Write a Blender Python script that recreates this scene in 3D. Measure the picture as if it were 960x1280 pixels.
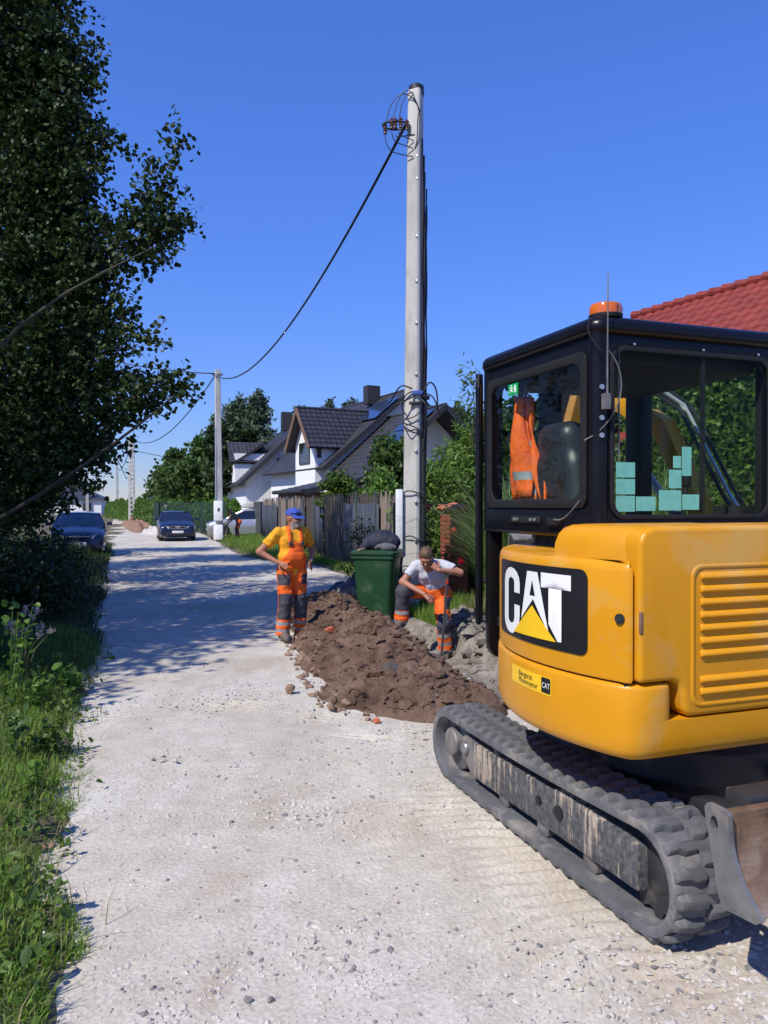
import bpy, bmesh, math, random
import numpy as np
from mathutils import Vector, Matrix, noise as mnoise
from mathutils.geometry import tessellate_polygon

for o in list(bpy.data.objects):
    bpy.data.objects.remove(o)
SC = bpy.context.scene
COL = SC.collection
R = math.radians
random.seed(7)
RNG = np.random.default_rng(7)

# ---------------------------------------------------------------- camera
EYE = 1.70
cam_d = bpy.data.cameras.new('camera')
cam = bpy.data.objects.new('camera', cam_d)
COL.objects.link(cam)
cam.location = (0, 0, EYE)
cam.rotation_euler = (R(90 - 0.48), 0, 0)
cam_d.sensor_fit = 'VERTICAL'
cam_d.sensor_height = 36.0
cam_d.lens = 27.06
cam_d.clip_start = 0.05
cam_d.clip_end = 3000
SC.camera = cam

# ---------------------------------------------------------------- sky and sun
SUN_EL = 48.0
SUN_DIR = Vector((0.655, 0.755, 0)).normalized()          # horizontal direction in which the light travels
world = bpy.data.worlds.new('World')
SC.world = world
world.use_nodes = True
wn = world.node_tree
for n in list(wn.nodes):
    wn.nodes.remove(n)
sky = wn.nodes.new('ShaderNodeTexSky')
sky.sky_type = 'NISHITA'
sky.sun_disc = False
sky.sun_elevation = R(SUN_EL)
sky.sun_rotation = math.atan2(-SUN_DIR.x, -SUN_DIR.y)
sky.altitude = 600
sky.air_density = 1.0
sky.dust_density = 0.0
sky.ozone_density = 7.0
bg = wn.nodes.new('ShaderNodeBackground')
bg.inputs['Strength'].default_value = 0.15
wo = wn.nodes.new('ShaderNodeOutputWorld')
# soft shoulder on the sky's own brightness (as the phone's exposure gives it), then a little more colour
bw = wn.nodes.new('ShaderNodeRGBToBW'); wn.links.new(sky.outputs[0], bw.inputs[0])
den = wn.nodes.new('ShaderNodeMath'); den.operation = 'MULTIPLY_ADD'; den.inputs[1].default_value = 0.33; den.inputs[2].default_value = 1.0
wn.links.new(bw.outputs[0], den.inputs[0])
fac = wn.nodes.new('ShaderNodeMath'); fac.operation = 'DIVIDE'; fac.inputs[0].default_value = 1.45
wn.links.new(den.outputs[0], fac.inputs[1])
scl = wn.nodes.new('ShaderNodeVectorMath'); scl.operation = 'SCALE'
wn.links.new(sky.outputs[0], scl.inputs[0]); wn.links.new(fac.outputs[0], scl.inputs['Scale'])
hsv = wn.nodes.new('ShaderNodeHueSaturation')
hsv.inputs['Saturation'].default_value = 1.12
hsv.inputs['Hue'].default_value = 0.505
wb = wn.nodes.new('ShaderNodeVectorMath'); wb.operation = 'MULTIPLY'; wb.inputs[1].default_value = (1.0, 0.95, 1.15)   # the camera's cool white balance
wn.links.new(scl.outputs[0], wb.inputs[0])
wn.links.new(wb.outputs[0], hsv.inputs['Color'])
wn.links.new(hsv.outputs[0], bg.inputs[0])
wn.links.new(bg.outputs[0], wo.inputs[0])

sun_d = bpy.data.lights.new('sun', 'SUN')
sun_d.energy = 3.6
sun_d.angle = R(0.53)
sun_d.color = (1.0, 0.945, 0.84)
sun = bpy.data.objects.new('sun', sun_d)
COL.objects.link(sun)
ldir = Vector((SUN_DIR.x * math.cos(R(SUN_EL)), SUN_DIR.y * math.cos(R(SUN_EL)), -math.sin(R(SUN_EL))))
sun.rotation_euler = ldir.to_track_quat('-Z', 'Y').to_euler()
sun.location = (-20, -20, 30)

vs = SC.view_settings
vs.view_transform = 'Standard'
vs.look = 'None'
vs.exposure = 0.48
vs.gamma = 1.0
vs.use_curve_mapping = False
SC.render.engine = 'CYCLES'
SC.cycles.max_bounces = 6
SC.cycles.transparent_max_bounces = 12
SC.cycles.use_denoising = True
# ================================================================ helpers
def tag(o, label=None, cat=None, group=None, kind=None):
    if label: o['label'] = label
    if cat: o['category'] = cat
    if group: o['group'] = group
    if kind: o['kind'] = kind
    return o

def empty(name, loc=(0, 0, 0), rz=0.0, label=None, cat=None, group=None):
    o = bpy.data.objects.new(name, None)
    o.empty_display_size = 0.2
    COL.objects.link(o)
    o.location = loc
    o.rotation_euler = (0, 0, rz)
    return tag(o, label, cat, group)

def link(name, me, parent=None, loc=None, rot=None):
    o = bpy.data.objects.new(name, me)
    COL.objects.link(o)
    if parent is not None: o.parent = parent
    if loc is not None: o.location = loc
    if rot is not None: o.rotation_euler = rot
    return o

def copy_tree(o, parent=None):
    c = o.copy()
    COL.objects.link(c)
    c.parent = parent
    for ch in list(o.children):
        copy_tree(ch, c)
    return c

def np_mesh(name, verts, faces, mats, smooth=True, mat_idx=None):
    """verts (N,3) array; faces (M,k) int array with k = 3 or 4"""
    me = bpy.data.meshes.new(name)
    verts = np.asarray(verts, dtype=np.float32)
    faces = np.asarray(faces, dtype=np.int32)
    k = faces.shape[1]
    me.vertices.add(len(verts))
    me.vertices.foreach_set('co', verts.ravel())
    me.loops.add(faces.size)
    me.loops.foreach_set('vertex_index', faces.ravel())
    me.polygons.add(len(faces))
    me.polygons.foreach_set('loop_start', np.arange(0, faces.size, k, dtype=np.int32))
    me.polygons.foreach_set('loop_total', np.full(len(faces), k, dtype=np.int32))
    for m in (mats if isinstance(mats, (list, tuple)) else [mats]):
        me.materials.append(m)
    if mat_idx is not None:
        me.polygons.foreach_set('material_index', np.asarray(mat_idx, dtype=np.int32))
    me.polygons.foreach_set('use_smooth', np.full(len(faces), bool(smooth)))
    me.update(calc_edges=True)
    me.validate()
    return me

class MB:
    """collects shapes; build() links them as one mesh object"""
    def __init__(self, xf=None):
        self.v, self.f, self.m = [], [], []
        self.xf = xf
    def add(self, vs, fs, mi=0, xf=None):
        b = len(self.v)
        for p in vs:
            p = Vector(p)
            if xf is not None: p = xf @ p
            if self.xf is not None: p = self.xf @ p
            self.v.append(p)
        for f in fs:
            self.f.append([b + i for i in f]); self.m.append(mi)
        return self
    def box(self, c, s, mi=0, xf=None, rz=0.0):
        x, y, z = s[0] / 2, s[1] / 2, s[2] / 2
        vs = [Vector((i * x, j * y, k * z)) for k in (-1, 1) for j in (-1, 1) for i in (-1, 1)]
        if rz:
            rm = Matrix.Rotation(rz, 3, 'Z'); vs = [rm @ p for p in vs]
        vs = [p + Vector(c) for p in vs]
        return self.add(vs, [(0, 2, 3, 1), (4, 5, 7, 6), (0, 1, 5, 4), (2, 6, 7, 3), (0, 4, 6, 2), (1, 3, 7, 5)], mi, xf)
    def span(self, a, b, w, h, mi=0, up=(0, 0, 1)):
        """box beam from a to b with width w and height h"""
        a, b = Vector(a), Vector(b)
        d = (b - a).normalized(); up = Vector(up)
        s = d.cross(up)
        if s.length < 1e-4: s = d.cross(Vector((1, 0, 0)))
        s.normalize(); t = s.cross(d)
        vs = []
        for p in (a, b):
            for (i, j) in ((-1, -1), (1, -1), (1, 1), (-1, 1)):
                vs.append(p + s * (i * w / 2) + t * (j * h / 2))
        return self.add(vs, [(3, 2, 1, 0), (4, 5, 6, 7), (0, 1, 5, 4), (1, 2, 6, 5), (2, 3, 7, 6), (3, 0, 4, 7)], mi)
    def tube(self, path, r, n=8, mi=0, cap=True, closed=False):
        path = [Vector(p) for p in path]
        N = len(path)
        rs = r if isinstance(r, (list, tuple)) else [r] * N
        vs = []; prev = None
        for i, p in enumerate(path):
            a = path[(i - 1) % N] if (closed or i > 0) else p
            b = path[(i + 1) % N] if (closed or i < N - 1) else p
            d = b - a
            if d.length < 1e-9: d = Vector((0, 0, 1))
            d.normalize()
            if prev is None:
                ref = Vector((0, 0, 1)) if abs(d.z) < 0.9 else Vector((1, 0, 0))
                s = d.cross(ref).normalized()
            else:
                s = prev - d * prev.dot(d)
                if s.length < 1e-6: s = d.cross(Vector((0.3, 0.5, 0.8)))
                s.normalize()
            prev = s
            t = d.cross(s)
            for k in range(n):
                a_ = 2 * math.pi * k / n
                vs.append(p + (s * math.cos(a_) + t * math.sin(a_)) * rs[i])
        fs = []
        for i in range(N if closed else N - 1):
            j = (i + 1) % N
            for k in range(n):
                k2 = (k + 1) % n
                fs.append((i * n + k, i * n + k2, j * n + k2, j * n + k))
        if cap and not closed:
            fs.append(tuple(range(n - 1, -1, -1)))
            fs.append(tuple((N - 1) * n + k for k in range(n)))
        return self.add(vs, fs, mi)
    def loft(self, rings, mi=0, cap=True, closed=True):
        n = len(rings[0]); vs = [p for r_ in rings for p in r_]; fs = []
        for i in range(len(rings) - 1):
            for k in range(n if closed else n - 1):
                k2 = (k + 1) % n
                fs.append((i * n + k, i * n + k2, (i + 1) * n + k2, (i + 1) * n + k))
        if cap:
            fs.append(tuple(range(n - 1, -1, -1)))
            fs.append(tuple((len(rings) - 1) * n + k for k in range(n)))
        return self.add(vs, fs, mi)
    def prism(self, poly, z0, z1, mi=0, fn=None):
        """poly: list of 2D points; extruded from z0 to z1; fn maps (a, b, c) to a point"""
        fn = fn or (lambda a, b, c: (a, b, c))
        return self.loft([[fn(a, b, z0) for a, b in poly], [fn(a, b, z1) for a, b in poly]], mi)
    def ring_panel(self, outer, inner, t0, t1, fn, mi=0):
        """frame between two outlines with the same number of points, thickness t0..t1"""
        n = len(outer); vs = []
        for o_ in (outer, inner):
            for t in (t0, t1):
                vs += [fn(a, b, t) for a, b in o_]
        O0, O1, I0, I1 = 0, n, 2 * n, 3 * n
        fs = []
        for k in range(n):
            q = (k + 1) % n
            fs += [(O0 + k, O0 + q, I0 + q, I0 + k), (O1 + q, O1 + k, I1 + k, I1 + q),
                   (O0 + q, O0 + k, O1 + k, O1 + q), (I0 + k, I0 + q, I1 + q, I1 + k)]
        return self.add(vs, fs, mi)
    def lathe(self, prof, n=16, mi=0, c=(0, 0, 0), axis='Z'):
        c = Vector(c); rings = []
        for r_, h in prof:
            ring = []
            for k in range(n):
                a = 2 * math.pi * k / n
                p = Vector((r_ * math.cos(a), r_ * math.sin(a), h))
                if axis == 'X': p = Vector((p.z, p.x, p.y))
                if axis == 'Y': p = Vector((p.y, p.z, p.x))
                ring.append(c + p)
            rings.append(ring)
        return self.loft(rings, mi)
    def mesh(self, name, mats, smooth=30, bevel=0.0, seg=2):
        me = bpy.data.meshes.new(name)
        me.from_pydata([tuple(p) for p in self.v], [], self.f)
        for m in (mats if isinstance(mats, (list, tuple)) else [mats]):
            me.materials.append(m)
        me.polygons.foreach_set('material_index', self.m)
        bm = bmesh.new(); bm.from_mesh(me)
        bmesh.ops.recalc_face_normals(bm, faces=bm.faces)
        if bevel > 0:
            es = [e for e in bm.edges if len(e.link_faces) == 2 and e.calc_face_angle(0) > R(25)]
            bmesh.ops.bevel(bm, geom=es, offset=bevel, segments=seg, affect='EDGES', profile=0.5, clamp_overlap=True)
        for f in bm.faces: f.smooth = smooth is not None
        bm.to_mesh(me); bm.free()
        if smooth is not None and smooth < 180:
            me.set_sharp_from_angle(angle=R(smooth))
        return me
    def build(self, name, mats, parent=None, smooth=30, bevel=0.0, seg=2):
        return link(name, self.mesh(name, mats, smooth, bevel, seg), parent)

def rrect(x0, x1, y0, y1, r, n=5):
    pts = []
    for cx, cy, a0 in ((x1 - r, y1 - r, 0), (x0 + r, y1 - r, 90), (x0 + r, y0 + r, 180), (x1 - r, y0 + r, 270)):
        for k in range(n + 1):
            a = R(a0 + 90 * k / n)
            pts.append((cx + r * math.cos(a), cy + r * math.sin(a)))
    return pts

def lerp(a, b, t): return a + (b - a) * t
def interp(x, xs, ys): return float(np.interp(x, xs, ys))

# ---------------------------------------------------------------- value noise for arrays
_P = RNG.permutation(4096).astype(np.int64)
_V = RNG.random(4096)
def _hash(ix, iy, iz):
    return _V[_P[(_P[(_P[ix & 4095] + iy) & 4095] + iz) & 4095]]
def vnoise(x, y, z=0.0):
    x = np.asarray(x, float); y = np.asarray(y, float); z = np.asarray(z, float) + np.zeros_like(x)
    ix, iy, iz = np.floor(x).astype(np.int64), np.floor(y).astype(np.int64), np.floor(z).astype(np.int64)
    fx, fy, fz = x - ix, y - iy, z - iz
    sx, sy, sz = fx * fx * (3 - 2 * fx), fy * fy * (3 - 2 * fy), fz * fz * (3 - 2 * fz)
    r_ = 0
    for i in (0, 1):
        for j in (0, 1):
            for k in (0, 1):
                w = (sx if i else 1 - sx) * (sy if j else 1 - sy) * (sz if k else 1 - sz)
                r_ = r_ + w * _hash(ix + i, iy + j, iz + k)
    return r_ * 2 - 1
def fbm(x, y, z=0.0, oct=4, lac=2.1, gain=0.5):
    a, s, f = 0, 1.0, 1.0
    for o_ in range(oct):
        a = a + s * vnoise(np.asarray(x) * f + 17.3 * o_, np.asarray(y) * f + 5.1 * o_, np.asarray(z) * f + 9.7 * o_)
        s *= gain; f *= lac
    return a
def sstep(a, b, x):
    t = np.clip((np.asarray(x, float) - a) / (b - a), 0, 1)
    return t * t * (3 - 2 * t)

# ---------------------------------------------------------------- surface from a distance field (surface nets)
def sdf_mesh(fn, lo, hi, res):
    lo, hi = np.array(lo, float), np.array(hi, float)
    n = np.ceil((hi - lo) / res).astype(int) + 1
    xs = [lo[i] + res * np.arange(n[i]) for i in range(3)]
    X, Y, Z = np.meshgrid(*xs, indexing='ij')
    D = fn(X, Y, Z)
    S = D < 0
    c = np.zeros(tuple(n - 1), int)
    corners = [(i, j, k) for i in (0, 1) for j in (0, 1) for k in (0, 1)]
    def sl(A, i, j, k): return A[i:n[0] - 1 + i, j:n[1] - 1 + j, k:n[2] - 1 + k]
    for q in corners: c += sl(S, *q)
    act = (c > 0) & (c < 8)
    idx = -np.ones(act.shape, int); idx[act] = np.arange(act.sum())
    acc = np.zeros((act.sum(), 3)); cnt = np.zeros(act.sum())
    I = np.argwhere(act)
    for a in corners:
        for ax in range(3):
            if a[ax] == 1: continue
            b = list(a); b[ax] = 1
            da = sl(D, *a)[act]; db = sl(D, *b)[act]
            m = (da < 0) != (db < 0)
            t = np.where(m, da / np.where(m, da - db, 1), 0)
            p = np.tile(np.array(a, float), (len(da), 1)); p[:, ax] += t
            acc += np.where(m[:, None], p, 0); cnt += m
    V = lo + res * (I + acc / np.maximum(cnt, 1)[:, None])
    F = []
    for ax in range(3):
        o1, o2 = [(1, 2), (2, 0), (0, 1)][ax]
        s0 = [slice(None)] * 3; s1 = [slice(None)] * 3
        s0[ax] = slice(0, n[ax] - 1); s1[ax] = slice(1, n[ax])
        A, B = S[tuple(s0)], S[tuple(s1)]
        ch = np.argwhere(A != B)
        ok = (ch[:, o1] > 0) & (ch[:, o1] < n[o1] - 1) & (ch[:, o2] > 0) & (ch[:, o2] < n[o2] - 1)
        ch = ch[ok]
        ins = A[tuple(ch.T)]
        def at(d1, d2):
            q = ch.copy(); q[:, o1] -= d1; q[:, o2] -= d2
            return idx[tuple(q.T)]
        f = np.stack([at(1, 1), at(0, 1), at(0, 0), at(1, 0)], 1)
        f = np.where(ins[:, None], f, f[:, ::-1])
        F.append(f)
    return V, np.concatenate(F)

def cone_d(X, Y, Z, a, b, ra, rb):
    """distance to a tapered capsule"""
    a = np.array(a, float); b = np.array(b, float); d = b - a
    L2 = max(float(d @ d), 1e-9)
    t = np.clip(((X - a[0]) * d[0] + (Y - a[1]) * d[1] + (Z - a[2]) * d[2]) / L2, 0, 1)
    return np.sqrt((X - a[0] - t * d[0]) ** 2 + (Y - a[1] - t * d[1]) ** 2 + (Z - a[2] - t * d[2]) ** 2) - (ra + (rb - ra) * t)
def ell_d(X, Y, Z, c, r_):
    q = np.sqrt(((X - c[0]) / r_[0]) ** 2 + ((Y - c[1]) / r_[1]) ** 2 + ((Z - c[2]) / r_[2]) ** 2)
    return (q - 1) * min(r_)
def smin(a, b, k):
    h = np.clip(0.5 + 0.5 * (b - a) / k, 0, 1)
    return b + (a - b) * h - k * h * (1 - h)

# ---------------------------------------------------------------- lettering as flat shapes
def text_shape(s, size=1.0):
    cu = bpy.data.curves.new('lettering', 'FONT'); cu.body = s; cu.size = size; cu.resolution_u = 3
    o = bpy.data.objects.new('lettering', cu); COL.objects.link(o)
    dg = bpy.context.evaluated_depsgraph_get(); dg.update()
    me = o.evaluated_get(dg).to_mesh()
    vs = [(v.co.x, v.co.y) for v in me.vertices]; fs = [tuple(p.vertices) for p in me.polygons]
    o.evaluated_get(dg).to_mesh_clear()
    bpy.data.objects.remove(o); bpy.data.curves.remove(cu)
    return vs, fs
# ================================================================ materials
def new_mat(name):
    m = bpy.data.materials.new(name); m.use_nodes = True
    nt = m.node_tree
    return m, nt, nt.nodes['Principled BSDF']

def nd(nt, typ, **kw):
    n = nt.nodes.new(typ)
    for k, v in kw.items(): setattr(n, k, v)
    return n

def coords(nt, kind='Object', scale=(1, 1, 1)):
    tc = nd(nt, 'ShaderNodeTexCoord'); mp = nd(nt, 'ShaderNodeMapping')
    mp.inputs['Scale'].default_value = scale
    nt.links.new(tc.outputs[kind], mp.inputs[0])
    return mp.outputs[0]

def noise_tex(nt, vec, scale, detail=4, rough=0.55, dist=0.0):
    n = nd(nt, 'ShaderNodeTexNoise')
    n.inputs['Scale'].default_value = scale; n.inputs['Detail'].default_value = detail
    n.inputs['Roughness'].default_value = rough; n.inputs['Distortion'].default_value = dist
    nt.links.new(vec, n.inputs['Vector'])
    return n.outputs['Fac']

def ramp(nt, fac, stops):
    n = nd(nt, 'ShaderNodeValToRGB'); cr = n.color_ramp
    while len(cr.elements) < len(stops): cr.elements.new(0.5)
    for e, (p, c) in zip(cr.elements, stops):
        e.position = p; e.color = (*c, 1) if len(c) == 3 else c
    nt.links.new(fac, n.inputs[0])
    return n.outputs[0]

def mixc(nt, fac, a, b, typ='MIX'):
    n = nd(nt, 'ShaderNodeMix', data_type='RGBA', blend_type=typ)
    for s, i in ((fac, 0), (a, 6), (b, 7)):
        if hasattr(s, 'is_output'): nt.links.new(s, n.inputs[i])
        elif i == 0: n.inputs[0].default_value = s
        else: n.inputs[i].default_value = (*s, 1)
    return n.outputs[2]

def bump(nt, height, strength, dist, normal=None):
    b = nd(nt, 'ShaderNodeBump')
    b.inputs['Strength'].default_value = strength; b.inputs['Distance'].default_value = dist
    nt.links.new(height, b.inputs['Height'])
    if normal is not None: nt.links.new(normal, b.inputs['Normal'])
    return b.outputs[0]

def mat(name, col, rough=0.6, metal=0.0, var=0.12, scale=6.0, bump_s=0.0, bump_d=0.01, bscale=None, spec=0.5, coat=0.0, dirt=None, dirt_amt=0.0, dirt_scale=4.0, kind='Object', stretch=(1, 1, 1)):
    """a principled surface with uneven tone, optional dirt patches and fine relief"""
    m, nt, p = new_mat(name)
    v = coords(nt, kind, stretch)
    n1 = noise_tex(nt, v, scale, 5)
    lo = tuple(max(0, c * (1 - var)) for c in col); hi = tuple(min(1, c * (1 + var)) for c in col)
    c = ramp(nt, n1, [(0.3, lo), (0.7, hi)])
    if dirt is not None:
        n2 = noise_tex(nt, v, dirt_scale, 7, 0.65, 0.3)
        f = ramp(nt, n2, [(0.62 - 0.35 * dirt_amt, (0, 0, 0)), (0.74 - 0.2 * dirt_amt, (1, 1, 1))])
        c = mixc(nt, f, c, dirt)
        r_ = nd(nt, 'ShaderNodeMapRange'); r_.inputs[3].default_value = rough; r_.inputs[4].default_value = 0.9
        nt.links.new(f, r_.inputs[0]); nt.links.new(r_.outputs[0], p.inputs['Roughness'])
    else:
        rr = nd(nt, 'ShaderNodeMapRange'); rr.inputs[3].default_value = rough * 0.85; rr.inputs[4].default_value = min(1, rough * 1.15)
        nt.links.new(n1, rr.inputs[0]); nt.links.new(rr.outputs[0], p.inputs['Roughness'])
    nt.links.new(c, p.inputs['Base Color'])
    p.inputs['Metallic'].default_value = metal
    p.inputs['Specular IOR Level'].default_value = spec
    p.inputs['Coat Weight'].default_value = coat
    p.inputs['Coat Roughness'].default_value = 0.08
    if bump_s > 0:
        nb = noise_tex(nt, v, bscale or scale * 5, 6, 0.6)
        nt.links.new(bump(nt, nb, bump_s, bump_d), p.inputs['Normal'])
    return m

def leaf_mat(name, cols, rough=0.5, trans=0.35, spec=0.4):
    """leaf surface: each leaf its own tone, light passes partly through"""
    m, nt, p = new_mat(name)
    g = nd(nt, 'ShaderNodeNewGeometry')
    c = ramp(nt, g.outputs['Random Per Island'], [(i / (len(cols) - 1), c_) for i, c_ in enumerate(cols)])
    nt.links.new(c, p.inputs['Base Color'])
    p.inputs['Roughness'].default_value = rough
    p.inputs['Specular IOR Level'].default_value = spec
    tr = nd(nt, 'ShaderNodeBsdfTranslucent')
    hs = nd(nt, 'ShaderNodeHueSaturation'); hs.inputs['Value'].default_value = 1.5; hs.inputs['Hue'].default_value = 0.485
    nt.links.new(c, hs.inputs['Color']); nt.links.new(hs.outputs[0], tr.inputs[0])
    mx = nd(nt, 'ShaderNodeMixShader'); mx.inputs[0].default_value = trans
    out = nt.nodes['Material Output']
    nt.links.new(p.outputs[0], mx.inputs[1]); nt.links.new(tr.outputs[0], mx.inputs[2]); nt.links.new(mx.outputs[0], out.inputs[0])
    return m

def glass_mat(name, tint=(0.8, 0.9, 0.85), refl=0.06, rough=0.02, gcol=(1, 1, 1)):
    m, nt, p = new_mat(name)
    nt.nodes.remove(p)
    t = nd(nt, 'ShaderNodeBsdfTransparent'); t.inputs[0].default_value = (*tint, 1)
    g = nd(nt, 'ShaderNodeBsdfGlossy'); g.inputs['Roughness'].default_value = rough; g.inputs[0].default_value = (*gcol, 1)
    lw = nd(nt, 'ShaderNodeLayerWeight'); lw.inputs[0].default_value = 0.5
    pw = nd(nt, 'ShaderNodeMath', operation='POWER'); pw.inputs[1].default_value = 5.0
    nt.links.new(lw.outputs['Facing'], pw.inputs[0])
    mr = nd(nt, 'ShaderNodeMath', operation='MULTIPLY_ADD'); mr.inputs[1].default_value = 0.55; mr.inputs[2].default_value = refl
    nt.links.new(pw.outputs[0], mr.inputs[0])
    mx = nd(nt, 'ShaderNodeMixShader')
    nt.links.new(mr.outputs[0], mx.inputs[0]); nt.links.new(t.outputs[0], mx.inputs[1]); nt.links.new(g.outputs[0], mx.inputs[2])
    nt.links.new(mx.outputs[0], nt.nodes['Material Output'].inputs[0])
    return m

M = {}
M['cat_yellow'] = mat('yellow_paint', (0.63, 0.272, 0.007), 0.36, var=0.07, scale=3, coat=0.0, spec=0.35, dirt=(0.56, 0.31, 0.075), dirt_amt=0.30, dirt_scale=2.6, bump_s=0.03, bump_d=0.002, bscale=3.5)
M['cab_black'] = mat('black_gloss_paint', (0.006, 0.006, 0.009), 0.30, var=0.2, scale=5, coat=0.0, spec=0.25, bump_s=0.02, bump_d=0.002)
M['black_plastic'] = mat('black_plastic', (0.016, 0.016, 0.017), 0.6, var=0.25, scale=9, spec=0.3)
M['decal_black'] = mat('black_decal_film', (0.012, 0.012, 0.016), 0.3, var=0.1)
M['decal_white'] = mat('white_decal_film', (0.80, 0.80, 0.80), 0.35, var=0.02)
M['decal_yellow'] = mat('yellow_decal_film', (0.85, 0.52, 0.015), 0.35, var=0.03)
M['rubber'] = mat('track_rubber', (0.105, 0.107, 0.115), 0.75, var=0.3, scale=7, bump_s=0.35, bump_d=0.004, bscale=70, dirt=(0.26, 0.235, 0.21), dirt_amt=0.35, dirt_scale=5)
M['steel'] = mat('worn_steel', (0.33, 0.33, 0.34), 0.38, metal=0.8, var=0.25, scale=12, dirt=(0.25, 0.2, 0.15), dirt_amt=0.2)
M['chrome'] = mat('chrome_rod', (0.5, 0.5, 0.49), 0.38, metal=0.6, var=0.05)
M['dark_metal'] = mat('dark_painted_steel', (0.025, 0.025, 0.028), 0.5, var=0.3, scale=8, dirt=(0.12, 0.1, 0.08), dirt_amt=0.2)
M['seat'] = mat('black_vinyl', (0.016, 0.017, 0.02), 0.42, var=0.2, scale=8, bump_s=0.1, bump_d=0.003)
M['amber'] = mat('amber_lens', (0.62, 0.13, 0.005), 0.12, var=0.1, coat=0.6)
M['cab_glass'] = glass_mat('cab_glass', (0.92, 0.965, 0.94), 0.003)
M['sticker'] = mat('turquoise_sticker', (0.16, 0.50, 0.42), 0.5, var=0.1, scale=30)
M['sign_green'] = mat('exit_sign_green', (0.0, 0.36, 0.09), 0.4, var=0.05)

# track frame: black paint under streaks of dried pale mud that run down it
def mud_frame():
    m, nt, p = new_mat('mud_streaked_steel')
    v = coords(nt, 'Object', (13, 13, 1.3)); v2 = coords(nt, 'Object', (1.3, 1.3, 1.3))
    a = noise_tex(nt, v, 2.2, 6, 0.6); b = noise_tex(nt, v2, 1.5, 5, 0.6, 0.4)
    ad = nd(nt, 'ShaderNodeMath', operation='ADD'); nt.links.new(a, ad.inputs[0]); nt.links.new(b, ad.inputs[1])
    f = ramp(nt, ad.outputs[0], [(0.515, (0, 0, 0)), (0.56, (1, 1, 1))])
    hv = nd(nt, 'ShaderNodeMath', operation='MULTIPLY'); hv.inputs[1].default_value = 0.5
    nt.links.new(ad.outputs[0], hv.inputs[0]); nt.links.new(hv.outputs[0], f.node.inputs[0])
    fine = noise_tex(nt, v2, 30, 4)
    base = ramp(nt, fine, [(0.3, (0.03, 0.031, 0.035)), (0.75, (0.13, 0.13, 0.135))])
    mud = ramp(nt, fine, [(0.3, (0.27, 0.215, 0.165)), (0.7, (0.46, 0.385, 0.31))])
    nt.links.new(mixc(nt, f, base, mud), p.inputs['Base Color'])
    p.inputs['Roughness'].default_value = 0.7
    nt.links.new(bump(nt, f, 0.6, 0.006), p.inputs['Normal'])
    return m
M['mud_frame'] = mud_frame()

def blade_mat():
    m, nt, p = new_mat('scoured_rusty_steel')
    v = coords(nt, 'Object', (1, 1, 1)); vs_ = coords(nt, 'Object', (3, 3, 14))
    a = noise_tex(nt, v, 5, 7, 0.65, 0.5); s = noise_tex(nt, vs_, 5, 5)
    c = ramp(nt, a, [(0.32, (0.11, 0.065, 0.038)), (0.5, (0.25, 0.155, 0.095)), (0.68, (0.30, 0.255, 0.21))])
    c2 = ramp(nt, s, [(0.35, (0.5, 0.5, 0.5)), (0.7, (1, 1, 1))])
    nt.links.new(mixc(nt, 0.6, c, c2, 'MULTIPLY'), p.inputs['Base Color'])
    p.inputs['Metallic'].default_value = 0.25; p.inputs['Roughness'].default_value = 0.5
    nt.links.new(bump(nt, s, 0.2, 0.003), p.inputs['Normal'])
    return m
M['blade'] = blade_mat()
M['plate_grey'] = mat('scraped_grey_steel', (0.17, 0.165, 0.16), 0.55, metal=0.3, var=0.35, scale=9, dirt=(0.3, 0.25, 0.2), dirt_amt=0.3, dirt_scale=6)

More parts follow.
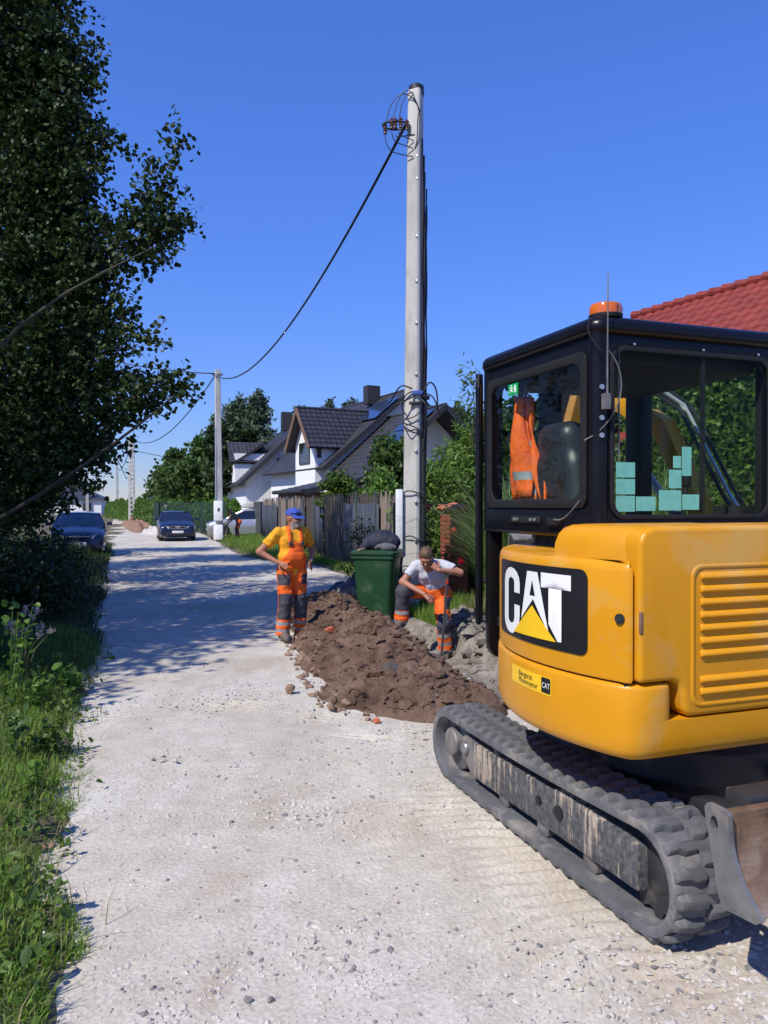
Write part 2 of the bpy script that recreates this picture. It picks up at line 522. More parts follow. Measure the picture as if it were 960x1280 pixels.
# ground
def road_mat():
    m, nt, p = new_mat('crushed_stone_road')
    v = coords(nt, 'Object')
    big = noise_tex(nt, v, 0.55, 4, 0.5, 0.3); mid = noise_tex(nt, v, 4.5, 5, 0.6); fine = noise_tex(nt, v, 55, 5, 0.7)
    c = ramp(nt, big, [(0.3, (0.53, 0.47, 0.39)), (0.5, (0.61, 0.575, 0.505)), (0.7, (0.655, 0.635, 0.58))])
    c = mixc(nt, 0.55, c, ramp(nt, mid, [(0.32, (0.80, 0.75, 0.695)), (0.62, (1.02, 1.02, 1.01))]), 'MULTIPLY')
    vo = nd(nt, 'ShaderNodeTexVoronoi'); vo.inputs['Scale'].default_value = 75; nt.links.new(v, vo.inputs['Vector'])
    sp = ramp(nt, vo.outputs['Color'], [(0.0, (0.58, 0.55, 0.52)), (0.14, (0.92, 0.91, 0.9)), (0.8, (1, 1, 1)), (1.0, (1.1, 1.1, 1.1))])
    c = mixc(nt, 0.7, c, sp, 'MULTIPLY')
    c = mixc(nt, 0.75, c, ramp(nt, fine, [(0.3, (0.66, 0.65, 0.64)), (0.6, (1.02, 1.02, 1.02))]), 'MULTIPLY')
    # wheel tracks and spilled earth: long tonal bands that follow the road, and brown stains
    mp = nd(nt, 'ShaderNodeMapping'); mp.inputs['Rotation'].default_value = (0, 0, R(-19)); mp.inputs['Scale'].default_value = (1.5, 0.16, 1)
    tc = nd(nt, 'ShaderNodeTexCoord'); nt.links.new(tc.outputs['Object'], mp.inputs[0])
    band = noise_tex(nt, mp.outputs[0], 1.6, 4, 0.55, 0.6)
    c = mixc(nt, 0.8, c, ramp(nt, band, [(0.33, (0.86, 0.83, 0.78)), (0.5, (0.96, 0.955, 0.94)), (0.66, (1.05, 1.045, 1.03))]), 'MULTIPLY')
    st = noise_tex(nt, v, 1.15, 6, 0.68, 0.8)
    c = mixc(nt, ramp(nt, st, [(0.55, (0, 0, 0)), (0.72, (0.75, 0.75, 0.75))]), c, (0.40, 0.315, 0.235))
    nt.links.new(c, p.inputs['Base Color'])
    p.inputs['Roughness'].default_value = 0.95; p.inputs['Specular IOR Level'].default_value = 0.15
    b1 = bump(nt, fine, 0.5, 0.009)
    vo2 = nd(nt, 'ShaderNodeTexVoronoi'); vo2.inputs['Scale'].default_value = 42; nt.links.new(v, vo2.inputs['Vector'])
    nt.links.new(bump(nt, vo2.outputs['Distance'], 0.35, 0.007, b1), p.inputs['Normal'])
    return m
M['road'] = road_mat()
def soil_mat(name, lo, mid, hi, sc=3.0, bs=0.8):
    m, nt, p = new_mat(name)
    v = coords(nt, 'Object')
    a = noise_tex(nt, v, sc, 6, 0.6, 0.2); f = noise_tex(nt, v, sc * 14, 6, 0.7)
    c = ramp(nt, a, [(0.3, lo), (0.5, mid), (0.72, hi)])
    c = mixc(nt, 0.75, c, ramp(nt, f, [(0.28, (0.5, 0.48, 0.46)), (0.7, (1.05, 1.05, 1.05))]), 'MULTIPLY')
    nt.links.new(c, p.inputs['Base Color']); p.inputs['Roughness'].default_value = 0.95
    p.inputs['Specular IOR Level'].default_value = 0.15
    nt.links.new(bump(nt, f, bs, 0.02), p.inputs['Normal'])
    return m
M['soil'] = soil_mat('brown_topsoil', (0.085, 0.052, 0.036), (0.165, 0.105, 0.074), (0.25, 0.175, 0.13))
M['clay'] = soil_mat('grey_subsoil', (0.17, 0.145, 0.12), (0.27, 0.24, 0.205), (0.42, 0.395, 0.36))
M['earth'] = soil_mat('verge_earth', (0.10, 0.10, 0.05), (0.16, 0.14, 0.09), (0.24, 0.20, 0.15), 1.5)
M['stone'] = mat('pale_stone', (0.47, 0.435, 0.39), 0.9, var=0.25, scale=14, bump_s=0.4, bump_d=0.006)
M['dark_stone'] = mat('grey_stone', (0.2, 0.19, 0.185), 0.85, var=0.3, scale=14, bump_s=0.4, bump_d=0.006)
M['brown_stone'] = mat('earth_stained_stone', (0.25, 0.16, 0.11), 0.9, var=0.3, scale=12, bump_s=0.5, bump_d=0.008)
M['red_brick_bit'] = mat('brick_fragment', (0.42, 0.11, 0.05), 0.85, var=0.2, scale=14, bump_s=0.3)
M['asphalt_bit'] = mat('asphalt_chunk', (0.075, 0.07, 0.068), 0.9, var=0.3, scale=20, bump_s=0.5, bump_d=0.01)
M['concrete'] = mat('pole_concrete', (0.47, 0.455, 0.43), 0.85, var=0.16, scale=3, bump_s=0.25, bump_d=0.006, bscale=40, dirt=(0.31, 0.30, 0.29), dirt_amt=0.3, dirt_scale=2.5, stretch=(1, 1, 0.35))
M['cable'] = mat('black_cable', (0.013, 0.013, 0.016), 0.5, var=0.2)
M['alu'] = mat('aluminium_band', (0.6, 0.6, 0.6), 0.35, metal=0.8, var=0.1)
M['white_plastic'] = mat('white_plastic', (0.72, 0.73, 0.74), 0.45, var=0.06, scale=4, dirt=(0.5, 0.48, 0.44), dirt_amt=0.1)
M['blue_plastic'] = mat('blue_clamp', (0.05, 0.1, 0.35), 0.4)
M['porcelain'] = mat('brown_insulator', (0.09, 0.035, 0.025), 0.25, coat=0.4)
M['bin_green'] = mat('green_bin_plastic', (0.014, 0.062, 0.022), 0.42, var=0.15, scale=4, dirt=(0.06, 0.1, 0.05), dirt_amt=0.15)
M['navy'] = mat('navy_cloth', (0.012, 0.016, 0.035), 0.75, var=0.3, scale=10, bump_s=0.3)
M['bag_black'] = mat('black_polythene', (0.015, 0.017, 0.024), 0.28, var=0.2, bump_s=0.3, bump_d=0.01, bscale=18)
M['grey_cloth'] = mat('grey_cloth', (0.11, 0.11, 0.12), 0.8, var=0.2)
M['old_wood'] = mat('weathered_shaded_board', (0.075, 0.062, 0.05), 0.85, var=0.4, scale=5, bump_s=0.4, bump_d=0.006, stretch=(8, 8, 0.8))  # old wood, its tone darkened to stand in for the shade on the fence
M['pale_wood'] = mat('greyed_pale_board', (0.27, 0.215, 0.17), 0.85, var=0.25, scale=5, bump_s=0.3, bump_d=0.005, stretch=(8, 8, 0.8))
M['screen_grey'] = mat('grey_fence_screen', (0.045, 0.055, 0.075), 0.7, var=0.2, scale=5, bump_s=0.1, bump_d=0.003)  # screen grey deepened too, with the fence's shade in the colour
M['fence_steel'] = mat('grey_fence_steel', (0.11, 0.12, 0.13), 0.5, metal=0.3, var=0.2)
M['green_fence'] = mat('green_fence_mesh', (0.02, 0.05, 0.045), 0.5, var=0.2)
M['brick'] = mat('red_clinker_brick', (0.30, 0.075, 0.045), 0.75, var=0.3, scale=11, bump_s=0.25, bump_d=0.004)
M['mortar'] = mat('mortar', (0.26, 0.20, 0.165), 0.95, var=0.15)
M['cap_tile'] = mat('terracotta_cap', (0.46, 0.15, 0.08), 0.7, var=0.2, scale=9)
M['stucco'] = mat('white_stucco', (0.80, 0.80, 0.79), 0.9, var=0.03, scale=2, bump_s=0.1, bump_d=0.004, bscale=60)
M['roof_dark'] = mat('anthracite_roof_tile', (0.042, 0.04, 0.045), 0.45, var=0.25, scale=3)
M['roof_red'] = mat('red_roof_tile', (0.215, 0.03, 0.018), 0.6, var=0.22, scale=3)
M['fascia'] = mat('dark_fascia_board', (0.03, 0.028, 0.03), 0.6)
M['soffit'] = mat('brown_soffit', (0.18, 0.10, 0.06), 0.7)
M['solar'] = mat('solar_panel_glass', (0.02, 0.035, 0.085), 0.12, var=0.15, coat=0.5)
M['win_dark'] = mat('window_glass_dark', (0.02, 0.023, 0.028), 0.08, var=0.2, coat=0.5)
M['win_frame'] = mat('anthracite_window_frame', (0.04, 0.04, 0.045), 0.5)
M['bark'] = mat('tree_bark', (0.07, 0.06, 0.045), 0.9, var=0.35, scale=8, bump_s=0.6, bump_d=0.02, stretch=(1, 1, 0.3))
M['leaf_poplar'] = leaf_mat('poplar_leaf', [(0.013, 0.030, 0.009), (0.022, 0.046, 0.012), (0.034, 0.064, 0.017), (0.06, 0.09, 0.025)], 0.5, 0.16, 0.25)
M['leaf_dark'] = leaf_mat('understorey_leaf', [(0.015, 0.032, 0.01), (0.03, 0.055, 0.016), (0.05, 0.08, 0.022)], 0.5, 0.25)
M['leaf_mid'] = leaf_mat('broadleaf', [(0.04, 0.085, 0.018), (0.065, 0.125, 0.025), (0.105, 0.18, 0.04)], 0.5, 0.3)
M['leaf_bright'] = leaf_mat('bright_leaf', [(0.06, 0.14, 0.02), (0.10, 0.21, 0.03), (0.16, 0.28, 0.05)], 0.5, 0.4)
M['leaf_conifer'] = leaf_mat('conifer_spray', [(0.02, 0.05, 0.018), (0.035, 0.075, 0.025), (0.06, 0.10, 0.032)], 0.6, 0.2)
M['leaf_pine'] = leaf_mat('pine_needles', [(0.045, 0.075, 0.045), (0.07, 0.11, 0.055), (0.11, 0.15, 0.07)], 0.6, 0.15)
M['leaf_thuja'] = leaf_mat('arborvitae_spray', [(0.06, 0.13, 0.02), (0.10, 0.19, 0.03), (0.15, 0.25, 0.04)], 0.6, 0.3)
M['leaf_hedge'] = leaf_mat('hedge_leaf', [(0.04, 0.085, 0.014), (0.075, 0.14, 0.02), (0.13, 0.21, 0.03)], 0.5, 0.35)
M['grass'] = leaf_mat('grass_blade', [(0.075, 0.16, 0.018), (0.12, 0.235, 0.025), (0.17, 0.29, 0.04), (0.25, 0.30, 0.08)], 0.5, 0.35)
M['grass_shade'] = leaf_mat('shade_toned_grass_blade', [(0.02, 0.045, 0.010), (0.034, 0.068, 0.014), (0.06, 0.10, 0.022)], 0.6, 0.2)  # darker copy of the grass; the deep poplar shade is put into its colour
M['grass_dry'] = leaf_mat('dry_grass_blade', [(0.1, 0.13, 0.04), (0.2, 0.2, 0.08), (0.3, 0.26, 0.13)], 0.6, 0.3)
M['reed'] = leaf_mat('silver_grass_blade', [(0.07, 0.15, 0.03), (0.12, 0.22, 0.05), (0.20, 0.30, 0.09), (0.34, 0.37, 0.17)], 0.45, 0.35)
M['fluff'] = leaf_mat('thistle_fluff', [(0.42, 0.33, 0.30), (0.6, 0.5, 0.46)], 0.9, 0.4)
M['rose'] = leaf_mat('rose_petal', [(0.5, 0.01, 0.03), (0.7, 0.03, 0.08)], 0.5, 0.3)
M['skin'] = mat('sunburnt_skin', (0.36, 0.155, 0.092), 0.55, var=0.12, scale=14)
M['hair_brown'] = mat('brown_hair', (0.11, 0.06, 0.035), 0.6, var=0.4, scale=40, bump_s=0.5, bump_d=0.01, bscale=60)
M['beard'] = mat('grey_beard', (0.36, 0.31, 0.28), 0.8, var=0.3, scale=50, bump_s=0.5, bump_d=0.006, bscale=90)
M['shirt_yellow'] = mat('yellow_orange_cotton', (0.80, 0.34, 0.012), 0.85, var=0.1, scale=12, bump_s=0.4, bump_d=0.012, bscale=14)
M['shirt_grey'] = mat('pale_grey_cotton', (0.47, 0.48, 0.53), 0.85, var=0.08, scale=12, bump_s=0.4, bump_d=0.012, bscale=14)
M['shirt_camo'] = mat('mottled_olive_cotton', (0.20, 0.17, 0.12), 0.85, var=0.5, scale=20)
M['hivis'] = mat('orange_work_cloth', (0.85, 0.125, 0.008), 0.75, var=0.12, scale=10, bump_s=0.8, bump_d=0.02, bscale=11)
M['patch'] = mat('charcoal_patch', (0.055, 0.055, 0.068), 0.8, var=0.15, scale=12, bump_s=0.3, bump_d=0.008, bscale=16)
M['reflect'] = mat('grey_reflective_tape', (0.33, 0.335, 0.34), 0.45, metal=0.2, var=0.1, scale=14)
M['boot'] = mat('dusty_work_boot', (0.13, 0.105, 0.085), 0.85, var=0.3, scale=16, bump_s=0.3)
M['cap_blue'] = mat('blue_cap_cloth', (0.035, 0.075, 0.38), 0.8, var=0.12, scale=14)
M['lens'] = mat('dark_lens', (0.01, 0.01, 0.014), 0.1, coat=0.5)
M['car_blue'] = mat('dark_blue_car_paint', (0.012, 0.015, 0.045), 0.22, metal=0.3, var=0.06, coat=0.8)
M['car_navy'] = mat('navy_car_paint', (0.012, 0.015, 0.035), 0.22, metal=0.3, var=0.06, coat=0.8)
M['car_silver'] = mat('silver_car_paint', (0.50, 0.51, 0.53), 0.28, metal=0.5, var=0.04, coat=0.7)
M['car_glass'] = mat('car_window_glass', (0.010, 0.012, 0.016), 0.05, var=0.1, coat=1.0)
M['tyre'] = mat('tyre_rubber', (0.016, 0.016, 0.017), 0.85, var=0.25)
M['rim'] = mat('alloy_rim', (0.45, 0.45, 0.46), 0.35, metal=0.8)
M['headlamp'] = mat('headlamp_lens', (0.62, 0.64, 0.66), 0.12, metal=0.3, coat=0.8)
M['plate'] = mat('number_plate', (0.68, 0.68, 0.66), 0.5, var=0.05)
M['car_trim'] = mat('black_car_trim', (0.012, 0.012, 0.013), 0.55)
M['handle_wood'] = mat('dark_tool_handle', (0.05, 0.045, 0.045), 0.55, var=0.2)
M['red_paint'] = mat('red_paint', (0.45, 0.03, 0.02), 0.5)
M['rock_white'] = mat('white_litter', (0.75, 0.75, 0.76), 0.6)
# ================================================================ ground, road, trench
def road_left(y): return -0.33 - 0.343 * y
def road_right(y):
    y = np.asarray(y, float)
    far = 0.35 - 0.30 * (y - 9.2)
    far = far + 1.75 * sstep(12.0, 14.5, y) * (1 - sstep(21.5, 25.5, y))
    return np.where(y < 5.6, 6.0, np.where(y < 6.7, 6.0 + (far - 6.0) * np.clip((y - 5.6) / 1.1, 0, 1) ** 0.6, far))
def trench_x(y): return 0.74 - 0.30 * (np.asarray(y, float) - 9.2)

def ground_z(x, y):
    x = np.asarray(x, float); y = np.asarray(y, float)
    dl = road_left(y) - x; dr = x - road_right(y)
    near = np.clip(1.2 - np.maximum(y - 40, 0) / 30, 0, 1)
    z = np.full(np.broadcast(x, y).shape, -0.07)
    dl = dl + 0.14 * fbm(x * 1.7, y * 1.7, 21.0, 3)
    z = z + near * (sstep(-0.25, 0.30, dl) * 0.115 + sstep(0.2, 2.2, dl) * 0.12)
    z = z + near * sstep(-0.10, 0.25, dr) * 0.085 + near * sstep(0.7, 1.6, dr) * 0.06 * sstep(6.2, 7.5, y)
    z = z + (1 - near) * 0.05
    z = z + 0.02 * fbm(x * 0.9, y * 0.9, 3.0, 3) * near
    # trench dug along the verge
    t = np.abs(x - trench_x(y) + 0.06 * fbm(x * 2, y * 2, 8.0, 3))
    m = (1 - sstep(0.20, 0.33, t)) * sstep(6.75, 7.05, y) * (1 - sstep(11.2, 11.6, y))
    z = z * (1 - m) + m * (-0.16 + 0.05 * fbm(x * 5, y * 5, 1.0, 3))
    # loose grey spoil along the trench
    e = np.exp(-(((x - trench_x(y) - 0.52) / 0.27) ** 2)) * sstep(6.7, 7.4, y) * (1 - sstep(9.9, 10.6, y))
    z = z + e * (0.20 + 0.11 * fbm(x * 3.1, y * 3.1, 5.0, 4) + 0.13 * (np.abs(fbm(x * 7, y * 7, 2.0, 4)) - 0.2))
    return z

def axis(parts):
    a = []
    for lo, hi, st in parts:
        a += list(np.arange(lo, hi, st))
    return np.array(a + [parts[-1][1]])

gx = axis([(-900, -60, 60), (-60, -14, 2.5), (-14, -6, 0.4), (-6, -1.2, 0.1), (-1.2, 2.6, 0.055), (2.6, 6, 0.2), (6, 20, 1.0), (20, 100, 8), (100, 900, 80)])
gy = axis([(-60, -2, 6), (-2, 1.5, 0.5), (1.5, 6.3, 0.11), (6.3, 12, 0.055), (12, 24, 0.3), (24, 60, 1.5), (60, 200, 14), (200, 1400, 120)])
GX, GY = np.meshgrid(gx, gy)
GZ = ground_z(GX, GY)
nx, ny = len(gx), len(gy)
ii = np.arange(nx * ny).reshape(ny, nx)
gf = np.stack([ii[:-1, :-1].ravel(), ii[:-1, 1:].ravel(), ii[1:, 1:].ravel(), ii[1:, :-1].ravel()], 1)
cx = 0.25 * (GX[:-1, :-1] + GX[1:, 1:] + GX[:-1, 1:] + GX[1:, :-1]).ravel(); cy = 0.5 * (GY[:-1, :-1] + GY[1:, 1:]).ravel()
tr = np.abs(cx - trench_x(cy) - 0.25)
gm = ((tr < 0.75 + 0.15 * fbm(cx * 2, cy * 2, 4.0, 3)) & (cy > 6.3) & (cy < 11.7)).astype(int)
g_me = np_mesh('ground', np.stack([GX.ravel(), GY.ravel(), GZ.ravel()], 1), gf, [M['earth'], M['clay']], True, gm)
ground = tag(link('ground', g_me), 'dark earth verges with grey clay dug out along the trench', None, None, 'structure')

def road_z(x, y):
    z = 0.012 * fbm(x * 0.7, y * 0.7, 0.0, 3) + 0.003 * fbm(x * 7, y * 7, 1.0, 4) * (1 - sstep(9, 16, y))
    # prints of the rubber tracks and tyres: low ripples in patches
    for (px, py, rx, ry, ang, wl, amp) in ((-1.55, 4.95, 0.45, 0.42, 1.2, 0.085, 0.012), (0.35, 3.75, 0.55, 0.75, 0.35, 0.10, 0.011), (0.75, 3.0, 0.5, 0.5, 0.5, 0.095, 0.011),
                                           (0.05, 5.3, 0.6, 0.7, 0.3, 0.1, 0.011), (-0.35, 6.4, 0.55, 0.5, 0.2, 0.1, 0.009), (-1.35, 6.6, 0.4, 0.35, 0.9, 0.09, 0.011), (1.35, 2.4, 0.5, 0.35, 0.5, 0.095, 0.010)):
        u = (x - px) * math.cos(ang) + (y - py) * math.sin(ang)
        w = -(x - px) * math.sin(ang) + (y - py) * math.cos(ang)
        msk = np.exp(-((u / rx) ** 2 + (w / ry) ** 2) ** 2) * np.clip(0.6 + 0.8 * fbm(x * 3, y * 3, 6.0, 2), 0, 1.2)
        z = z + 1.7 * amp * msk * np.sin(2 * math.pi * (w + 0.05 * fbm(x * 2.5, y * 2.5, 7.0, 2) + 0.25 * np.abs(u)) / wl)
    return z

ry = axis([(1.1, 4.6, 0.022), (4.6, 9, 0.042), (9, 20, 0.12), (20, 60, 0.8), (60, 130, 4)])
rt = np.linspace(0, 1, 190)
RT, RY = np.meshgrid(rt, ry)
xl = road_left(RY) - 0.45
xr = road_right(RY) + 0.10 * fbm(RY * 1.3, 0 * RY + 40, 2.0, 4)
RX = xl + (xr - xl) * RT
edge = np.minimum(RT + 1.0, 1 - RT) * (xr - xl)
RZ = road_z(RX, RY) - 0.075 * (1 - sstep(0.0, 0.22, edge)) + 0.0
ii = np.arange(RX.size).reshape(RX.shape)
rf = np.stack([ii[:-1, :-1].ravel(), ii[:-1, 1:].ravel(), ii[1:, 1:].ravel(), ii[1:, :-1].ravel()], 1)
road = tag(link('road', np_mesh('road', np.stack([RX.ravel(), RY.ravel(), RZ.ravel()], 1), rf, M['road'])), 'pale crushed stone road', None, None, 'structure')

# ================================================================ spoil heap
def pile_center(y): return 0.47 - 0.245 * (np.asarray(y, float) - 6.5)
def pile_h(x, y):
    x = np.asarray(x, float); y = np.asarray(y, float)
    d = x - pile_center(y) + 0.10 * fbm(x * 1.6, y * 1.6, 3.3, 3)
    H = np.interp(y, [5.95, 6.35, 7.0, 8.2, 9.3, 10.4, 11.6, 12.6, 13.4], [0.0, 0.20, 0.34, 0.46, 0.42, 0.42, 0.40, 0.25, 0.0])
    wl = np.interp(y, [5.9, 6.5, 8.5, 10, 13.4], [0.55, 0.95, 0.92, 0.85, 0.6]); wr = np.interp(y, [5.9, 6.5, 9, 13.4], [0.5, 0.7, 0.5, 0.55])
    q = np.where(d < 0, -d / wl, d / wr)
    prof = np.clip(1 - q, 0, None)
    prof = np.where(q < 0.18, 0.82 + (0.18 ** 2 - q ** 2) * 1.2, prof)
    base = H * prof
    n = 0.06 * (fbm(x * 12, y * 12, 7.5, 3) > 0.35) * 0.25 + 0.07 * fbm(x * 3.0, y * 3.0, 0.5, 4) + 0.085 * (np.abs(fbm(x * 5.5, y * 5.5, 2.5, 4)) - 0.25) + 0.022 * fbm(x * 19, y * 19, 4.5, 3)
    return base + n * sstep(0.0, 0.10, base) - 0.05 * (1 - sstep(0.0, 0.05, base))
px_ = np.arange(-2.4, 1.75, 0.026); py_ = np.arange(5.75, 13.6, 0.026)
PX, PY = np.meshgrid(px_, py_)
PZ = pile_h(PX, PY)
keep = PZ > -0.03
ii = np.arange(PX.size).reshape(PX.shape)
kq = keep[:-1, :-1] | keep[1:, 1:] | keep[:-1, 1:] | keep[1:, :-1]
pf = np.stack([ii[:-1, :-1][kq], ii[:-1, 1:][kq], ii[1:, 1:][kq], ii[1:, :-1][kq]], 1)
used = np.unique(pf); remap = -np.ones(PX.size, int); remap[used] = np.arange(len(used))
pv = np.stack([PX.ravel(), PY.ravel(), PZ.ravel()], 1)[used]
pile = empty('dirt_pile', (0, 0, 0), 0, 'long heap of brown excavated soil beside the trench', 'dirt pile')
link('soil', np_mesh('soil', pv, remap[pf], M['soil']), pile)

# ---------------------------------------------------------------- stones
def ico(sub=1):
    bm = bmesh.new(); bmesh.ops.create_icosphere(bm, subdivisions=sub, radius=1.0)
    v = np.array([p.co[:] for p in bm.verts]); f = np.array([[q.index for q in p.verts] for p in bm.faces]); bm.free()
    return v, f
IV1, IF1 = ico(1)
IV0 = np.array([(1, 0, 0), (-1, 0, 0), (0, 1, 0), (0, -1, 0), (0, 0, 1), (0, 0, -1)], float) * 1.15
IF0 = np.array([(0, 2, 4), (2, 1, 4), (1, 3, 4), (3, 0, 4), (2, 0, 5), (1, 2, 5), (3, 1, 5), (0, 3, 5)])
IV2, IF2 = ico(2)
IV3, IF3 = ico(3)
def scatter_stones(pos, size, flat, V=None, F=None, rng=RNG):
    """many small angular stones as one array"""
    V = IV1 if V is None else V; F = IF1 if F is None else F
    n = len(pos)
    jit = 1 + 0.28 * rng.standard_normal((n, len(V), 1)).clip(-1.6, 1.6)
    sc = np.stack([size * rng.uniform(0.7, 1.4, n), size * rng.uniform(0.7, 1.2, n), size * flat * rng.uniform(0.6, 1.1, n)], 1)
    P = V[None] * jit * sc[:, None, :]
    a = rng.uniform(0, 2 * np.pi, n); ca, sa = np.cos(a)[:, None], np.sin(a)[:, None]
    P = np.stack([P[:, :, 0] * ca - P[:, :, 1] * sa, P[:, :, 0] * sa + P[:, :, 1] * ca, P[:, :, 2]], 2)
    P = P + pos[:, None, :]
    FF = F[None] + (np.arange(n) * len(V))[:, None, None]
    return P.reshape(-1, 3), FF.reshape(-1, 3)

def stone_obj(name, x, y, z, s, flat, m, label, cat='stone', seed=0, parent=None, group=None, sub=2, sx=1.0):
    r_ = np.random.default_rng(seed + 100)
    V, F = (IV2, IF2) if sub == 2 else (IV3, IF3)
    o_ = r_.uniform(-50, 50, 3)
    d = 1 + 0.35 * fbm(V[:, 0] * 1.3 + o_[0], V[:, 1] * 1.3 + o_[1], V[:, 2] * 1.3 + o_[2], 3)
    # chop a few flat faces
    P = V * d[:, None]
    for k in range(6):
        nn = r_.standard_normal(3); nn /= np.linalg.norm(nn); h = r_.uniform(0.55, 0.8)
        dd = P @ nn - h; P = P - np.clip(dd, 0, None)[:, None] * nn
    P = P * np.array([s * sx, s, s * flat])
    a = r_.uniform(0, 6.28); ca, sa = math.cos(a), math.sin(a)
    P = np.stack([P[:, 0] * ca - P[:, 1] * sa, P[:, 0] * sa + P[:, 1] * ca, P[:, 2]], 1)
    P[:, 2] -= P[:, 2].min()
    o = link(name, np_mesh(name, P, F, m, False), parent, (x, y, z))
    if parent is None: tag(o, label, cat, group)
    return o

# clods and stones stuck in the heap
r3 = np.random.default_rng(3)
n = 5200
cy_ = r3.uniform(6.0, 13.0, n); cx_ = pile_center(cy_) + r3.uniform(-1.0, 0.7, n)
cz_ = pile_h(cx_, cy_); ok = cz_ > 0.005
cp = np.stack([cx_, cy_, cz_ - 0.004], 1)[ok]
sz = 0.008 + 0.05 * r3.random(len(cp)) ** 4
big = sz > 0.02
v_, f_ = scatter_stones(cp[~big], sz[~big], 0.8, IV0, IF0, rng=r3); v2_, f2_ = scatter_stones(cp[big], sz[big], 0.8, rng=r3)
v_, f_ = np.concatenate([v_, v2_]), np.concatenate([f_, f2_ + len(v_)])
tag(link('clods', np_mesh('clods', v_, f_, M['soil'], False), pile), None, None, None, 'stuff')
n = 170
cy_ = r3.uniform(6.05, 12.5, n); side = r3.random(n)
cx_ = pile_center(cy_) - np.interp(cy_, [5.9, 6.5, 8.5, 10, 13.4], [0.5, 0.92, 0.9, 0.85, 0.6]) * (1.0 + 0.22 * (r3.random(n) - 0.4))
cp = np.stack([cx_, cy_, np.maximum(pile_h(cx_, cy_), 0.0) + 0.006], 1)
v_, f_ = scatter_stones(cp, 0.012 + 0.033 * r3.random(n) ** 2, 0.8, rng=r3)
tag(link('toe_clods', np_mesh('toe_clods', v_, f_, M['brown_stone'], False), pile), None, None, None, 'stuff')
# grey lumps along the trench
n = 1100
cy_ = r3.uniform(6.8, 10.4, n); cx_ = trench_x(cy_) + 0.5 + 0.26 * r3.standard_normal(n)
cp = np.stack([cx_, cy_, ground_z(cx_, cy_) + 0.002], 1)
v_, f_ = scatter_stones(cp, 0.012 + 0.085 * r3.random(n) ** 3.5, 0.75, rng=r3)
tag(link('clay_clods', np_mesh('clay_clods', v_, f_, M['clay'], False)), 'loose grey clay clods along the trench edge', 'clods', None, 'stuff')

def at(px, py, z=0.0):
    """ground position seen at a picture point of the 960 x 1280 photograph, as used while measuring"""
    d = (EYE - z) * 962.0 / (py - 632.0)
    return ((px - 480) / 962.0 * d, d)

for k, (px, py, s, flat, m, lab) in enumerate((
        (363, 867, 0.048, 1.15, 'brown_stone', 'squarish brown stone lying alone on the road beside the dirt pile'),
        (414, 890, 0.038, 1.2, 'brown_stone', 'small upright brown stone on the road near the toe of the dirt pile'),
        (433, 884, 0.050, 0.7, 'brown_stone', 'rounded brown stone against the toe of the dirt pile'),
        (471, 903, 0.030, 0.9, 'red_brick_bit', 'small orange brick pebble on the road in front of the dirt pile'),
        (496, 893, 0.045, 0.8, 'brown_stone', 'rounded earthy stone at the near foot of the dirt pile'),
        (515, 892, 0.050, 0.7, 'brown_stone', 'flat earthy stone at the near foot of the dirt pile'),
        (412, 862, 0.028, 0.6, 'red_brick_bit', 'flat red brick fragment at the toe of the dirt pile'),
        (53, 1176, 0.028, 1.2, 'rock_white', 'bright white lump of litter on the road edge by the grass'),
        (60, 1062, 0.055, 0.45, 'brown_stone', 'flat brownish stone half sunk where road meets grass'),
        (453, 1156, 0.032, 0.6, 'stone', 'pale angular stone alone on the road, one flat top'),
        (389, 1185, 0.033, 0.55, 'stone', 'pale wedge shaped stone on the road, dark underside'),
        (312, 1198, 0.020, 0.7, 'dark_stone', 'small dark grey pebble on the open road'),
        (328, 1112, 0.020, 0.8, 'stone', 'small pale grey pebble in the middle of the road'),
        (498, 1134, 0.013, 0.8, 'brown_stone', 'tiny tan pebble on the road beside the rubber track'),
        (245, 1151, 0.024, 0.7, 'stone', 'pale chipped stone on the bare road'),
        (270, 1143, 0.020, 0.6, 'stone', 'pale flat chip of stone on the bare road'),
        (288, 1030, 0.022, 0.8, 'dark_stone', 'small grey stone on the road beyond the gravel patch'),
        (305, 1050, 0.02, 0.6, 'stone', 'small buff stone on the road beyond the gravel patch'),
        (338, 1257, 0.026, 0.7, 'dark_stone', 'dark bluish pebble beside the coarse gravel patch'),
        (310, 1258, 0.024, 0.8, 'dark_stone', 'dark round pebble within the coarse gravel patch'),
        (100, 1133, 0.02, 0.5, 'dark_stone', 'small dark flat stone near the road edge'),
        (497, 1218, 0.018, 0.7, 'stone', 'small bright pebble on the near road surface'),
        (570, 1105, 0.016, 0.7, 'dark_stone', 'small dark pebble near the rubber track'),
        (208, 1103, 0.018, 0.7, 'dark_stone', 'small dark round pebble on the smooth road'))):
    x, y = at(px, py)
    stone_obj('stone', x, y, float(road_z(np.array(x), np.array(y))) - 0.006, s * (0.62 if py > 920 else 1.0), flat, M[m], lab, 'stone', k, None, 'loose stones on the road')
bx_, by_ = 0.10, 6.95
stone_obj('asphalt_chunk', bx_, by_, float(pile_h(np.array(bx_), np.array(by_))) - 0.075, 0.13, 0.55, M['asphalt_bit'], 'dark flat chunk of asphalt half buried in the dirt pile', 'asphalt chunk', 4, None, None, 2, 1.0)
bx_, by_ = -0.62, 9.0
stone_obj('brick_fragment', bx_, by_, float(pile_h(np.array(bx_), np.array(by_))) - 0.02, 0.07, 0.7, M['red_brick_bit'], 'bright orange brick fragment on the side of the dirt pile', 'brick fragment', 9)

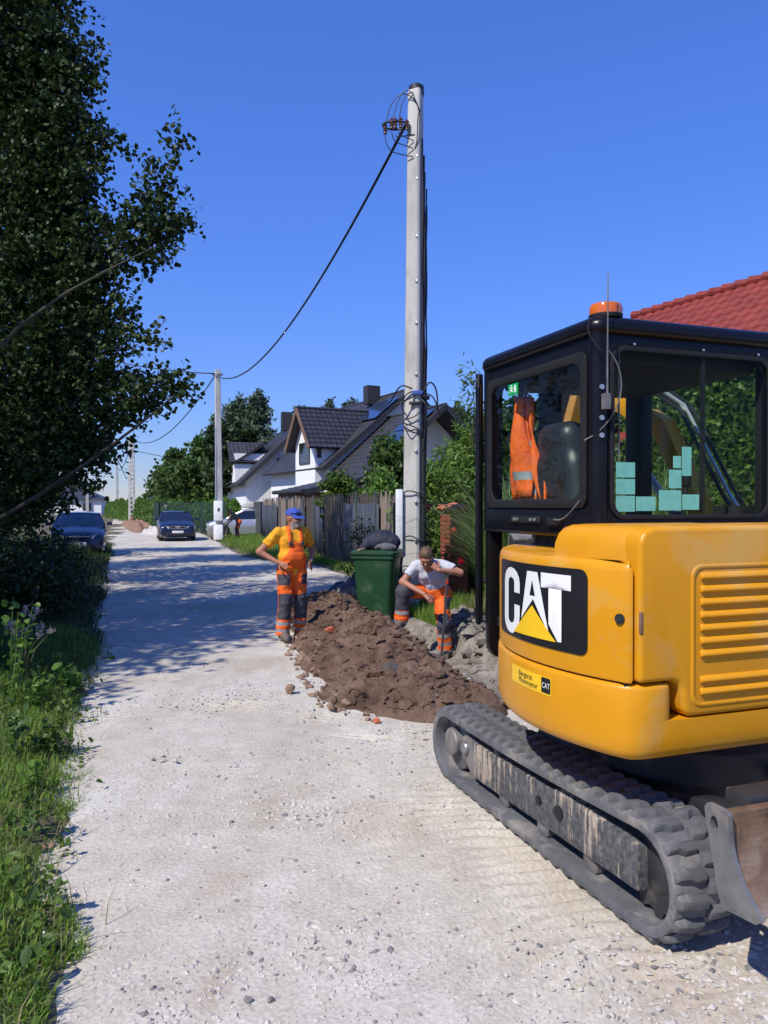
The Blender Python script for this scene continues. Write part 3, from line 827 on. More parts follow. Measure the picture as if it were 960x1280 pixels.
# fine gravel lying on the road
n = 30000
gy_ = 1.9 + 10.5 * r3.random(n) ** 1.7
gx_ = road_left(gy_) + 0.02 + r3.random(n) * (np.minimum(road_right(gy_), 2.6) - road_left(gy_))
dens = fbm(gx_ * 1.1, gy_ * 1.1, 12.0, 3)
for (qx, qy, qr) in ((-0.75, 2.62, 0.33), (-0.9, 4.9, 0.4), (-1.7, 5.7, 0.4), (1.35, 2.6, 0.6), (0.2, 5.9, 0.4), (-0.35, 4.1, 0.3)):
    dens = dens + 1.3 * np.exp(-(((gx_ - qx) / qr) ** 2 + ((gy_ - qy) / qr) ** 2))
ok = (dens + 0.55 * r3.standard_normal(n)) > 0.35
gx_, gy_, dens = gx_[ok], gy_[ok], dens[ok]
gp = np.stack([gx_, gy_, road_z(gx_, gy_) + 0.001], 1)
sz = 0.0035 + 0.010 * r3.random(len(gp)) ** 3 + 0.012 * np.clip(dens - 0.7, 0, 1) * r3.random(len(gp))
mi = np.repeat((r3.random(len(gp)) < 0.16).astype(int), len(IF0))
v_, f_ = scatter_stones(gp, sz, 0.7, IV0, IF0, rng=r3)
tag(link('gravel', np_mesh('gravel', v_, f_, [M['stone'], M['dark_stone']], False, mi)), 'fine pale gravel scattered over the road', 'gravel', None, 'stuff')
# ================================================================ mini excavator
EX = empty('excavator', (1.52, 4.10, 0), 0, 'yellow tracked mini excavator with black cab, blade raised, parked on the road', 'excavator')
def frame_mat(ox, oy, ax, ay):
    m = Matrix.Identity(4)
    ax = Vector((ax[0], ax[1], 0)).normalized()
    ayv = Vector((-ax.y, ax.x, 0))
    for i in range(3):
        m[i][0] = ax[i]; m[i][1] = ayv[i]
    m[0][3] = ox - 1.52; m[1][3] = oy - 4.10
    return m
UC = frame_mat(0.992, 3.03, (0.941, 0.337), None)     # x = across the tracks, y = along them
UP = frame_mat(0.967, 3.51, (0.94, 0.34), None)       # x = machine forward, y = machine left
UCi = UC.to_3x3(); UPi = UP.to_3x3()

# ---- tracks
TW = 0.28
def hull_path(r_add=0.0, n_arc=14):
    """closed outline of the belt in (along, height)"""
    c1, r1 = (-0.015, 0.245), 0.222 + r_add
    c2, r2 = (1.815, 0.228), 0.205 + r_add
    pts = []
    for k in range(n_arc + 1):
        a = R(-90 - 180 * k / n_arc); pts.append((c1[0] + r1 * math.cos(a), c1[1] + r1 * math.sin(a)))
    for k in range(1, 12):
        t = k / 12; s_ = lerp(c1[0], c2[0], t)
        pts.append((s_, lerp(c1[1] + r1, c2[1] + r2, t) - 0.018 * math.sin(math.pi * t)))
    for k in range(n_arc + 1):
        a = R(90 - 180 * k / n_arc); pts.append((c2[0] + r2 * math.cos(a), c2[1] + r2 * math.sin(a)))
    for k in range(1, 12):
        t = k / 12
        pts.append((lerp(c2[0], c1[0], t), lerp(c2[1] - r2, c1[1] - r1, t)))
    return pts

outer_p, inner_p = hull_path(0.0), hull_path(-0.042)
ring_len = [0.0]
for i in range(len(outer_p)):
    a, b = outer_p[i], outer_p[(i + 1) % len(outer_p)]
    ring_len.append(ring_len[-1] + math.hypot(b[0] - a[0], b[1] - a[1]))
def belt_at(d):
    d = d % ring_len[-1]
    for i in range(len(outer_p)):
        if ring_len[i + 1] >= d:
            a, b = outer_p[i], outer_p[(i + 1) % len(outer_p)]
            t = (d - ring_len[i]) / max(1e-6, ring_len[i + 1] - ring_len[i])
            return (lerp(a[0], b[0], t), lerp(a[1], b[1], t)), math.atan2(b[1] - a[1], b[0] - a[0])

# one tread lug in its own frame: x across, y along the belt, z outwards
def lug_mesh(mirror):
    mb = MB(); s = -1 if mirror else 1
    def P(a, b, c): return (a * s, b, c)
    lo = [P(0.0, -0.034, 0), P(0.06, -0.036, 0), P(0.085, -0.022, 0), P(0.138, -0.024, 0), P(0.138, 0.036, 0), P(0.09, 0.038, 0), P(0.055, 0.022, 0), P(0.0, 0.024, 0)]
    hi = [P(0.004, -0.022, 0.028), P(0.056, -0.024, 0.031), P(0.085, -0.010, 0.031), P(0.126, -0.012, 0.024), P(0.126, 0.022, 0.024), P(0.09, 0.024, 0.031), P(0.055, 0.010, 0.031), P(0.004, 0.012, 0.028)]
    mb.loft([lo, hi])
    return mb.mesh('tread_lug', M['rubber'], 35, 0.004, 2)
LUG = [lug_mesh(False), lug_mesh(True)]

def make_track(w0, full=True):
    mb = MB(UC)
    n = len(outer_p)
    vs = [(w0, s, z) for s, z in outer_p] + [(w0 + TW, s, z) for s, z in outer_p] + [(w0, s, z) for s, z in inner_p] + [(w0 + TW, s, z) for s, z in inner_p]
    fs = []
    for k in range(n):
        q = (k + 1) % n
        fs += [(k, q, n + q, n + k), (2 * n + q, 2 * n + k, 3 * n + k, 3 * n + q), (q, k, 2 * n + k, 2 * n + q), (n + k, n + q, 3 * n + q, 3 * n + k)]
    mb.add(vs, fs)
    belt = mb.build('rubber_track', M['rubber'], EX, 40, 0.006, 2)
    pitch = ring_len[-1] / 52
    for row in (0, 1):
        for k in range(52):
            (s, z), ang = belt_at(pitch * (k + 0.5 * row))
            o = link('tread_lug', LUG[row], belt)
            yv = Vector((0, math.cos(ang), math.sin(ang))); xv = Vector((1, 0, 0)); zv = xv.cross(yv)
            m = Matrix.Identity(4)
            # the belt outline runs clockwise, so outwards is the other way
            zv = Vector((0, -math.sin(ang), math.cos(ang)))
            cen = Vector((0, 0.88, 0.235))
            if zv.dot(Vector((0, s, z)) - cen) < 0: zv = -zv
            yv = zv.cross(xv)
            for i in range(3):
                m[i][0] = xv[i]; m[i][1] = yv[i]; m[i][2] = zv[i]
                m[i][3] = (w0 + TW / 2, s, z)[i]
            off = Matrix.Translation((0.002 if row == 0 else -0.002, 0, -0.003))
            o.matrix_local = UC @ m @ off
    # drive links inside
    fr = MB(UC)
    side = -1 if w0 < 0.5 else 1
    wf = w0 + 0.035
    prof = [(0.03, 0.15), (0.03, 0.33), (0.10, 0.35), (0.62, 0.365), (0.66, 0.345), (1.50, 0.325), (1.52, 0.12)]
    fr.prism([(a, b) for a, b in prof], wf, wf + 0.20, 0, lambda a, b, c: (c, a, b))
    f = fr.build('track_frame', M['mud_frame'], EX, 30, 0.012, 2)
    for s, z, r_ in ((0.60, 0.255, 0.034), (0.78, 0.25, 0.022)):
        d = MB(UC); d.lathe([(r_, -0.006), (r_, 0.002)], 18, 0, (wf - 0.001, s, z), 'X')
        d.build('frame_hole', M['cab_black'], f)
    for s in (0.40, 0.80, 1.20):
        ro = MB(UC); ro.lathe([(0.03, 0), (0.055, 0.01), (0.055, 0.15), (0.03, 0.16)], 16, 0, (w0 + 0.06, s, 0.105), 'X')
        ro.build('track_roller', M['steel'], EX)
    ro = MB(UC); ro.lathe([(0.02, 0), (0.045, 0.01), (0.045, 0.12), (0.02, 0.13)], 16, 0, (w0 + 0.07, 0.95, 0.395), 'X')
    ro.build('carrier_roller', M['dark_metal'], EX)
    ad = MB(UC)
    ad.lathe([(0.075, 0.0), (0.085, 0.012), (0.085, 0.05), (0.17, 0.06), (0.17, 0.16), (0.06, 0.17)], 28, 0, (w0 + 0.03, 1.815, 0.24), 'X')
    ad.build('idler_wheel', M['plate_grey'], EX, 40, 0.004)
    br = MB(UC)
    br.prism([(1.46, 0.12), (1.46, 0.33), (1.60, 0.345), (1.70, 0.30), (1.72, 0.22), (1.62, 0.17), (1.56, 0.12)], w0 + 0.045, w0 + 0.19, 0, lambda a, b, c: (c, a, b))
    b2 = br.build('idler_bracket', M['plate_grey'], EX, 30, 0.008)
    pn = MB(UC); pn.lathe([(0.03, 0), (0.036, 0.008), (0.036, 0.03)], 16, 0, (w0 + 0.02, 1.605, 0.265), 'X')
    pn.build('bracket_pin', M['steel'], b2)
    sp = MB(UC)
    pts = []
    for k in range(44):
        a = 2 * math.pi * k / 44; rr = 0.185 if (k % 4) < 2 else 0.155
        pts.append((-0.015 + rr * math.cos(a), 0.245 + rr * math.sin(a)))
    sp.prism(pts, w0 + 0.09, w0 + 0.15, 0, lambda a, b, c: (c, a, b))
    sp.lathe([(0.08, 0), (0.10, 0.01), (0.10, 0.04)], 24, 0, (w0 + 0.085, -0.015, 0.245), 'X')
    sp.build('drive_sprocket', M['dark_metal'], EX)
make_track(0.0)
make_track(1.46)
fr = MB(UC)
fr.box((0.87, 0.88, 0.36), (1.2, 0.62, 0.22)); fr.box((0.42, 0.60, 0.33), (0.75, 0.20, 0.16), rz=0.3); fr.box((0.42, 1.2, 0.33), (0.75, 0.20, 0.16), rz=-0.3)
fr.box((1.3, 0.60, 0.33), (0.75, 0.20, 0.16), rz=-0.3); fr.box((1.3, 1.2, 0.33), (0.75, 0.20, 0.16), rz=0.3)
fr.build('undercarriage_frame', M['dark_metal'], EX, 30, 0.015)
sb = MB(UP); sb.lathe([(0.42, 0.40), (0.46, 0.46), (0.46, 0.60), (0.40, 0.69)], 36, 0, (0.62, 0.12, 0))
sb.build('slew_ring', M['dark_metal'], EX)

# ---- dozer blade
bl = MB(UC)
mold = [(-0.478, 0.662), (-0.470, 0.60), (-0.483, 0.52), (-0.522, 0.45), (-0.585, 0.395), (-0.612, 0.372), (-0.585, 0.352), (-0.515, 0.40), (-0.470, 0.47), (-0.445, 0.53), (-0.435, 0.60), (-0.44, 0.664)]
bl.prism(mold, 0.012, 1.74, 0, lambda a, b, c: (c, a, b))
blade = bl.build('dozer_blade', M['blade'], EX, 35, 0.004)
for w in (0.0, 1.74):
    pl = MB(UC); sf = lambda a, b, c: (c, a, b)
    pl.ring_panel([(-0.383, 0.655), (-0.395, 0.672), (-0.44, 0.674), (-0.48, 0.672), (-0.491, 0.660), (-0.494, 0.61), (-0.500, 0.565), (-0.45, 0.565), (-0.403, 0.565), (-0.390, 0.61)],
                  [(-0.412, 0.622), (-0.418, 0.635), (-0.428, 0.640), (-0.438, 0.635), (-0.444, 0.625), (-0.446, 0.606), (-0.440, 0.592), (-0.430, 0.588), (-0.418, 0.592), (-0.412, 0.605)], w - 0.008, w + 0.012, sf)
    pl.prism([(-0.403, 0.565), (-0.45, 0.565), (-0.500, 0.565), (-0.515, 0.52), (-0.555, 0.45), (-0.615, 0.395), (-0.632, 0.376), (-0.61, 0.357), (-0.485, 0.343), (-0.462, 0.352), (-0.45, 0.375), (-0.425, 0.48)], w - 0.008, w + 0.012, 0, sf)
    pl.build('blade_end_plate', M['plate_grey'], blade, 30)
arm = MB(UC)
for w in (0.35, 1.39):
    arm.span((w, -0.44, 0.55), (w, 0.35, 0.36), 0.09, 0.12)
arm.box((0.6, -0.37, 0.655), (0.9, 0.12, 0.05))
arm.build('blade_arm', M['dark_metal'], EX, 30, 0.01)
rc = MB(UC); rc.tube([(0.87, 0.55, 0.52), (0.87, 0.1, 0.50)], 0.045, 14); rc.tube([(0.87, 0.1, 0.50), (0.87, -0.36, 0.52)], 0.025, 12)
rc.build('blade_cylinder', M['dark_metal'], EX)

# ---- upper body
RB = 1.20
def rear_arc(v, off=0.0):
    th = math.asin(max(-1, min(1, v / RB)))
    return (0.864 - (RB + off) * math.cos(th), (RB + off) * math.sin(th))
def offset_poly(pts, d):
    out = []; n = len(pts)
    for i in range(n):
        a, b, c = Vector(pts[i - 1]), Vector(pts[i]), Vector(pts[(i + 1) % n])
        t = ((b - a).normalized() + (c - b).normalized())
        if t.length < 1e-6: out.append(tuple(b)); continue
        t.normalize(); nrm = Vector((t.y, -t.x))
        cosf = max(0.5, nrm.dot(Vector(((b - a).normalized().y, -(b - a).normalized().x))))
        out.append(tuple(b + nrm * (d / cosf)))
    return out
def body_outline(front, right_end=None, v_left=0.98):
    """anticlockwise plan: along the rear arc, then forward on both sides"""
    pts = [(front, 1.02), (0.60, 1.02), (0.36, 1.02)]
    v = v_left
    while v > -0.455:
        pts.append(rear_arc(v)); v -= 0.04
    pts += [(-0.226, -0.488), (-0.195, -0.518), (-0.15, -0.535), (-0.11, -0.54)]
    if right_end is None:
        pts += [(0.3, -0.54), (0.9, -0.54), (front, -0.54)]
    else:
        pts += [(right_end - 0.045, -0.54), (right_end - 0.02, -0.535), (right_end, -0.515), (right_end, -0.2), (front, -0.2)]
    return pts
def loft_plan(mb, pts, layers):
    mb.loft([[(a, b, z) for a, b in offset_poly(pts, -ins)] for z, ins in layers])
cw = MB(UP)
loft_plan(cw, body_outline(1.72), [(0.700, 0.085), (0.703, 0.055), (0.712, 0.032), (0.728, 0.014), (0.75, 0.004), (0.80, 0.0), (0.8625, 0.0)])
counter = cw.build('counterweight', M['cat_yellow'], EX, 50)
cw2 = MB(UP)
loft_plan(cw2, body_outline(0.62, -0.022), [(0.8626, 0.0), (0.985, 0.0), (0.999, 0.004), (1.005, 0.014)])
cw2.build('counterweight_upper', M['cat_yellow'], counter, 50)
# rear engine door that carries the logo
def rear_door_plan():
    pts = [(0.42, 0.93)]
    v = 0.93
    while v > -0.50:
        pts.append(rear_arc(v, -0.006)); v -= 0.035
    pts += [(-0.226, -0.500), (-0.212, -0.516), (-0.200, -0.520), (-0.196, -0.49), (0.42, -0.49)]
    return pts
rd = MB(UP)
loft_plan(rd, rear_door_plan(), [(1.012, 0.012), (1.016, 0.003), (1.03, 0.0), (1.44, 0.0), (1.462, 0.004), (1.477, 0.014), (1.484, 0.032)])
door = rd.build('engine_door', M['cat_yellow'], EX, 50)
bd = MB(UP)   # thin black seam backing between door, counterweight and side panel
bd.prism(offset_poly(rear_door_plan(), -0.02), 0.98, 1.03)
bd.build('door_gasket', M['black_plastic'], door)
lk = MB(UP)
a_ = Vector((-0.236, -0.487)); nrm = Vector((-0.9, -0.42)).normalized()
for r_, h in ((0.020, 0.004), (0.013, 0.008)):
    p0 = a_ - nrm * 0.01; p1 = a_ + nrm * h
    lk.tube([(p0.x, p0.y, 1.262), (p1.x, p1.y, 1.262)], r_, 16)
lk.build('door_lock', M['dark_metal'], door)
hp = MB(UP); hp.box((-0.178, -0.541, 1.25), (0.014, 0.012, 0.085)); hp.build('finger_pull', M['soffit'], door, 30, 0.004)
# hinges of the engine door
for z in (1.10, 1.40):
    mb = MB(UP); u_, v_ = rear_arc(0.80, 0.004); mb.tube([(u_, v_, z - 0.035), (u_, v_, z + 0.035)], 0.012, 10); mb.build('door_hinge', M['cat_yellow'], door)
# side panel with louvres
sp = MB(UP)
sp.prism([(-0.186, 1.016), (-0.035, 1.016), (0.0, 1.005), (0.014, 0.975), (0.020, 0.905), (0.035, 0.878), (0.06, 0.868), (1.70, 0.868), (1.70, 1.618), (-0.12, 1.618), (-0.165, 1.60), (-0.186, 1.56)],
         -0.545, -0.06, 0, lambda a, b, c: (a, c, b))
side = sp.build('side_panel', M['cat_yellow'], EX, 40, 0.022, 4)
rim = MB(UP)
rim.ring_panel(rrect(0.055, 1.40, 0.905, 1.468, 0.05), rrect(0.075, 1.38, 0.922, 1.451, 0.04), -0.550, -0.53, lambda a, b, c: (a, c, b))
rim.build('louvre_rim', M['cat_yellow'], side, 40, 0.006, 3)
for k, z in enumerate((1.418, 1.367, 1.316, 1.265, 1.214, 1.163, 1.112, 1.01, 0.962)):
    rb = MB(UP)
    pr = [(-0.535, z + 0.022), (-0.551, z + 0.016), (-0.560, z + 0.004), (-0.560, z - 0.004), (-0.552, z - 0.010), (-0.535, z - 0.012)]
    rb.prism(pr, 0.10, 1.36, 0, lambda a, b, c: (c, a, b))
    rb.build('louvre', M['cat_yellow'], side, 60, 0.003)
hd = MB(UP)
hp_ = [(0.5, -0.02), (-0.06, -0.02)] + [rear_arc(v, -0.05) for v in (-0.10, -0.17, -0.24, -0.31, -0.38, -0.44)] + [(-0.175, -0.49), (-0.14, -0.525), (-0.06, -0.535), (0.5, -0.535)]
loft_plan(hd, hp_, [(1.480, 0.0), (1.54, 0.004), (1.58, 0.016), (1.605, 0.034), (1.618, 0.06), (1.622, 0.10)])
hd.build('hood', M['cat_yellow'], EX, 60)
cwl = MB(UP); cwl.box((0.55, 0.50, 1.25), (0.75, 0.86, 0.52)); cwl.build('cowl', M['cat_yellow'], EX, 30, 0.02)
dk = MB(UP); dk.box((0.95, 0.20, 0.78), (1.3, 1.0, 0.10)); dk.box((1.0, 0.22, 1.1), (1.1, 1.1, 0.6))
dk.build('deck_frame', M['dark_metal'], EX)

# ---- decals wrapped on the curved door
def wrap(a, z, off):
    th = math.asin(-a / RB)
    return (0.864 - (RB + off) * math.cos(th), (RB + off) * math.sin(th), z)
def decal(name, poly, off, m, parent, thick=0.0015):
    bm = bmesh.new()
    vs = [bm.verts.new((a, z, 0)) for a, z in poly]
    for t in tessellate_polygon([[Vector((a, z, 0)) for a, z in poly]]):
        try: bm.faces.new([vs[i] for i in t])
        except ValueError: pass
    # long edges are cut so the film follows the curve
    for it in range(4):
        es = [e for e in bm.edges if abs(e.verts[0].co.x - e.verts[1].co.x) > 0.07]
        if not es: break
        bmesh.ops.subdivide_edges(bm, edges=es, cuts=1)
        bmesh.ops.triangulate(bm, faces=bm.faces[:])
    mb = MB(UP)
    idx = {v: i for i, v in enumerate(bm.verts)}
    mb.add([wrap(v.co.x, v.co.y, off) for v in bm.verts], [[idx[v] for v in f.verts] for f in bm.faces])
    bm.free()
    return mb.build(name, m, parent, 180)
logo = decal('logo_plate', rrect(-0.40, 0.345, 1.093, 1.442, 0.035), 0.0, M['decal_black'], door)
def arc_pts(cx, cy, rx, ry, a0, a1, n=8):
    return [(cx + rx * math.cos(R(lerp(a0, a1, k / n))), cy + ry * math.sin(R(lerp(a0, a1, k / n)))) for k in range(n + 1)]
Cc = (-0.200, 1.262)
letC = [(-0.105, 1.300)] + [(-0.105, 1.345)] + arc_pts(-0.205, 1.345, 0.10, 0.068, 0, 180) + arc_pts(-0.205, 1.172, 0.10, 0.066, 180, 285, 7) + \
       [(-0.135, 1.140), (-0.110, 1.168), (-0.105, 1.205), (-0.105, 1.245), (-0.165, 1.245), (-0.165, 1.18)] + arc_pts(-0.205, 1.176, 0.038, 0.022, 0, -180, 5) + arc_pts(-0.205, 1.345, 0.038, 0.022, 180, 0, 5) + [(-0.167, 1.300)]
letA = [(-0.090, 1.190), (-0.033, 1.410), (0.052, 1.410), (0.135, 1.150), (0.018, 1.290)]
cutA = [(-0.008, 1.305), (0.012, 1.372), (0.034, 1.305)]
letT = [(0.078, 1.412), (0.265, 1.412), (0.265, 1.348), (0.212, 1.348), (0.212, 1.130), (0.190, 1.128), (0.132, 1.196), (0.132, 1.348), (0.078, 1.348)]
tri = [(-0.165, 1.120), (0.012, 1.262), (0.182, 1.126)]
for nm, poly, off, m in (('logo_letter', letC, 0.003, 'decal_white'), ('logo_letter', letA, 0.003, 'decal_white'), ('logo_letter', letT, 0.003, 'decal_white'),
                         ('logo_counter', cutA, 0.005, 'decal_black'), ('logo_triangle', tri, 0.005, 'decal_yellow')):
    decal(nm, poly, off, M[m], door)
st = decal('dealer_sticker', rrect(-0.195, 0.150, 0.888, 0.966, 0.004, 2), 0.0015, M['decal_yellow'], counter)
decal('sticker_badge', rrect(0.082, 0.144, 0.896, 0.962, 0.006, 2), 0.003, M['decal_black'], st)
def wrapped_text(s, a0, z0, size, off, m, parent, name='lettering', sx=1.0):
    vs, fs = text_shape(s, size)
    mb = MB(UP); mb.add([wrap(a0 + x * sx, z0 + y, off) for x, y in vs], fs)
    return mb.build(name, m, parent, None)
wrapped_text('Bergerat', -0.115, 0.930, 0.036, 0.003, M['decal_black'], st)
wrapped_text('Monnoyeur', -0.115, 0.901, 0.036, 0.003, M['decal_black'], st)
wrapped_text('CAT', 0.088, 0.917, 0.034, 0.0045, M['decal_white'], st, 'lettering', 0.8)

# ---- cab
Z0, Z1 = 1.572, 2.545
CL, CWd = 1.10, 1.11
cabE = MB(UP)
rear_f = lambda a, b, c: (c, a, b)          # panel in the rear plane: a = across, b = height, c = depth forward
side_f = lambda a, b, c: (a, c, b)          # panel in the side plane: a = forward, b = height, c = depth to the left
mb = MB(UP); mb.ring_panel(rrect(0.012, CWd - 0.012, Z0 + 0.02, Z1 - 0.045, 0.04), rrect(0.10, CWd - 0.10, Z0 + 0.145, Z1 - 0.155, 0.07), 0.0, 0.045, rear_f)
mb.build('rear_frame', M['cab_black'], EX, 30, 0.006)
mb = MB(UP); mb.ring_panel(rrect(0.065, CWd - 0.065, Z0 + 0.115, Z1 - 0.125, 0.05), rrect(0.112, CWd - 0.112, Z0 + 0.16, Z1 - 0.17, 0.07), -0.014, 0.0, rear_f)
mb.build('rear_window_seal', M['black_plastic'], EX, 30, 0.005)
mb = MB(UP); mb.ring_panel(rrect(0.012, CL, Z0 + 0.02, Z1 - 0.045, 0.09), rrect(0.085, CL - 0.085, Z0 + 0.075, Z1 - 0.120, 0.075), 0.0, 0.045, side_f)
mb.build('side_frame', M['cab_black'], EX, 30, 0.006)
mb = MB(UP); mb.ring_panel(rrect(0.072, CL - 0.072, Z0 + 0.062, Z1 - 0.107, 0.08), rrect(0.095, CL - 0.095, Z0 + 0.085, Z1 - 0.13, 0.065), -0.010, 0.0, side_f)
mb.build('side_window_seal', M['black_plastic'], EX, 30, 0.004)
# left side (doorway) and front
mb = MB(UP); mb.ring_panel(rrect(0.012, CL, 0.80, Z1 - 0.045, 0.09), rrect(0.10, CL - 0.07, 0.90, Z1 - 0.125, 0.07), CWd - 0.05, CWd, side_f)
mb.build('door_frame', M['cab_black'], EX, 30, 0.006)
mb = MB(UP); mb.ring_panel(rrect(0.012, CWd - 0.012, 0.95, Z1 - 0.045, 0.04), rrect(0.07, CWd - 0.07, 1.15, Z1 - 0.13, 0.06), CL - 0.045, CL, rear_f)
mb.build('front_frame', M['cab_black'], EX, 30, 0.006)
for nm, (u, v) in (('pillar', (0.035, 0.035)), ('pillar', (0.035, CWd - 0.035))):
    mb = MB(UP); mb.prism([(u + 0.045 * math.cos(a), v + 0.045 * math.sin(a)) for a in [2 * math.pi * k / 14 for k in range(14)]], Z0 - 0.02, Z1 - 0.03)
    mb.build(nm, M['cab_black'], EX, 40)
rf_ = MB(UP)
pl_ = rrect(-0.03, CL + 0.02, -0.03, CWd + 0.03, 0.09, 6)
pl_ = list(pl_)
rf_.loft([[(a, b, z) for a, b in offset_poly(pl_, -ins)] for z, ins in ((Z1 - 0.06, 0.03), (Z1 - 0.052, 0.008), (Z1 - 0.035, 0.0), (Z1 - 0.008, 0.002), (Z1 + 0.012, 0.016), (Z1 + 0.024, 0.04), (Z1 + 0.028, 0.08), (Z1 + 0.034, 0.3))])
roof = rf_.build('cab_roof', M['cab_black'], EX, 60)
sk = MB(UP); sk.box((0.03, 0.555, Z0 + 0.045), (0.08, 1.06, 0.14)); sk.box((0.56, 0.02, Z0 - 0.01), (1.05, 0.06, 0.10))
sill = sk.build('cab_sill', M['cab_black'], EX, 30, 0.02, 3)
pm = MB(UP); pm.box((-0.016, 0.60, Z0 + 0.055), (0.012, 0.30, 0.036)); p_ = pm.build('hinge_plate', M['black_plastic'], sill, 30, 0.004)
for v in (0.49, 0.53, 0.67, 0.70):
    bo = MB(UP); bo.lathe([(0.009, -0.006), (0.009, 0.002), (0.004, 0.005)], 10, 0, (-0.026, v, Z0 + 0.055), 'X'); bo.build('bolt', M['alu'], sill)
pm = MB(UP); pm.box((-0.024, 0.31, Z0 + 0.05), (0.03, 0.10, 0.036)); pm.build('lamp_socket', M['black_plastic'], sill, 30, 0.006)
w_ = MB(UP); w_.tube([Vector((-0.045, 0.28, Z0 + 0.06)).lerp(Vector((-0.02, 0.10, Z0 + 0.15)), t) + Vector((-0.012 * math.sin(3.14 * t), 0, -0.035 * math.sin(3.14 * t))) for t in [k / 10 for k in range(11)]], 0.0035, 6); w_.build('wire', M['plate_grey'], sill)
fl = MB(UP); fl.box((0.56, 0.555, 1.02), (1.0, 1.0, 0.05)); fl.build('cab_floor', M['black_plastic'], EX)
# panes
def pane(name, poly, depth, fn, parent=None):
    mb = MB(UP); mb.prism(poly, depth, depth + 0.005, 0, fn)
    return mb.build(name, M['cab_glass'], parent or EX, 30)
rear_pane = pane('rear_pane', rrect(0.108, CWd - 0.108, Z0 + 0.155, Z1 - 0.165, 0.07), -0.004, rear_f)
side_pane = pane('side_pane', rrect(0.092, CL - 0.092, Z0 + 0.082, Z1 - 0.127, 0.066), -0.003, side_f)
pane('front_pane', rrect(0.07, CWd - 0.07, 1.15, Z1 - 0.13, 0.06), CL - 0.02, rear_f)
mb = MB(UP); mb.box((0.615, 0.012, (Z0 + Z1) / 2 - 0.01), (0.022, 0.012, 0.76)); mb.build('window_divider', M['black_plastic'], side_pane)
mb = MB(UP); mb.box((0.128, 0.008, (Z0 + Z1) / 2 - 0.01), (0.006, 0.008, 0.76)); mb.build('window_divider', M['plate_grey'], side_pane)
# turquoise stickers on the side window
for (u0, u1, z0, z1) in ((0.105, 0.208, 1.672, 1.745), (0.105, 0.208, 1.752, 1.823), (0.105, 0.208, 1.830, 1.900), (0.216, 0.324, 1.675, 1.742),
                         (0.346, 0.474, 1.677, 1.773), (0.482, 0.580, 1.680, 1.753), (0.404, 0.474, 1.782, 1.87), (0.428, 0.472, 1.878, 1.935), (0.48, 0.533, 1.842, 1.98)):
    mb = MB(UP); mb.box(((u0 + u1) / 2, -0.006, (z0 + z1) / 2), (u1 - u0, 0.003, z1 - z0)); mb.build('sticker', M['sticker'], side_pane, None)
# exit sign on the rear window
mb = MB(UP); mb.box((-0.006, 0.75, 2.335), (0.003, 0.105, 0.062)); ex_s = mb.build('exit_sign', M['sign_green'], rear_pane, None)
sg = MB(UP)
for (a0, a1, b0, b1) in ((0.715, 0.732, 2.315, 2.355),):
    sg.box((-0.009, (a0 + a1) / 2, (b0 + b1) / 2), (0.002, a1 - a0, b1 - b0))
sg.tube([(-0.009, 0.783, 2.318), (-0.009, 0.772, 2.332), (-0.009, 0.766, 2.344)], 0.0035, 6); sg.tube([(-0.009, 0.752, 2.32), (-0.009, 0.762, 2.330), (-0.009, 0.768, 2.334)], 0.0035, 6)
sg.tube([(-0.009, 0.78, 2.346), (-0.009, 0.765, 2.346), (-0.009, 0.75, 2.340)], 0.003, 6); sg.lathe([(0.005, -0.001), (0.005, 0.001)], 10, 0, (-0.009, 0.764, 2.356), 'X')
sg.tube([(-0.009, 0.745, 2.335), (-0.009, 0.737, 2.335)], 0.003, 6)
sg.build('exit_pictogram', M['decal_white'], ex_s, None)
# open door, seen nearly edge-on
dd = Vector((0.13, 0.99, 0)).normalized()
base = Vector((0.548 - 1.52, 4.62 - 4.10, 0))
def door_f(a, b, c):
    n = Vector((dd.y, -dd.x, 0)); p = base + dd * a + n * c
    return (p.x, p.y, b)
mb = MB(); mb.ring_panel(rrect(0.0, 0.62, 0.98, 2.50, 0.07), rrect(0.06, 0.56, 1.06, 2.43, 0.07), 0.0, 0.045, door_f)
cd = mb.build('cab_door', M['cab_black'], EX, 30, 0.008)
mb = MB(); mb.prism(rrect(0.06, 0.56, 1.06, 2.43, 0.07), 0.02, 0.024, 0, door_f); mb.build('door_pane', M['cab_glass'], cd)
mb = MB(); mb.tube([door_f(-0.03, 0.99, 0.02), door_f(-0.03, 2.40, 0.02), door_f(0.02, 2.48, 0.02)], 0.013, 8); mb.build('door_edge_rail', M['cab_black'], cd)
hgp = UP @ Vector((0.05, CWd + 0.01, 0))
for z in (1.25, 2.1):
    mb = MB(); mb.tube([(hgp.x, hgp.y, z), door_f(0.02, z, 0.03)], 0.016, 8); mb.build('door_hinge', M['black_plastic'], cd)
lp = MB(UP); lp.tube([(0.05 + 0.0 * k, CWd + 0.045 + 0.028 * math.cos(2 * math.pi * k / 16), Z1 - 0.055 + 0.028 * math.sin(2 * math.pi * k / 16)) for k in range(16)], 0.008, 8, closed=True)
lp.build('lifting_eye', M['cab_black'], EX)
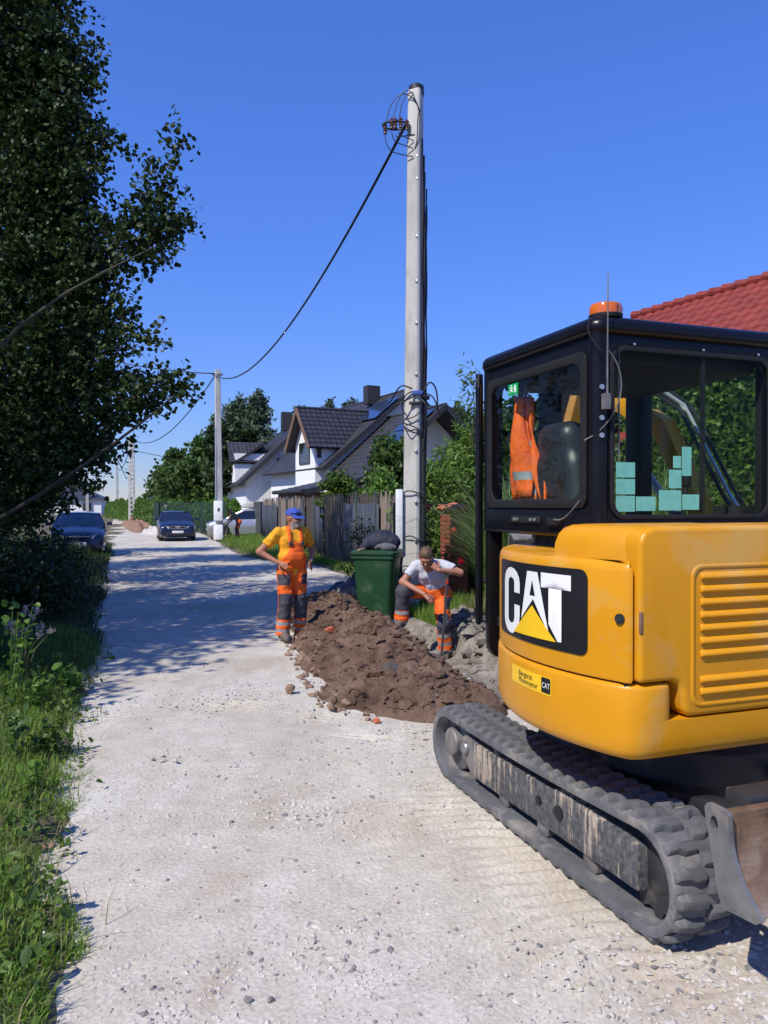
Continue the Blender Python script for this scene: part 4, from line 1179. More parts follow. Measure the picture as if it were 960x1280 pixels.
# beacon and aerial
be = MB(UP); be.lathe([(0.075, 0.0), (0.078, 0.01), (0.078, 0.018)], 28, 0, (0.10, 0.07, Z1 + 0.026)); bc = be.build('beacon', M['black_plastic'], EX)
be = MB(UP); be.lathe([(0.076, 0.0), (0.077, 0.03), (0.070, 0.048), (0.055, 0.054), (0.02, 0.056)], 28, 0, (0.10, 0.07, Z1 + 0.044)); be.build('beacon_lens', M['amber'], bc)
an = MB(UP); an.tube([(0.02, -0.055, 2.16), (0.02, -0.055, 2.34), (0.022, -0.055, 2.745)], [0.006, 0.004, 0.0025], 6); an.box((0.02, -0.045, 2.17), (0.03, 0.03, 0.07)); an.build('aerial', M['plate_grey'], EX)
def bezp(a, b, c, d, n=14):
    a, b, c, d = map(Vector, (a, b, c, d)); return [a * (1 - t) ** 3 + 3 * b * t * (1 - t) ** 2 + 3 * c * t * t * (1 - t) + d * t ** 3 for t in [k / n for k in range(n + 1)]]
cb = MB(UP); cb.tube(bezp((0.06, 0.03, Z1 + 0.03), (-0.09, 0.03, Z1 + 0.02), (-0.04, -0.02, Z1 - 0.12), (0.0, -0.05, Z1 - 0.15)), 0.0028, 6); cb.build('aerial_cable', M['black_plastic'], EX)
cb = MB(UP); cb.tube(bezp((0.03, -0.05, 2.40), (0.16, -0.07, 2.26), (0.06, -0.07, 2.06), (-0.03, 0.05, 2.0)), 0.0028, 6); cb.build('aerial_cable', M['plate_grey'], EX)
for z in (2.10, 2.24, 2.02):
    bo = MB(UP); bo.lathe([(0.012, -0.004), (0.012, 0.003), (0.005, 0.007)], 10, 0, (0.02, -0.014, z), 'Y'); bo.build('bolt', M['alu'], EX)
for u in (0.20, 0.60, 0.94):
    bo = MB(UP); bo.lathe([(0.006, -0.006), (0.006, 0.0)], 8, 0, (u, -0.008, Z1 - 0.098), 'Y'); bo.build('bolt', M['alu'], EX)
mb = MB(UP); mb.box((0.55, 0.555, Z1 - 0.12), (0.92, 0.96, 0.12)); mb.build('headliner', M['black_plastic'], EX, 30, 0.02)
for nm, c_, s_ in (('pillar', (1.055, 1.045, 1.75), (0.09, 0.16, 1.5)), ('pillar', (0.43, 1.075, 1.65), (0.14, 0.06, 1.7)), ('pillar', (1.06, 0.05, 1.9), (0.08, 0.09, 1.2))):
    mb = MB(UP); mb.box(c_, s_); mb.build(nm, M['black_plastic'], EX, 30, 0.015)
# seat and controls
def seat_fn(X, Y, Z):
    d = cone_d(X, Y, Z, (0.26, 0.40, 1.45), (0.26, 0.76, 1.45), 0.12, 0.12)
    d = smin(d, cone_d(X, Y, Z, (0.22, 0.42, 1.62), (0.20, 0.46, 1.90), 0.10, 0.085), 0.08)
    d = smin(d, cone_d(X, Y, Z, (0.22, 0.74, 1.62), (0.20, 0.70, 1.90), 0.10, 0.085), 0.08)
    d = smin(d, cone_d(X, Y, Z, (0.19, 0.50, 2.06), (0.19, 0.66, 2.06), 0.085, 0.085), 0.10)
    d = smin(d, cone_d(X, Y, Z, (0.22, 0.58, 1.60), (0.20, 0.58, 1.95), 0.075, 0.075), 0.08)
    d = smin(d, cone_d(X, Y, Z, (0.40, 0.42, 1.44), (0.66, 0.44, 1.46), 0.10, 0.085), 0.08)
    d = smin(d, cone_d(X, Y, Z, (0.40, 0.74, 1.44), (0.66, 0.72, 1.46), 0.10, 0.085), 0.08)
    d = smin(d, cone_d(X, Y, Z, (0.40, 0.58, 1.44), (0.66, 0.58, 1.45), 0.08, 0.07), 0.08)
    return d
V, F = sdf_mesh(seat_fn, (0, 0.2, 1.25), (0.85, 0.95, 2.25), 0.022)
V = np.array([(UP @ Vector(p))[:] for p in V])
link('operator_seat', np_mesh('operator_seat', V, F, M['seat']), EX)
co = MB(UP)
for v in (0.24, 0.92):
    co.box((0.50, v, 1.52), (0.50, 0.13, 0.26)); co.tube([(0.70, v, 1.64), (0.72, v, 1.82)], 0.012, 8); co.tube([(0.72, v, 1.80), (0.725, v, 1.90)], 0.024, 10)
co.box((0.60, 0.58, 1.22), (0.5, 0.5, 0.36)); co.box((1.0, 0.20, 1.45), (0.12, 0.18, 0.5))
co.build('control_console', M['black_plastic'], EX, 30, 0.02)
# boom, stick and bucket reach away to the far left of the machine
def W(x, y, z): return Vector((x - 1.52, y - 4.10, z))
b0, b1, b2, b3 = W(2.02, 4.22, 1.05), W(1.80, 4.95, 2.20), W(1.50, 5.95, 2.70), W(1.28, 6.85, 2.5)
def beam(path, ws, hs):
    mb = MB(); rings = []
    for i, p in enumerate(path):
        d = (path[min(i + 1, len(path) - 1)] - path[max(i - 1, 0)]).normalized()
        s = d.cross(Vector((0, 0, 1))).normalized(); t = s.cross(d)
        rings.append([p + s * (i_ * ws[i] / 2) + t * (j_ * hs[i] / 2) for i_, j_ in ((-1, -1), (1, -1), (1, 1), (-1, 1))])
    mb.loft(rings); return mb
boom = beam([b0, lerp(b0, b1, 0.5), b1, lerp(b1, b2, 0.5), b2], [0.10] * 5, [0.10, 0.12, 0.14, 0.13, 0.11]).build('boom', M['cat_yellow'], EX, 30, 0.012)
stick_a, stick_b = W(1.56, 5.80, 2.84), W(1.50, 7.25, 1.45)
beam([stick_a, lerp(stick_a, stick_b, 0.3), stick_b], [0.11] * 3, [0.12, 0.17, 0.11]).build('stick', M['cat_yellow'], EX, 30, 0.01)
for nm, a, b, rr in (('boom_cylinder', W(1.98, 4.40, 1.15), W(1.72, 5.10, 1.95), 0.05), ('stick_cylinder', W(1.74, 5.0, 2.45), W(1.52, 5.72, 2.86), 0.045), ('bucket_cylinder', W(1.48, 6.2, 2.75), W(1.52, 7.0, 1.8), 0.04)):
    mb = MB(); mb.tube([a, lerp(a, b, 0.6)], rr, 14); mb.tube([lerp(a, b, 0.58), b], rr * 0.55, 12, 1); mb.build(nm, [M['dark_metal'], M['chrome']], EX)
for k in range(6):
    hs_ = MB()
    o_ = Vector((0.09 + 0.05 * (k % 3), -0.05 + 0.02 * k, 0.05 * (k // 3)))
    hs_.tube([b0 + o_ + Vector((-0.02, 0.05, 0.35)), lerp(b0, b1, 0.5) + o_ + Vector((0, 0, 0.13)), b1 + o_ + Vector((0, 0, 0.10)), b1 + o_ + Vector((-0.06, 0.2, 0.22)), lerp(b1, b2, 0.6) + o_ + Vector((0, 0, 0.1))], 0.011, 8, 0)
    hs_.build('hydraulic_hose', M['chrome'] if k in (1, 4) else M['black_plastic'], EX)
bk = MB()
ring = [(0.0, 0.0), (0.20, 0.05), (0.34, -0.06), (0.38, -0.25), (0.28, -0.42), (0.08, -0.5), (0.06, -0.47), (0.25, -0.39), (0.34, -0.24), (0.31, -0.08), (0.19, 0.02), (0.0, -0.03)]
bk.prism(ring, -0.28, 0.28, 0, lambda a, b, c: tuple(stick_b + Vector((c, 0.02 + a * 0.95, b - 0.05))))
bk.build('bucket', M['plate_grey'], EX, 30, 0.006)
mb = MB(UP); mb.box((1.40, 0.42, 0.95), (0.6, 0.30, 0.40)); mb.tube([(1.66, 0.42, 0.72), (1.66, 0.42, 1.25)], 0.09, 14); mb.build('swing_post', M['cat_yellow'], EX, 30, 0.02)

# ---- orange vest hanging inside the cab, its own thing
vest = empty('safety_vest', tuple(Vector((1.52, 4.10, 0)) + UP @ Vector((0.11, 0.86, 1.70))), 0, 'orange safety vest with grey bands hanging inside the cab rear window', 'vest')
def vest_strip(name, a0, a1, b0, b1, bulge, m, mid=None):
    mb = MB(UPi.to_4x4()); rows = 12; cols = 5; vs = []; fs = []
    for i in range(rows + 1):
        t = i / rows
        for j in range(cols + 1):
            s = j / cols
            v = lerp(lerp(a0[0], a1[0], s), lerp(b0[0], b1[0], s), t); z = lerp(lerp(a0[1], a1[1], s), lerp(b0[1], b1[1], s), t)
            vs.append((bulge * math.sin(math.pi * s) + 0.018 * math.sin(7 * t + 3 * s), v, z))
    for i in range(rows):
        for j in range(cols):
            a = i * (cols + 1) + j; fs.append((a, a + 1, a + cols + 2, a + cols + 1))
    mb.add(vs, fs, 0)
    for i, f in enumerate(fs):
        r_ = i // cols
        if mid and r_ in mid: mb.m[i] = 1
    o = mb.build(name, m, vest, 180)
    so = o.modifiers.new('thickness', 'SOLIDIFY'); so.thickness = 0.008
    return o
HV = [M['hivis'], M['reflect']]
vest_strip('front_panel', (0.05, 0.60), (-0.02, 0.58), (0.12, 0.03), (-0.02, 0.01), 0.05, HV, ())
vest_strip('front_panel', (0.0, 0.62), (-0.05, 0.60), (-0.05, 0.02), (-0.15, 0.01), 0.04, HV, (5, 6, 10))
vest_strip('strap', (-0.04, 0.60), (-0.07, 0.58), (-0.18, 0.02), (-0.25, 0.01), 0.02, HV, ())
vest_strip('back_panel', (0.05, 0.61), (-0.04, 0.61), (0.06, 0.05), (-0.13, 0.05), -0.05, HV, (9,))
mb = MB(UPi.to_4x4()); mb.tube([(0.0, -0.005, 0.58), (0.0, -0.005, 0.66), (-0.02, -0.005, 0.69), (-0.04, -0.005, 0.66)], 0.008, 8)
mb.build('hook_loop', M['black_plastic'], vest)
# ================================================================ concrete poles and cables
def pole_shaft(h, wb, wt, db, dt, ch=0.18):
    mb = MB(); rings = []
    for k in range(9):
        t = k / 8; w, d = lerp(wb, wt, t) / 2, lerp(db, dt, t) / 2; c = ch * min(w, d)
        z = lerp(-0.4, h, t)
        rings.append([(w - c, -d, z), (w, -d + c, z), (w, d - c, z), (w - c, d, z), (-w + c, d, z), (-w, d - c, z), (-w, -d + c, z), (-w + c, -d, z)])
    mb.loft(rings)
    return mb
def sag(a, b, s, n=24):
    a, b = Vector(a), Vector(b)
    return [lerp(a, b, k / n) - Vector((0, 0, 4 * s * (k / n) * (1 - k / n))) for k in range(n + 1)]

PX0, PY0, PH = 0.46, 12.2, 8.22
pole = empty('utility_pole', (PX0, PY0, 0), 0, 'tall grey concrete utility pole with cables and white cover behind the bin', 'utility pole', 'concrete poles along the road')
PRZ = R(-30)
sh = pole_shaft(PH, 0.31, 0.21, 0.25, 0.18, 0.3).build('shaft', M['concrete'], pole, 30, 0.006)
sh.rotation_euler = (R(0.1), R(0.35), PRZ)
cp = MB(); cp.lathe([(0.118, 0), (0.122, 0.02), (0.12, 0.16), (0.10, 0.18)], 16, 0, (0.05, 0.0, PH - 0.08)); cp.build('pole_cap', M['dark_metal'], pole)
def pole_x(z): return 0.0 + 0.0061 * z
for k, z in enumerate((0.75, 1.15, 1.75, 2.55, 3.75, 4.55, 5.2, 5.9, 6.8, 7.15)):
    w = lerp(0.31, 0.21, z / PH) / 2 + 0.006; d = lerp(0.25, 0.18, z / PH) / 2 + 0.006
    b = MB(); c = 0.25 * d
    pts = [(w - c, -d), (w, -d + c), (w, d - c), (w - c, d), (-w + c, d), (-w, d - c), (-w, -d + c), (-w + c, -d)]
    b.prism(pts, -0.012, 0.012); o = b.build('strap', M['alu'], pole); o.location = (pole_x(z), 0, z); o.rotation_euler = (0, 0, PRZ)
    bk_ = MB(); bk_.box((0, 0, 0), (0.035, 0.035, 0.04)); o2 = bk_.build('strap_buckle', M['alu'], o, 30, 0.005); o2.location = (w * 0.7, -d - 0.012, 0)
# cables that run down the pole's shaded side
rx = Matrix.Rotation(PRZ, 3, 'Z') @ Vector((1, -0.25, 0))
for k in range(5):
    mb = MB(); off = 0.14 + 0.012 * (k % 2); ys = -0.02 + 0.035 * k
    path = []
    for j in range(15):
        z = lerp(-0.05 if k < 3 else 2.4, 7.45 - 0.25 * k, j / 14)
        w = lerp(0.31, 0.21, z / PH) / 2 + 0.016 + 0.012 * (k % 2) + 0.008 * math.sin(j * 1.7 + k)
        p = Matrix.Rotation(PRZ, 3, 'Z') @ Vector((w, ys, 0)); path.append((p.x + pole_x(z), p.y, z))
    mb.tube(path, 0.016 if k < 3 else 0.012, 8); mb.build('down_cable', M['cable'], pole)
mb = MB(); p = Matrix.Rotation(PRZ, 3, 'Z') @ Vector((0.19, -0.02, 0)); mb.tube([(p.x, p.y, -0.05), (p.x + 0.005, p.y, 2.75)], 0.045, 12); mb.build('cable_conduit', M['cable'], pole)
# white cover strip
mb = MB(); mb.box((-0.222, -0.10, 1.47), (0.11, 0.06, 0.97)); mb.build('cable_cover', M['white_plastic'], pole, 30, 0.008)
# clamps and tangle of service cables half way up
cl = MB(); cl.box((0.06, -0.17, 3.46), (0.17, 0.07, 0.07)); cl.build('clamp_block', M['blue_plastic'], pole, 30, 0.012)
cl = MB(); cl.box((0.03, -0.17, 3.30), (0.20, 0.05, 0.05)); cl.box((0.2, -0.05, 3.40), (0.12, 0.08, 0.06)); cl.build('clamp_bracket', M['dark_metal'], pole, 30, 0.01)
rr_ = random.Random(5)
for k, (pts, r_) in enumerate((
        ([(-0.02, -0.18, 3.52), (-0.2, -0.2, 3.56), (-0.34, -0.1, 3.36), (-0.40, -0.05, 3.3)], 0.012), ([(0.0, -0.18, 3.4), (-0.2, -0.22, 3.30), (-0.34, -0.15, 3.25)], 0.012),
        ([(-0.02, -0.18, 3.48), (-0.13, -0.24, 3.40), (-0.18, -0.18, 3.22), (-0.1, -0.18, 3.1)], 0.010), ([(-0.16, -0.1, 2.98), (-0.1, -0.2, 2.86), (0.05, -0.2, 2.88), (0.12, -0.15, 2.72)], 0.010),
        ([(-0.17, -0.1, 3.0), (-0.06, -0.21, 2.95), (0.06, -0.2, 2.90), (0.15, -0.12, 2.80)], 0.010), ([(-0.16, -0.12, 3.04), (0.0, -0.2, 3.08), (0.1, -0.19, 3.16)], 0.010),
        ([(0.13, -0.14, 3.42), (0.24, -0.16, 3.62), (0.34, -0.12, 3.56), (0.38, -0.1, 3.36), (0.36, -0.1, 3.20)], 0.013), ([(0.14, -0.14, 3.46), (0.28, -0.14, 3.42), (0.36, -0.1, 3.30), (0.42, -0.06, 3.08)], 0.011),
        ([(0.12, -0.16, 3.36), (0.2, -0.2, 3.24), (0.18, -0.17, 2.9), (0.15, -0.16, 2.55)], 0.012), ([(-0.16, -0.1, 1.90), (-0.05, -0.19, 1.93), (0.12, -0.18, 1.86), (0.16, -0.15, 1.72)], 0.010),
        ([(-0.15, -0.1, 1.2), (-0.03, -0.19, 1.22), (0.12, -0.18, 1.14), (0.17, -0.12, 1.15)], 0.009))):
    mb = MB(); P = [Vector(p) for p in pts]; path = []
    for j in range(13):
        t = j / 12 * (len(P) - 1); i = min(int(t), len(P) - 2); f = t - i
        a0, a1, a2, a3 = P[max(i - 1, 0)], P[i], P[i + 1], P[min(i + 2, len(P) - 1)]
        path.append(0.5 * ((2 * a1) + (a2 - a0) * f + (2 * a0 - 5 * a1 + 4 * a2 - a3) * f * f + (3 * a1 - a0 - 3 * a2 + a3) * f ** 3))
    mb.tube(path, r_, 8); mb.build('service_wire', M['cable'], pole)
# head bracket: curved arm with four brown insulators and their jumper wires
HZ = 7.72
ar = MB(); arc_ = [(-0.10 - 0.18 + 0.20 * math.cos(R(a)), 0.0 + 0.20 * math.sin(R(a)), HZ - 0.02 + 0.03 * math.sin(R(a))) for a in range(-40, 321, 20)]
ar.tube(arc_, 0.016, 8); ar.tube([(0, 0, HZ), (-0.12, -0.08, HZ)], 0.02, 8); ar.tube([(0, 0.05, HZ + 0.02), (-0.13, 0.1, HZ)], 0.02, 8)
ar.build('head_bracket', M['dark_metal'], pole)
ins = [(-0.44, -0.08, HZ - 0.10), (-0.34, -0.17, HZ - 0.06), (-0.20, -0.18, HZ - 0.05), (-0.10, -0.13, HZ - 0.06), (-0.28, 0.14, HZ + 0.10)]
for x, y, z in ins:
    mb = MB(); mb.lathe([(0.012, -0.10), (0.03, -0.09), (0.022, -0.06), (0.036, -0.05), (0.024, -0.02), (0.038, -0.01), (0.026, 0.02), (0.036, 0.03), (0.014, 0.07)], 12, 0, (x, y, z))
    mb.build('insulator', M['porcelain'], pole)
def bez(a, b, c, d, n=14):
    a, b, c, d = map(Vector, (a, b, c, d)); return [a * (1 - t) ** 3 + 3 * b * t * (1 - t) ** 2 + 3 * c * t * t * (1 - t) + d * t ** 3 for t in [k / n for k in range(n + 1)]]
for a, b, c, d in (((-0.42, -0.05, HZ + 0.02), (-0.35, -0.05, HZ + 0.5), (-0.05, -0.16, HZ + 0.55), (0.10, -0.16, HZ + 0.12)), ((-0.32, -0.1, HZ + 0.03), (-0.22, -0.1, HZ + 0.55), (-0.02, -0.2, HZ + 0.62), (0.10, -0.17, HZ + 0.05)),
                   ((-0.44, -0.08, HZ - 0.2), (-0.44, -0.08, HZ - 0.52), (-0.25, -0.1, HZ - 0.5), (0.0, -0.14, HZ - 0.58)), ((-0.34, -0.17, HZ - 0.16), (-0.34, -0.17, HZ - 0.42), (-0.2, -0.15, HZ - 0.36), (0.0, -0.14, HZ - 0.45)),
                   ((-0.20, -0.18, HZ - 0.12), (-0.30, -0.2, HZ - 0.3), (-0.15, -0.16, HZ - 0.24), (0.0, -0.14, HZ - 0.33)), ((-0.28, 0.14, HZ - 0.1), (-0.26, 0.1, HZ - 0.2), (-0.1, -0.1, HZ - 0.2), (0.02, -0.14, HZ - 0.23)),
                   ((0.02, -0.15, HZ - 0.45), (0.1, -0.2, HZ - 0.3), (0.02, -0.2, HZ + 0.1), (0.12, -0.14, HZ + 0.15)), ((-0.22, -0.1, HZ + 0.02), (-0.2, -0.1, HZ + 0.3), (-0.12, -0.12, HZ + 0.45), (0.0, -0.14, HZ + 0.42))):
    mb = MB(); mb.tube(bez(a, b, c, d), 0.0075, 6); mb.build('jumper_wire', M['cable'], pole)

# far poles
def far_pole(x, y, h, w, label, lattice=False, box=False):
    e = empty('utility_pole', (x, y, 0), 0, label, 'utility pole', 'concrete poles along the road')
    if lattice:
        for s in (-1, 1):
            mb = MB(); mb.span((s * w * 0.42, 0, -0.3), (s * w * 0.28, 0, h), 0.10, 0.22); mb.build('shaft', M['concrete'], e)
        for k in range(18):
            z = 0.5 + k * (h - 0.8) / 18; mb = MB(); mb.box((0, 0, z), (w * 0.8 * (1 - 0.33 * z / h), 0.16, 0.13)); mb.build('rung', M['concrete'], e)
    else:
        s = pole_shaft(h, w, w * 0.7, w * 0.8, w * 0.6, 0.2).build('shaft', M['concrete'], e, 30); s.rotation_euler = (0, R(-0.6), R(20))
    mb = MB(); mb.box((-0.06, -0.1, h - 0.25), (0.5, 0.08, 0.08)); mb.build('cross_arm', M['dark_metal'], e)
    if box:
        mb = MB(); mb.box((0.0, -0.24, 1.45), (0.42, 0.2, 0.95)); b = mb.build('meter_box', M['white_plastic'], e, 30, 0.015)
        mb = MB(); mb.box((0.03, -0.345, 1.5), (0.10, 0.006, 0.16)); mb.build('warning_plate', M['dark_metal'], b)
        mb = MB(); mb.box((0.0, -0.22, 0.42), (0.44, 0.22, 0.72)); mb.build('cable_pedestal', M['white_plastic'], e, 30, 0.015)
        mb = MB(); mb.tube([(-0.12, -0.18, 1.9), (-0.14, -0.14, 5.5)], 0.04, 8); mb.build('cable_conduit', M['alu'], e)
    return e
far_pole(-7.95, 37.2, 8.25, 0.36, 'concrete pole with white meter box beside the parked cars', False, True)
far_pole(-23.6, 72, 8.2, 0.50, 'ladder-like pale concrete pole standing along the green mesh fence', True)
far_pole(-45.0, 130, 8.3, 0.5, 'slim distant concrete pole rising behind the green hedge')
far_pole(-57.0, 148, 8.0, 0.6, 'distant pole with white foot near the far bungalow')

def cable(name, path, r_, label, group=None):
    mb = MB(); mb.tube(path, r_, 6)
    return tag(mb.build(name, M['cable'], None, 180), label, 'cable', group)
cable('overhead_cable', sag((PX0 - 0.12, PY0 - 0.15, HZ - 0.08), (-8.1, 37.1, 7.95), 1.40, 40), 0.026, 'thick black bundled cable sagging from the near tall pole to the meter-box pole')
cable('overhead_cable', sag((-8.1, 37.1, 8.0), (-23.6, 71.9, 8.0), 1.55, 30), 0.03, 'sagging black cable between the meter-box pole and the ladder-like pole')
cable('overhead_cable', sag((-8.1, 37.1, 8.05), (-17.5, 40.0, 10.2), 0.35, 16), 0.03, 'black cable running from the meter-box pole towards the dark poplar')
cable('overhead_cable', sag((-23.6, 71.9, 6.9), (-12.0, 74, 5.2), 0.25, 16), 0.03, 'thin cable from the ladder-like pole towards the pine trees')
cable('overhead_cable', sag((-23.6, 72.1, 8.0), (-45, 130, 8.1), 1.4, 20), 0.04, 'distant sagging cable between the ladder-like pole and the slim pole')
# ================================================================ people
def rot_frame(yaw, pitch, roll=0.0):
    return np.array(Matrix.Rotation(yaw, 3, 'Z') @ Matrix.Rotation(pitch, 3, 'X') @ Matrix.Rotation(roll, 3, 'Y'))
def head_sdf(X, Y, Z, c, fr, bald=False):
    q = np.stack([X - c[0], Y - c[1], Z - c[2]], -1) @ fr
    x, y, z = q[..., 0], q[..., 1], q[..., 2]
    d = ell_d(x, y, z, (0, 0.012, 0.012), (0.077, 0.098, 0.108))
    d = smin(d, cone_d(x, y, z, (0, -0.030, -0.055), (0, -0.062, -0.088), 0.056, 0.036), 0.035)
    d = smin(d, cone_d(x, y, z, (0, -0.088, 0.005), (0, -0.108, -0.028), 0.011, 0.017), 0.014)
    d = smin(d, cone_d(x, y, z, (-0.035, -0.082, 0.022), (0.035, -0.082, 0.022), 0.014, 0.014), 0.014)
    for s in (-1, 1):
        d = smin(d, ell_d(x, y, z, (s * 0.079, 0.012, -0.008), (0.013, 0.022, 0.033)), 0.006)
        d = -smin(-d, ell_d(x, y, z, (s * 0.032, -0.098, 0.004), (0.020, 0.014, 0.012)), 0.01)
        d = smin(d, ell_d(x, y, z, (s * 0.04, -0.062, -0.030), (0.026, 0.03, 0.024)), 0.02)
    d = -smin(-d, ell_d(x, y, z, (0, -0.108, -0.060), (0.028, 0.012, 0.005)), 0.008)
    return d
def head_local(P, c, fr): return (P - np.array(c)) @ fr

def hand_tubes(wrist, direction, palm_n, curl, side):
    """palm and five bent fingers as tapered tubes"""
    mb = MB(); w = Vector(wrist); d = Vector(direction).normalized(); n = Vector(palm_n); n = (n - d * n.dot(d)).normalized(); s = d.cross(n) * side
    rings = []
    for t, wd, th in ((0.0, 0.052, 0.036), (0.03, 0.066, 0.036), (0.065, 0.078, 0.032), (0.09, 0.078, 0.026)):
        c = w + d * t
        rings.append([c + s * (math.cos(a) * wd / 2) + n * (math.sin(a) * th / 2) for a in [2 * math.pi * k / 10 for k in range(10)]])
    mb.loft(rings)
    for k, (off, L) in enumerate(((-0.029, 0.066), (-0.010, 0.078), (0.010, 0.073), (0.028, 0.056))):
        p = w + d * 0.082 + s * off; path = [p]; dd_ = d.copy()
        for j, f in enumerate((0.45, 0.32, 0.23)):
            ax = s
            dd_ = Matrix.Rotation(curl * side * (0.7 + 0.4 * j), 3, ax) @ dd_
            p = p + dd_ * (L * f); path.append(p)
        mb.tube(path, [0.0098, 0.0094, 0.0086, 0.006], 7)
    p = w + d * 0.022 - s * 0.030; t1 = (d * 0.6 - s * 0.75 + n * 0.25).normalized()
    mb.tube([p, p + t1 * 0.036, p + t1 * 0.058 + d * 0.02, p + t1 * 0.066 + d * 0.042], [0.0125, 0.011, 0.0095, 0.0065], 7)
    return mb

def figure(J, res, root, top, trousers, hem=0.86, sleeve=0.62, knee_patch=True, bands=True, hair=None, cap=None, beard=None, bib=False, hands=None, belly=0.0, seed=1, patch_len=0.21, band_at=((0.60, 0.72), (0.84, 0.94))):
    J = {k: np.array(v, float) for k, v in J.items()}
    lat = (J['sh_l'] - J['sh_r']); lat[2] *= 0.5; lat /= np.linalg.norm(lat)
    fwd = np.cross(lat, [0, 0, 1.0]); fwd /= np.linalg.norm(fwd)
    fwd = -fwd if J.get('front', np.array([0, -1, 0])) @ fwd < 0 else fwd
    fr = J['head_frame']
    def torso(X, Y, Z, g):
        d = cone_d(X, Y, Z, J['hip_r'] + lat * 0.005, J['hip_l'] - lat * 0.005, 0.105 + g, 0.105 + g)
        mid = lerp(J['pelvis'], J['chest'], 0.45)
        d = smin(d, cone_d(X, Y, Z, mid - lat * 0.055, mid + lat * 0.055, 0.105 + g + belly, 0.105 + g + belly), 0.07)
        if belly: d = smin(d, cone_d(X, Y, Z, mid + fwd * 0.05 - lat * 0.03, mid + fwd * 0.05 + lat * 0.03, 0.09 + g, 0.09 + g), 0.06)
        d = smin(d, cone_d(X, Y, Z, J['chest'] - lat * 0.075, J['chest'] + lat * 0.075, 0.112 + g, 0.112 + g), 0.07)
        d = smin(d, cone_d(X, Y, Z, J['sh_r'] * 0.82 + J['sh_l'] * 0.18, J['sh_l'] * 0.82 + J['sh_r'] * 0.18, 0.070 + g, 0.070 + g), 0.06)
        return d
    def leg(X, Y, Z, s, g, gl, wr=0.0):
        h, k, a = J['hip_' + s], J['knee_' + s], J['ankle_' + s]
        d = cone_d(X, Y, Z, h, k, 0.092 + g, 0.062 + g)
        return smin(d, cone_d(X, Y, Z, k, a, 0.060 + g, 0.038 + gl), 0.03)
    def arm(X, Y, Z, s, g, upto=1.0):
        sh, el, wr_ = J['sh_' + s], J['el_' + s], J['wr_' + s]
        d = cone_d(X, Y, Z, sh, lerp(sh, el, min(1, upto)), 0.056 + g, lerp(0.056, 0.043, min(1, upto)) + g)
        if upto >= 1: d = smin(d, cone_d(X, Y, Z, el, wr_, 0.043 + g, 0.027 + g), 0.02)
        return d
    def body(X, Y, Z):
        d = torso(X, Y, Z, -0.012)
        for s in 'lr':
            d = smin(d, leg(X, Y, Z, s, -0.008, 0.0), 0.03)
            d = smin(d, arm(X, Y, Z, s, 0.0), 0.025)
            d = smin(d, cone_d(X, Y, Z, J['ankle_' + s], J['toe_' + s], 0.036, 0.028), 0.02)
        nb = J['neck']; d = smin(d, cone_d(X, Y, Z, nb - np.array([0, 0, 0.05]), lerp(nb, J['head'], 0.75), 0.062, 0.056), 0.03)
        return smin(d, head_sdf(X, Y, Z, J['head'], fr), 0.02)
    allp = np.array([v for k, v in J.items() if v.shape == (3,) and k != 'front'])
    lo, hi = allp.min(0) - 0.2, allp.max(0) + 0.22
    # skin: one continuous body
    V, F = sdf_mesh(body, lo, hi, res)
    C = V[F].mean(1); hl = head_local(C, J['head'], fr); mi = np.zeros(len(F), int)
    eye = (np.abs(np.abs(hl[:, 0]) - 0.032) < 0.013) & (hl[:, 1] < -0.06) & (np.abs(hl[:, 2] - 0.004) < 0.008)
    mi[eye] = 1
    mouth = (np.abs(hl[:, 0]) < 0.026) & (hl[:, 1] < -0.07) & (np.abs(hl[:, 2] + 0.060) < 0.006)
    mi[mouth] = 2
    if beard:
        bd_ = (hl[:, 1] < 0.0) & (hl[:, 2] < -0.042) & (hl[:, 2] > -0.14) & (np.linalg.norm(hl, axis=1) < 0.16) & ~mouth
        mi[bd_] = 3
    mats = [M['skin'], M['lens'], M['red_brick_bit'], M['beard']]
    nV = len(V); me_v, me_f = [V], [F]; mis = [mi]
    for (s, dirn, pn, curl, sd) in (hands or ()):
        hb = hand_tubes(J['wr_' + s], dirn, pn, curl, sd)
        hv = np.array([p[:] for p in hb.v]); fq = []
        for f in hb.f:
            if len(f) == 4: fq.append(f)
            else:
                for i in range(1, len(f) - 1): fq.append([f[0], f[i], f[i + 1], f[i + 1]])
        # degenerate quads become triangles on validate
        me_v.append(hv); me_f.append(np.array(fq) + nV); mis.append(np.zeros(len(fq), int)); nV += len(hv)
    link('body', np_mesh('body', np.concatenate(me_v), np.concatenate(me_f), mats, True, np.concatenate(mis)), root)
    # shirt
    wob = lambda X, Y, Z, a, f: a * fbm(X * f, Y * f, Z * f + seed, 2)
    def shirt(X, Y, Z):
        d = torso(X, Y, Z, 0.004)
        for s in 'lr':
            sh, el = J['sh_' + s], J['el_' + s]
            ax = (el - sh) / np.linalg.norm(el - sh); L = np.linalg.norm(el - sh)
            t = (X - sh[0]) * ax[0] + (Y - sh[1]) * ax[1] + (Z - sh[2]) * ax[2]
            a = cone_d(X, Y, Z, sh, el, 0.070, 0.066)
            a = np.maximum(a, t - sleeve * L)
            d = smin(d, a, 0.02)
        d = d + wob(X, Y, Z, 0.009, 13) + 0.004 * vnoise(X * 20 + seed, Y * 20, Z * 30)
        n_ = J['neck']; up = J['head'] - n_; up /= np.linalg.norm(up)
        return np.maximum(d, -cone_d(X, Y, Z, n_ + up * 0.01, n_ + up * 0.2, 0.068, 0.11))
    V, F = sdf_mesh(shirt, lo, hi, res); link('shirt', np_mesh('shirt', V, F, M[top]), root)
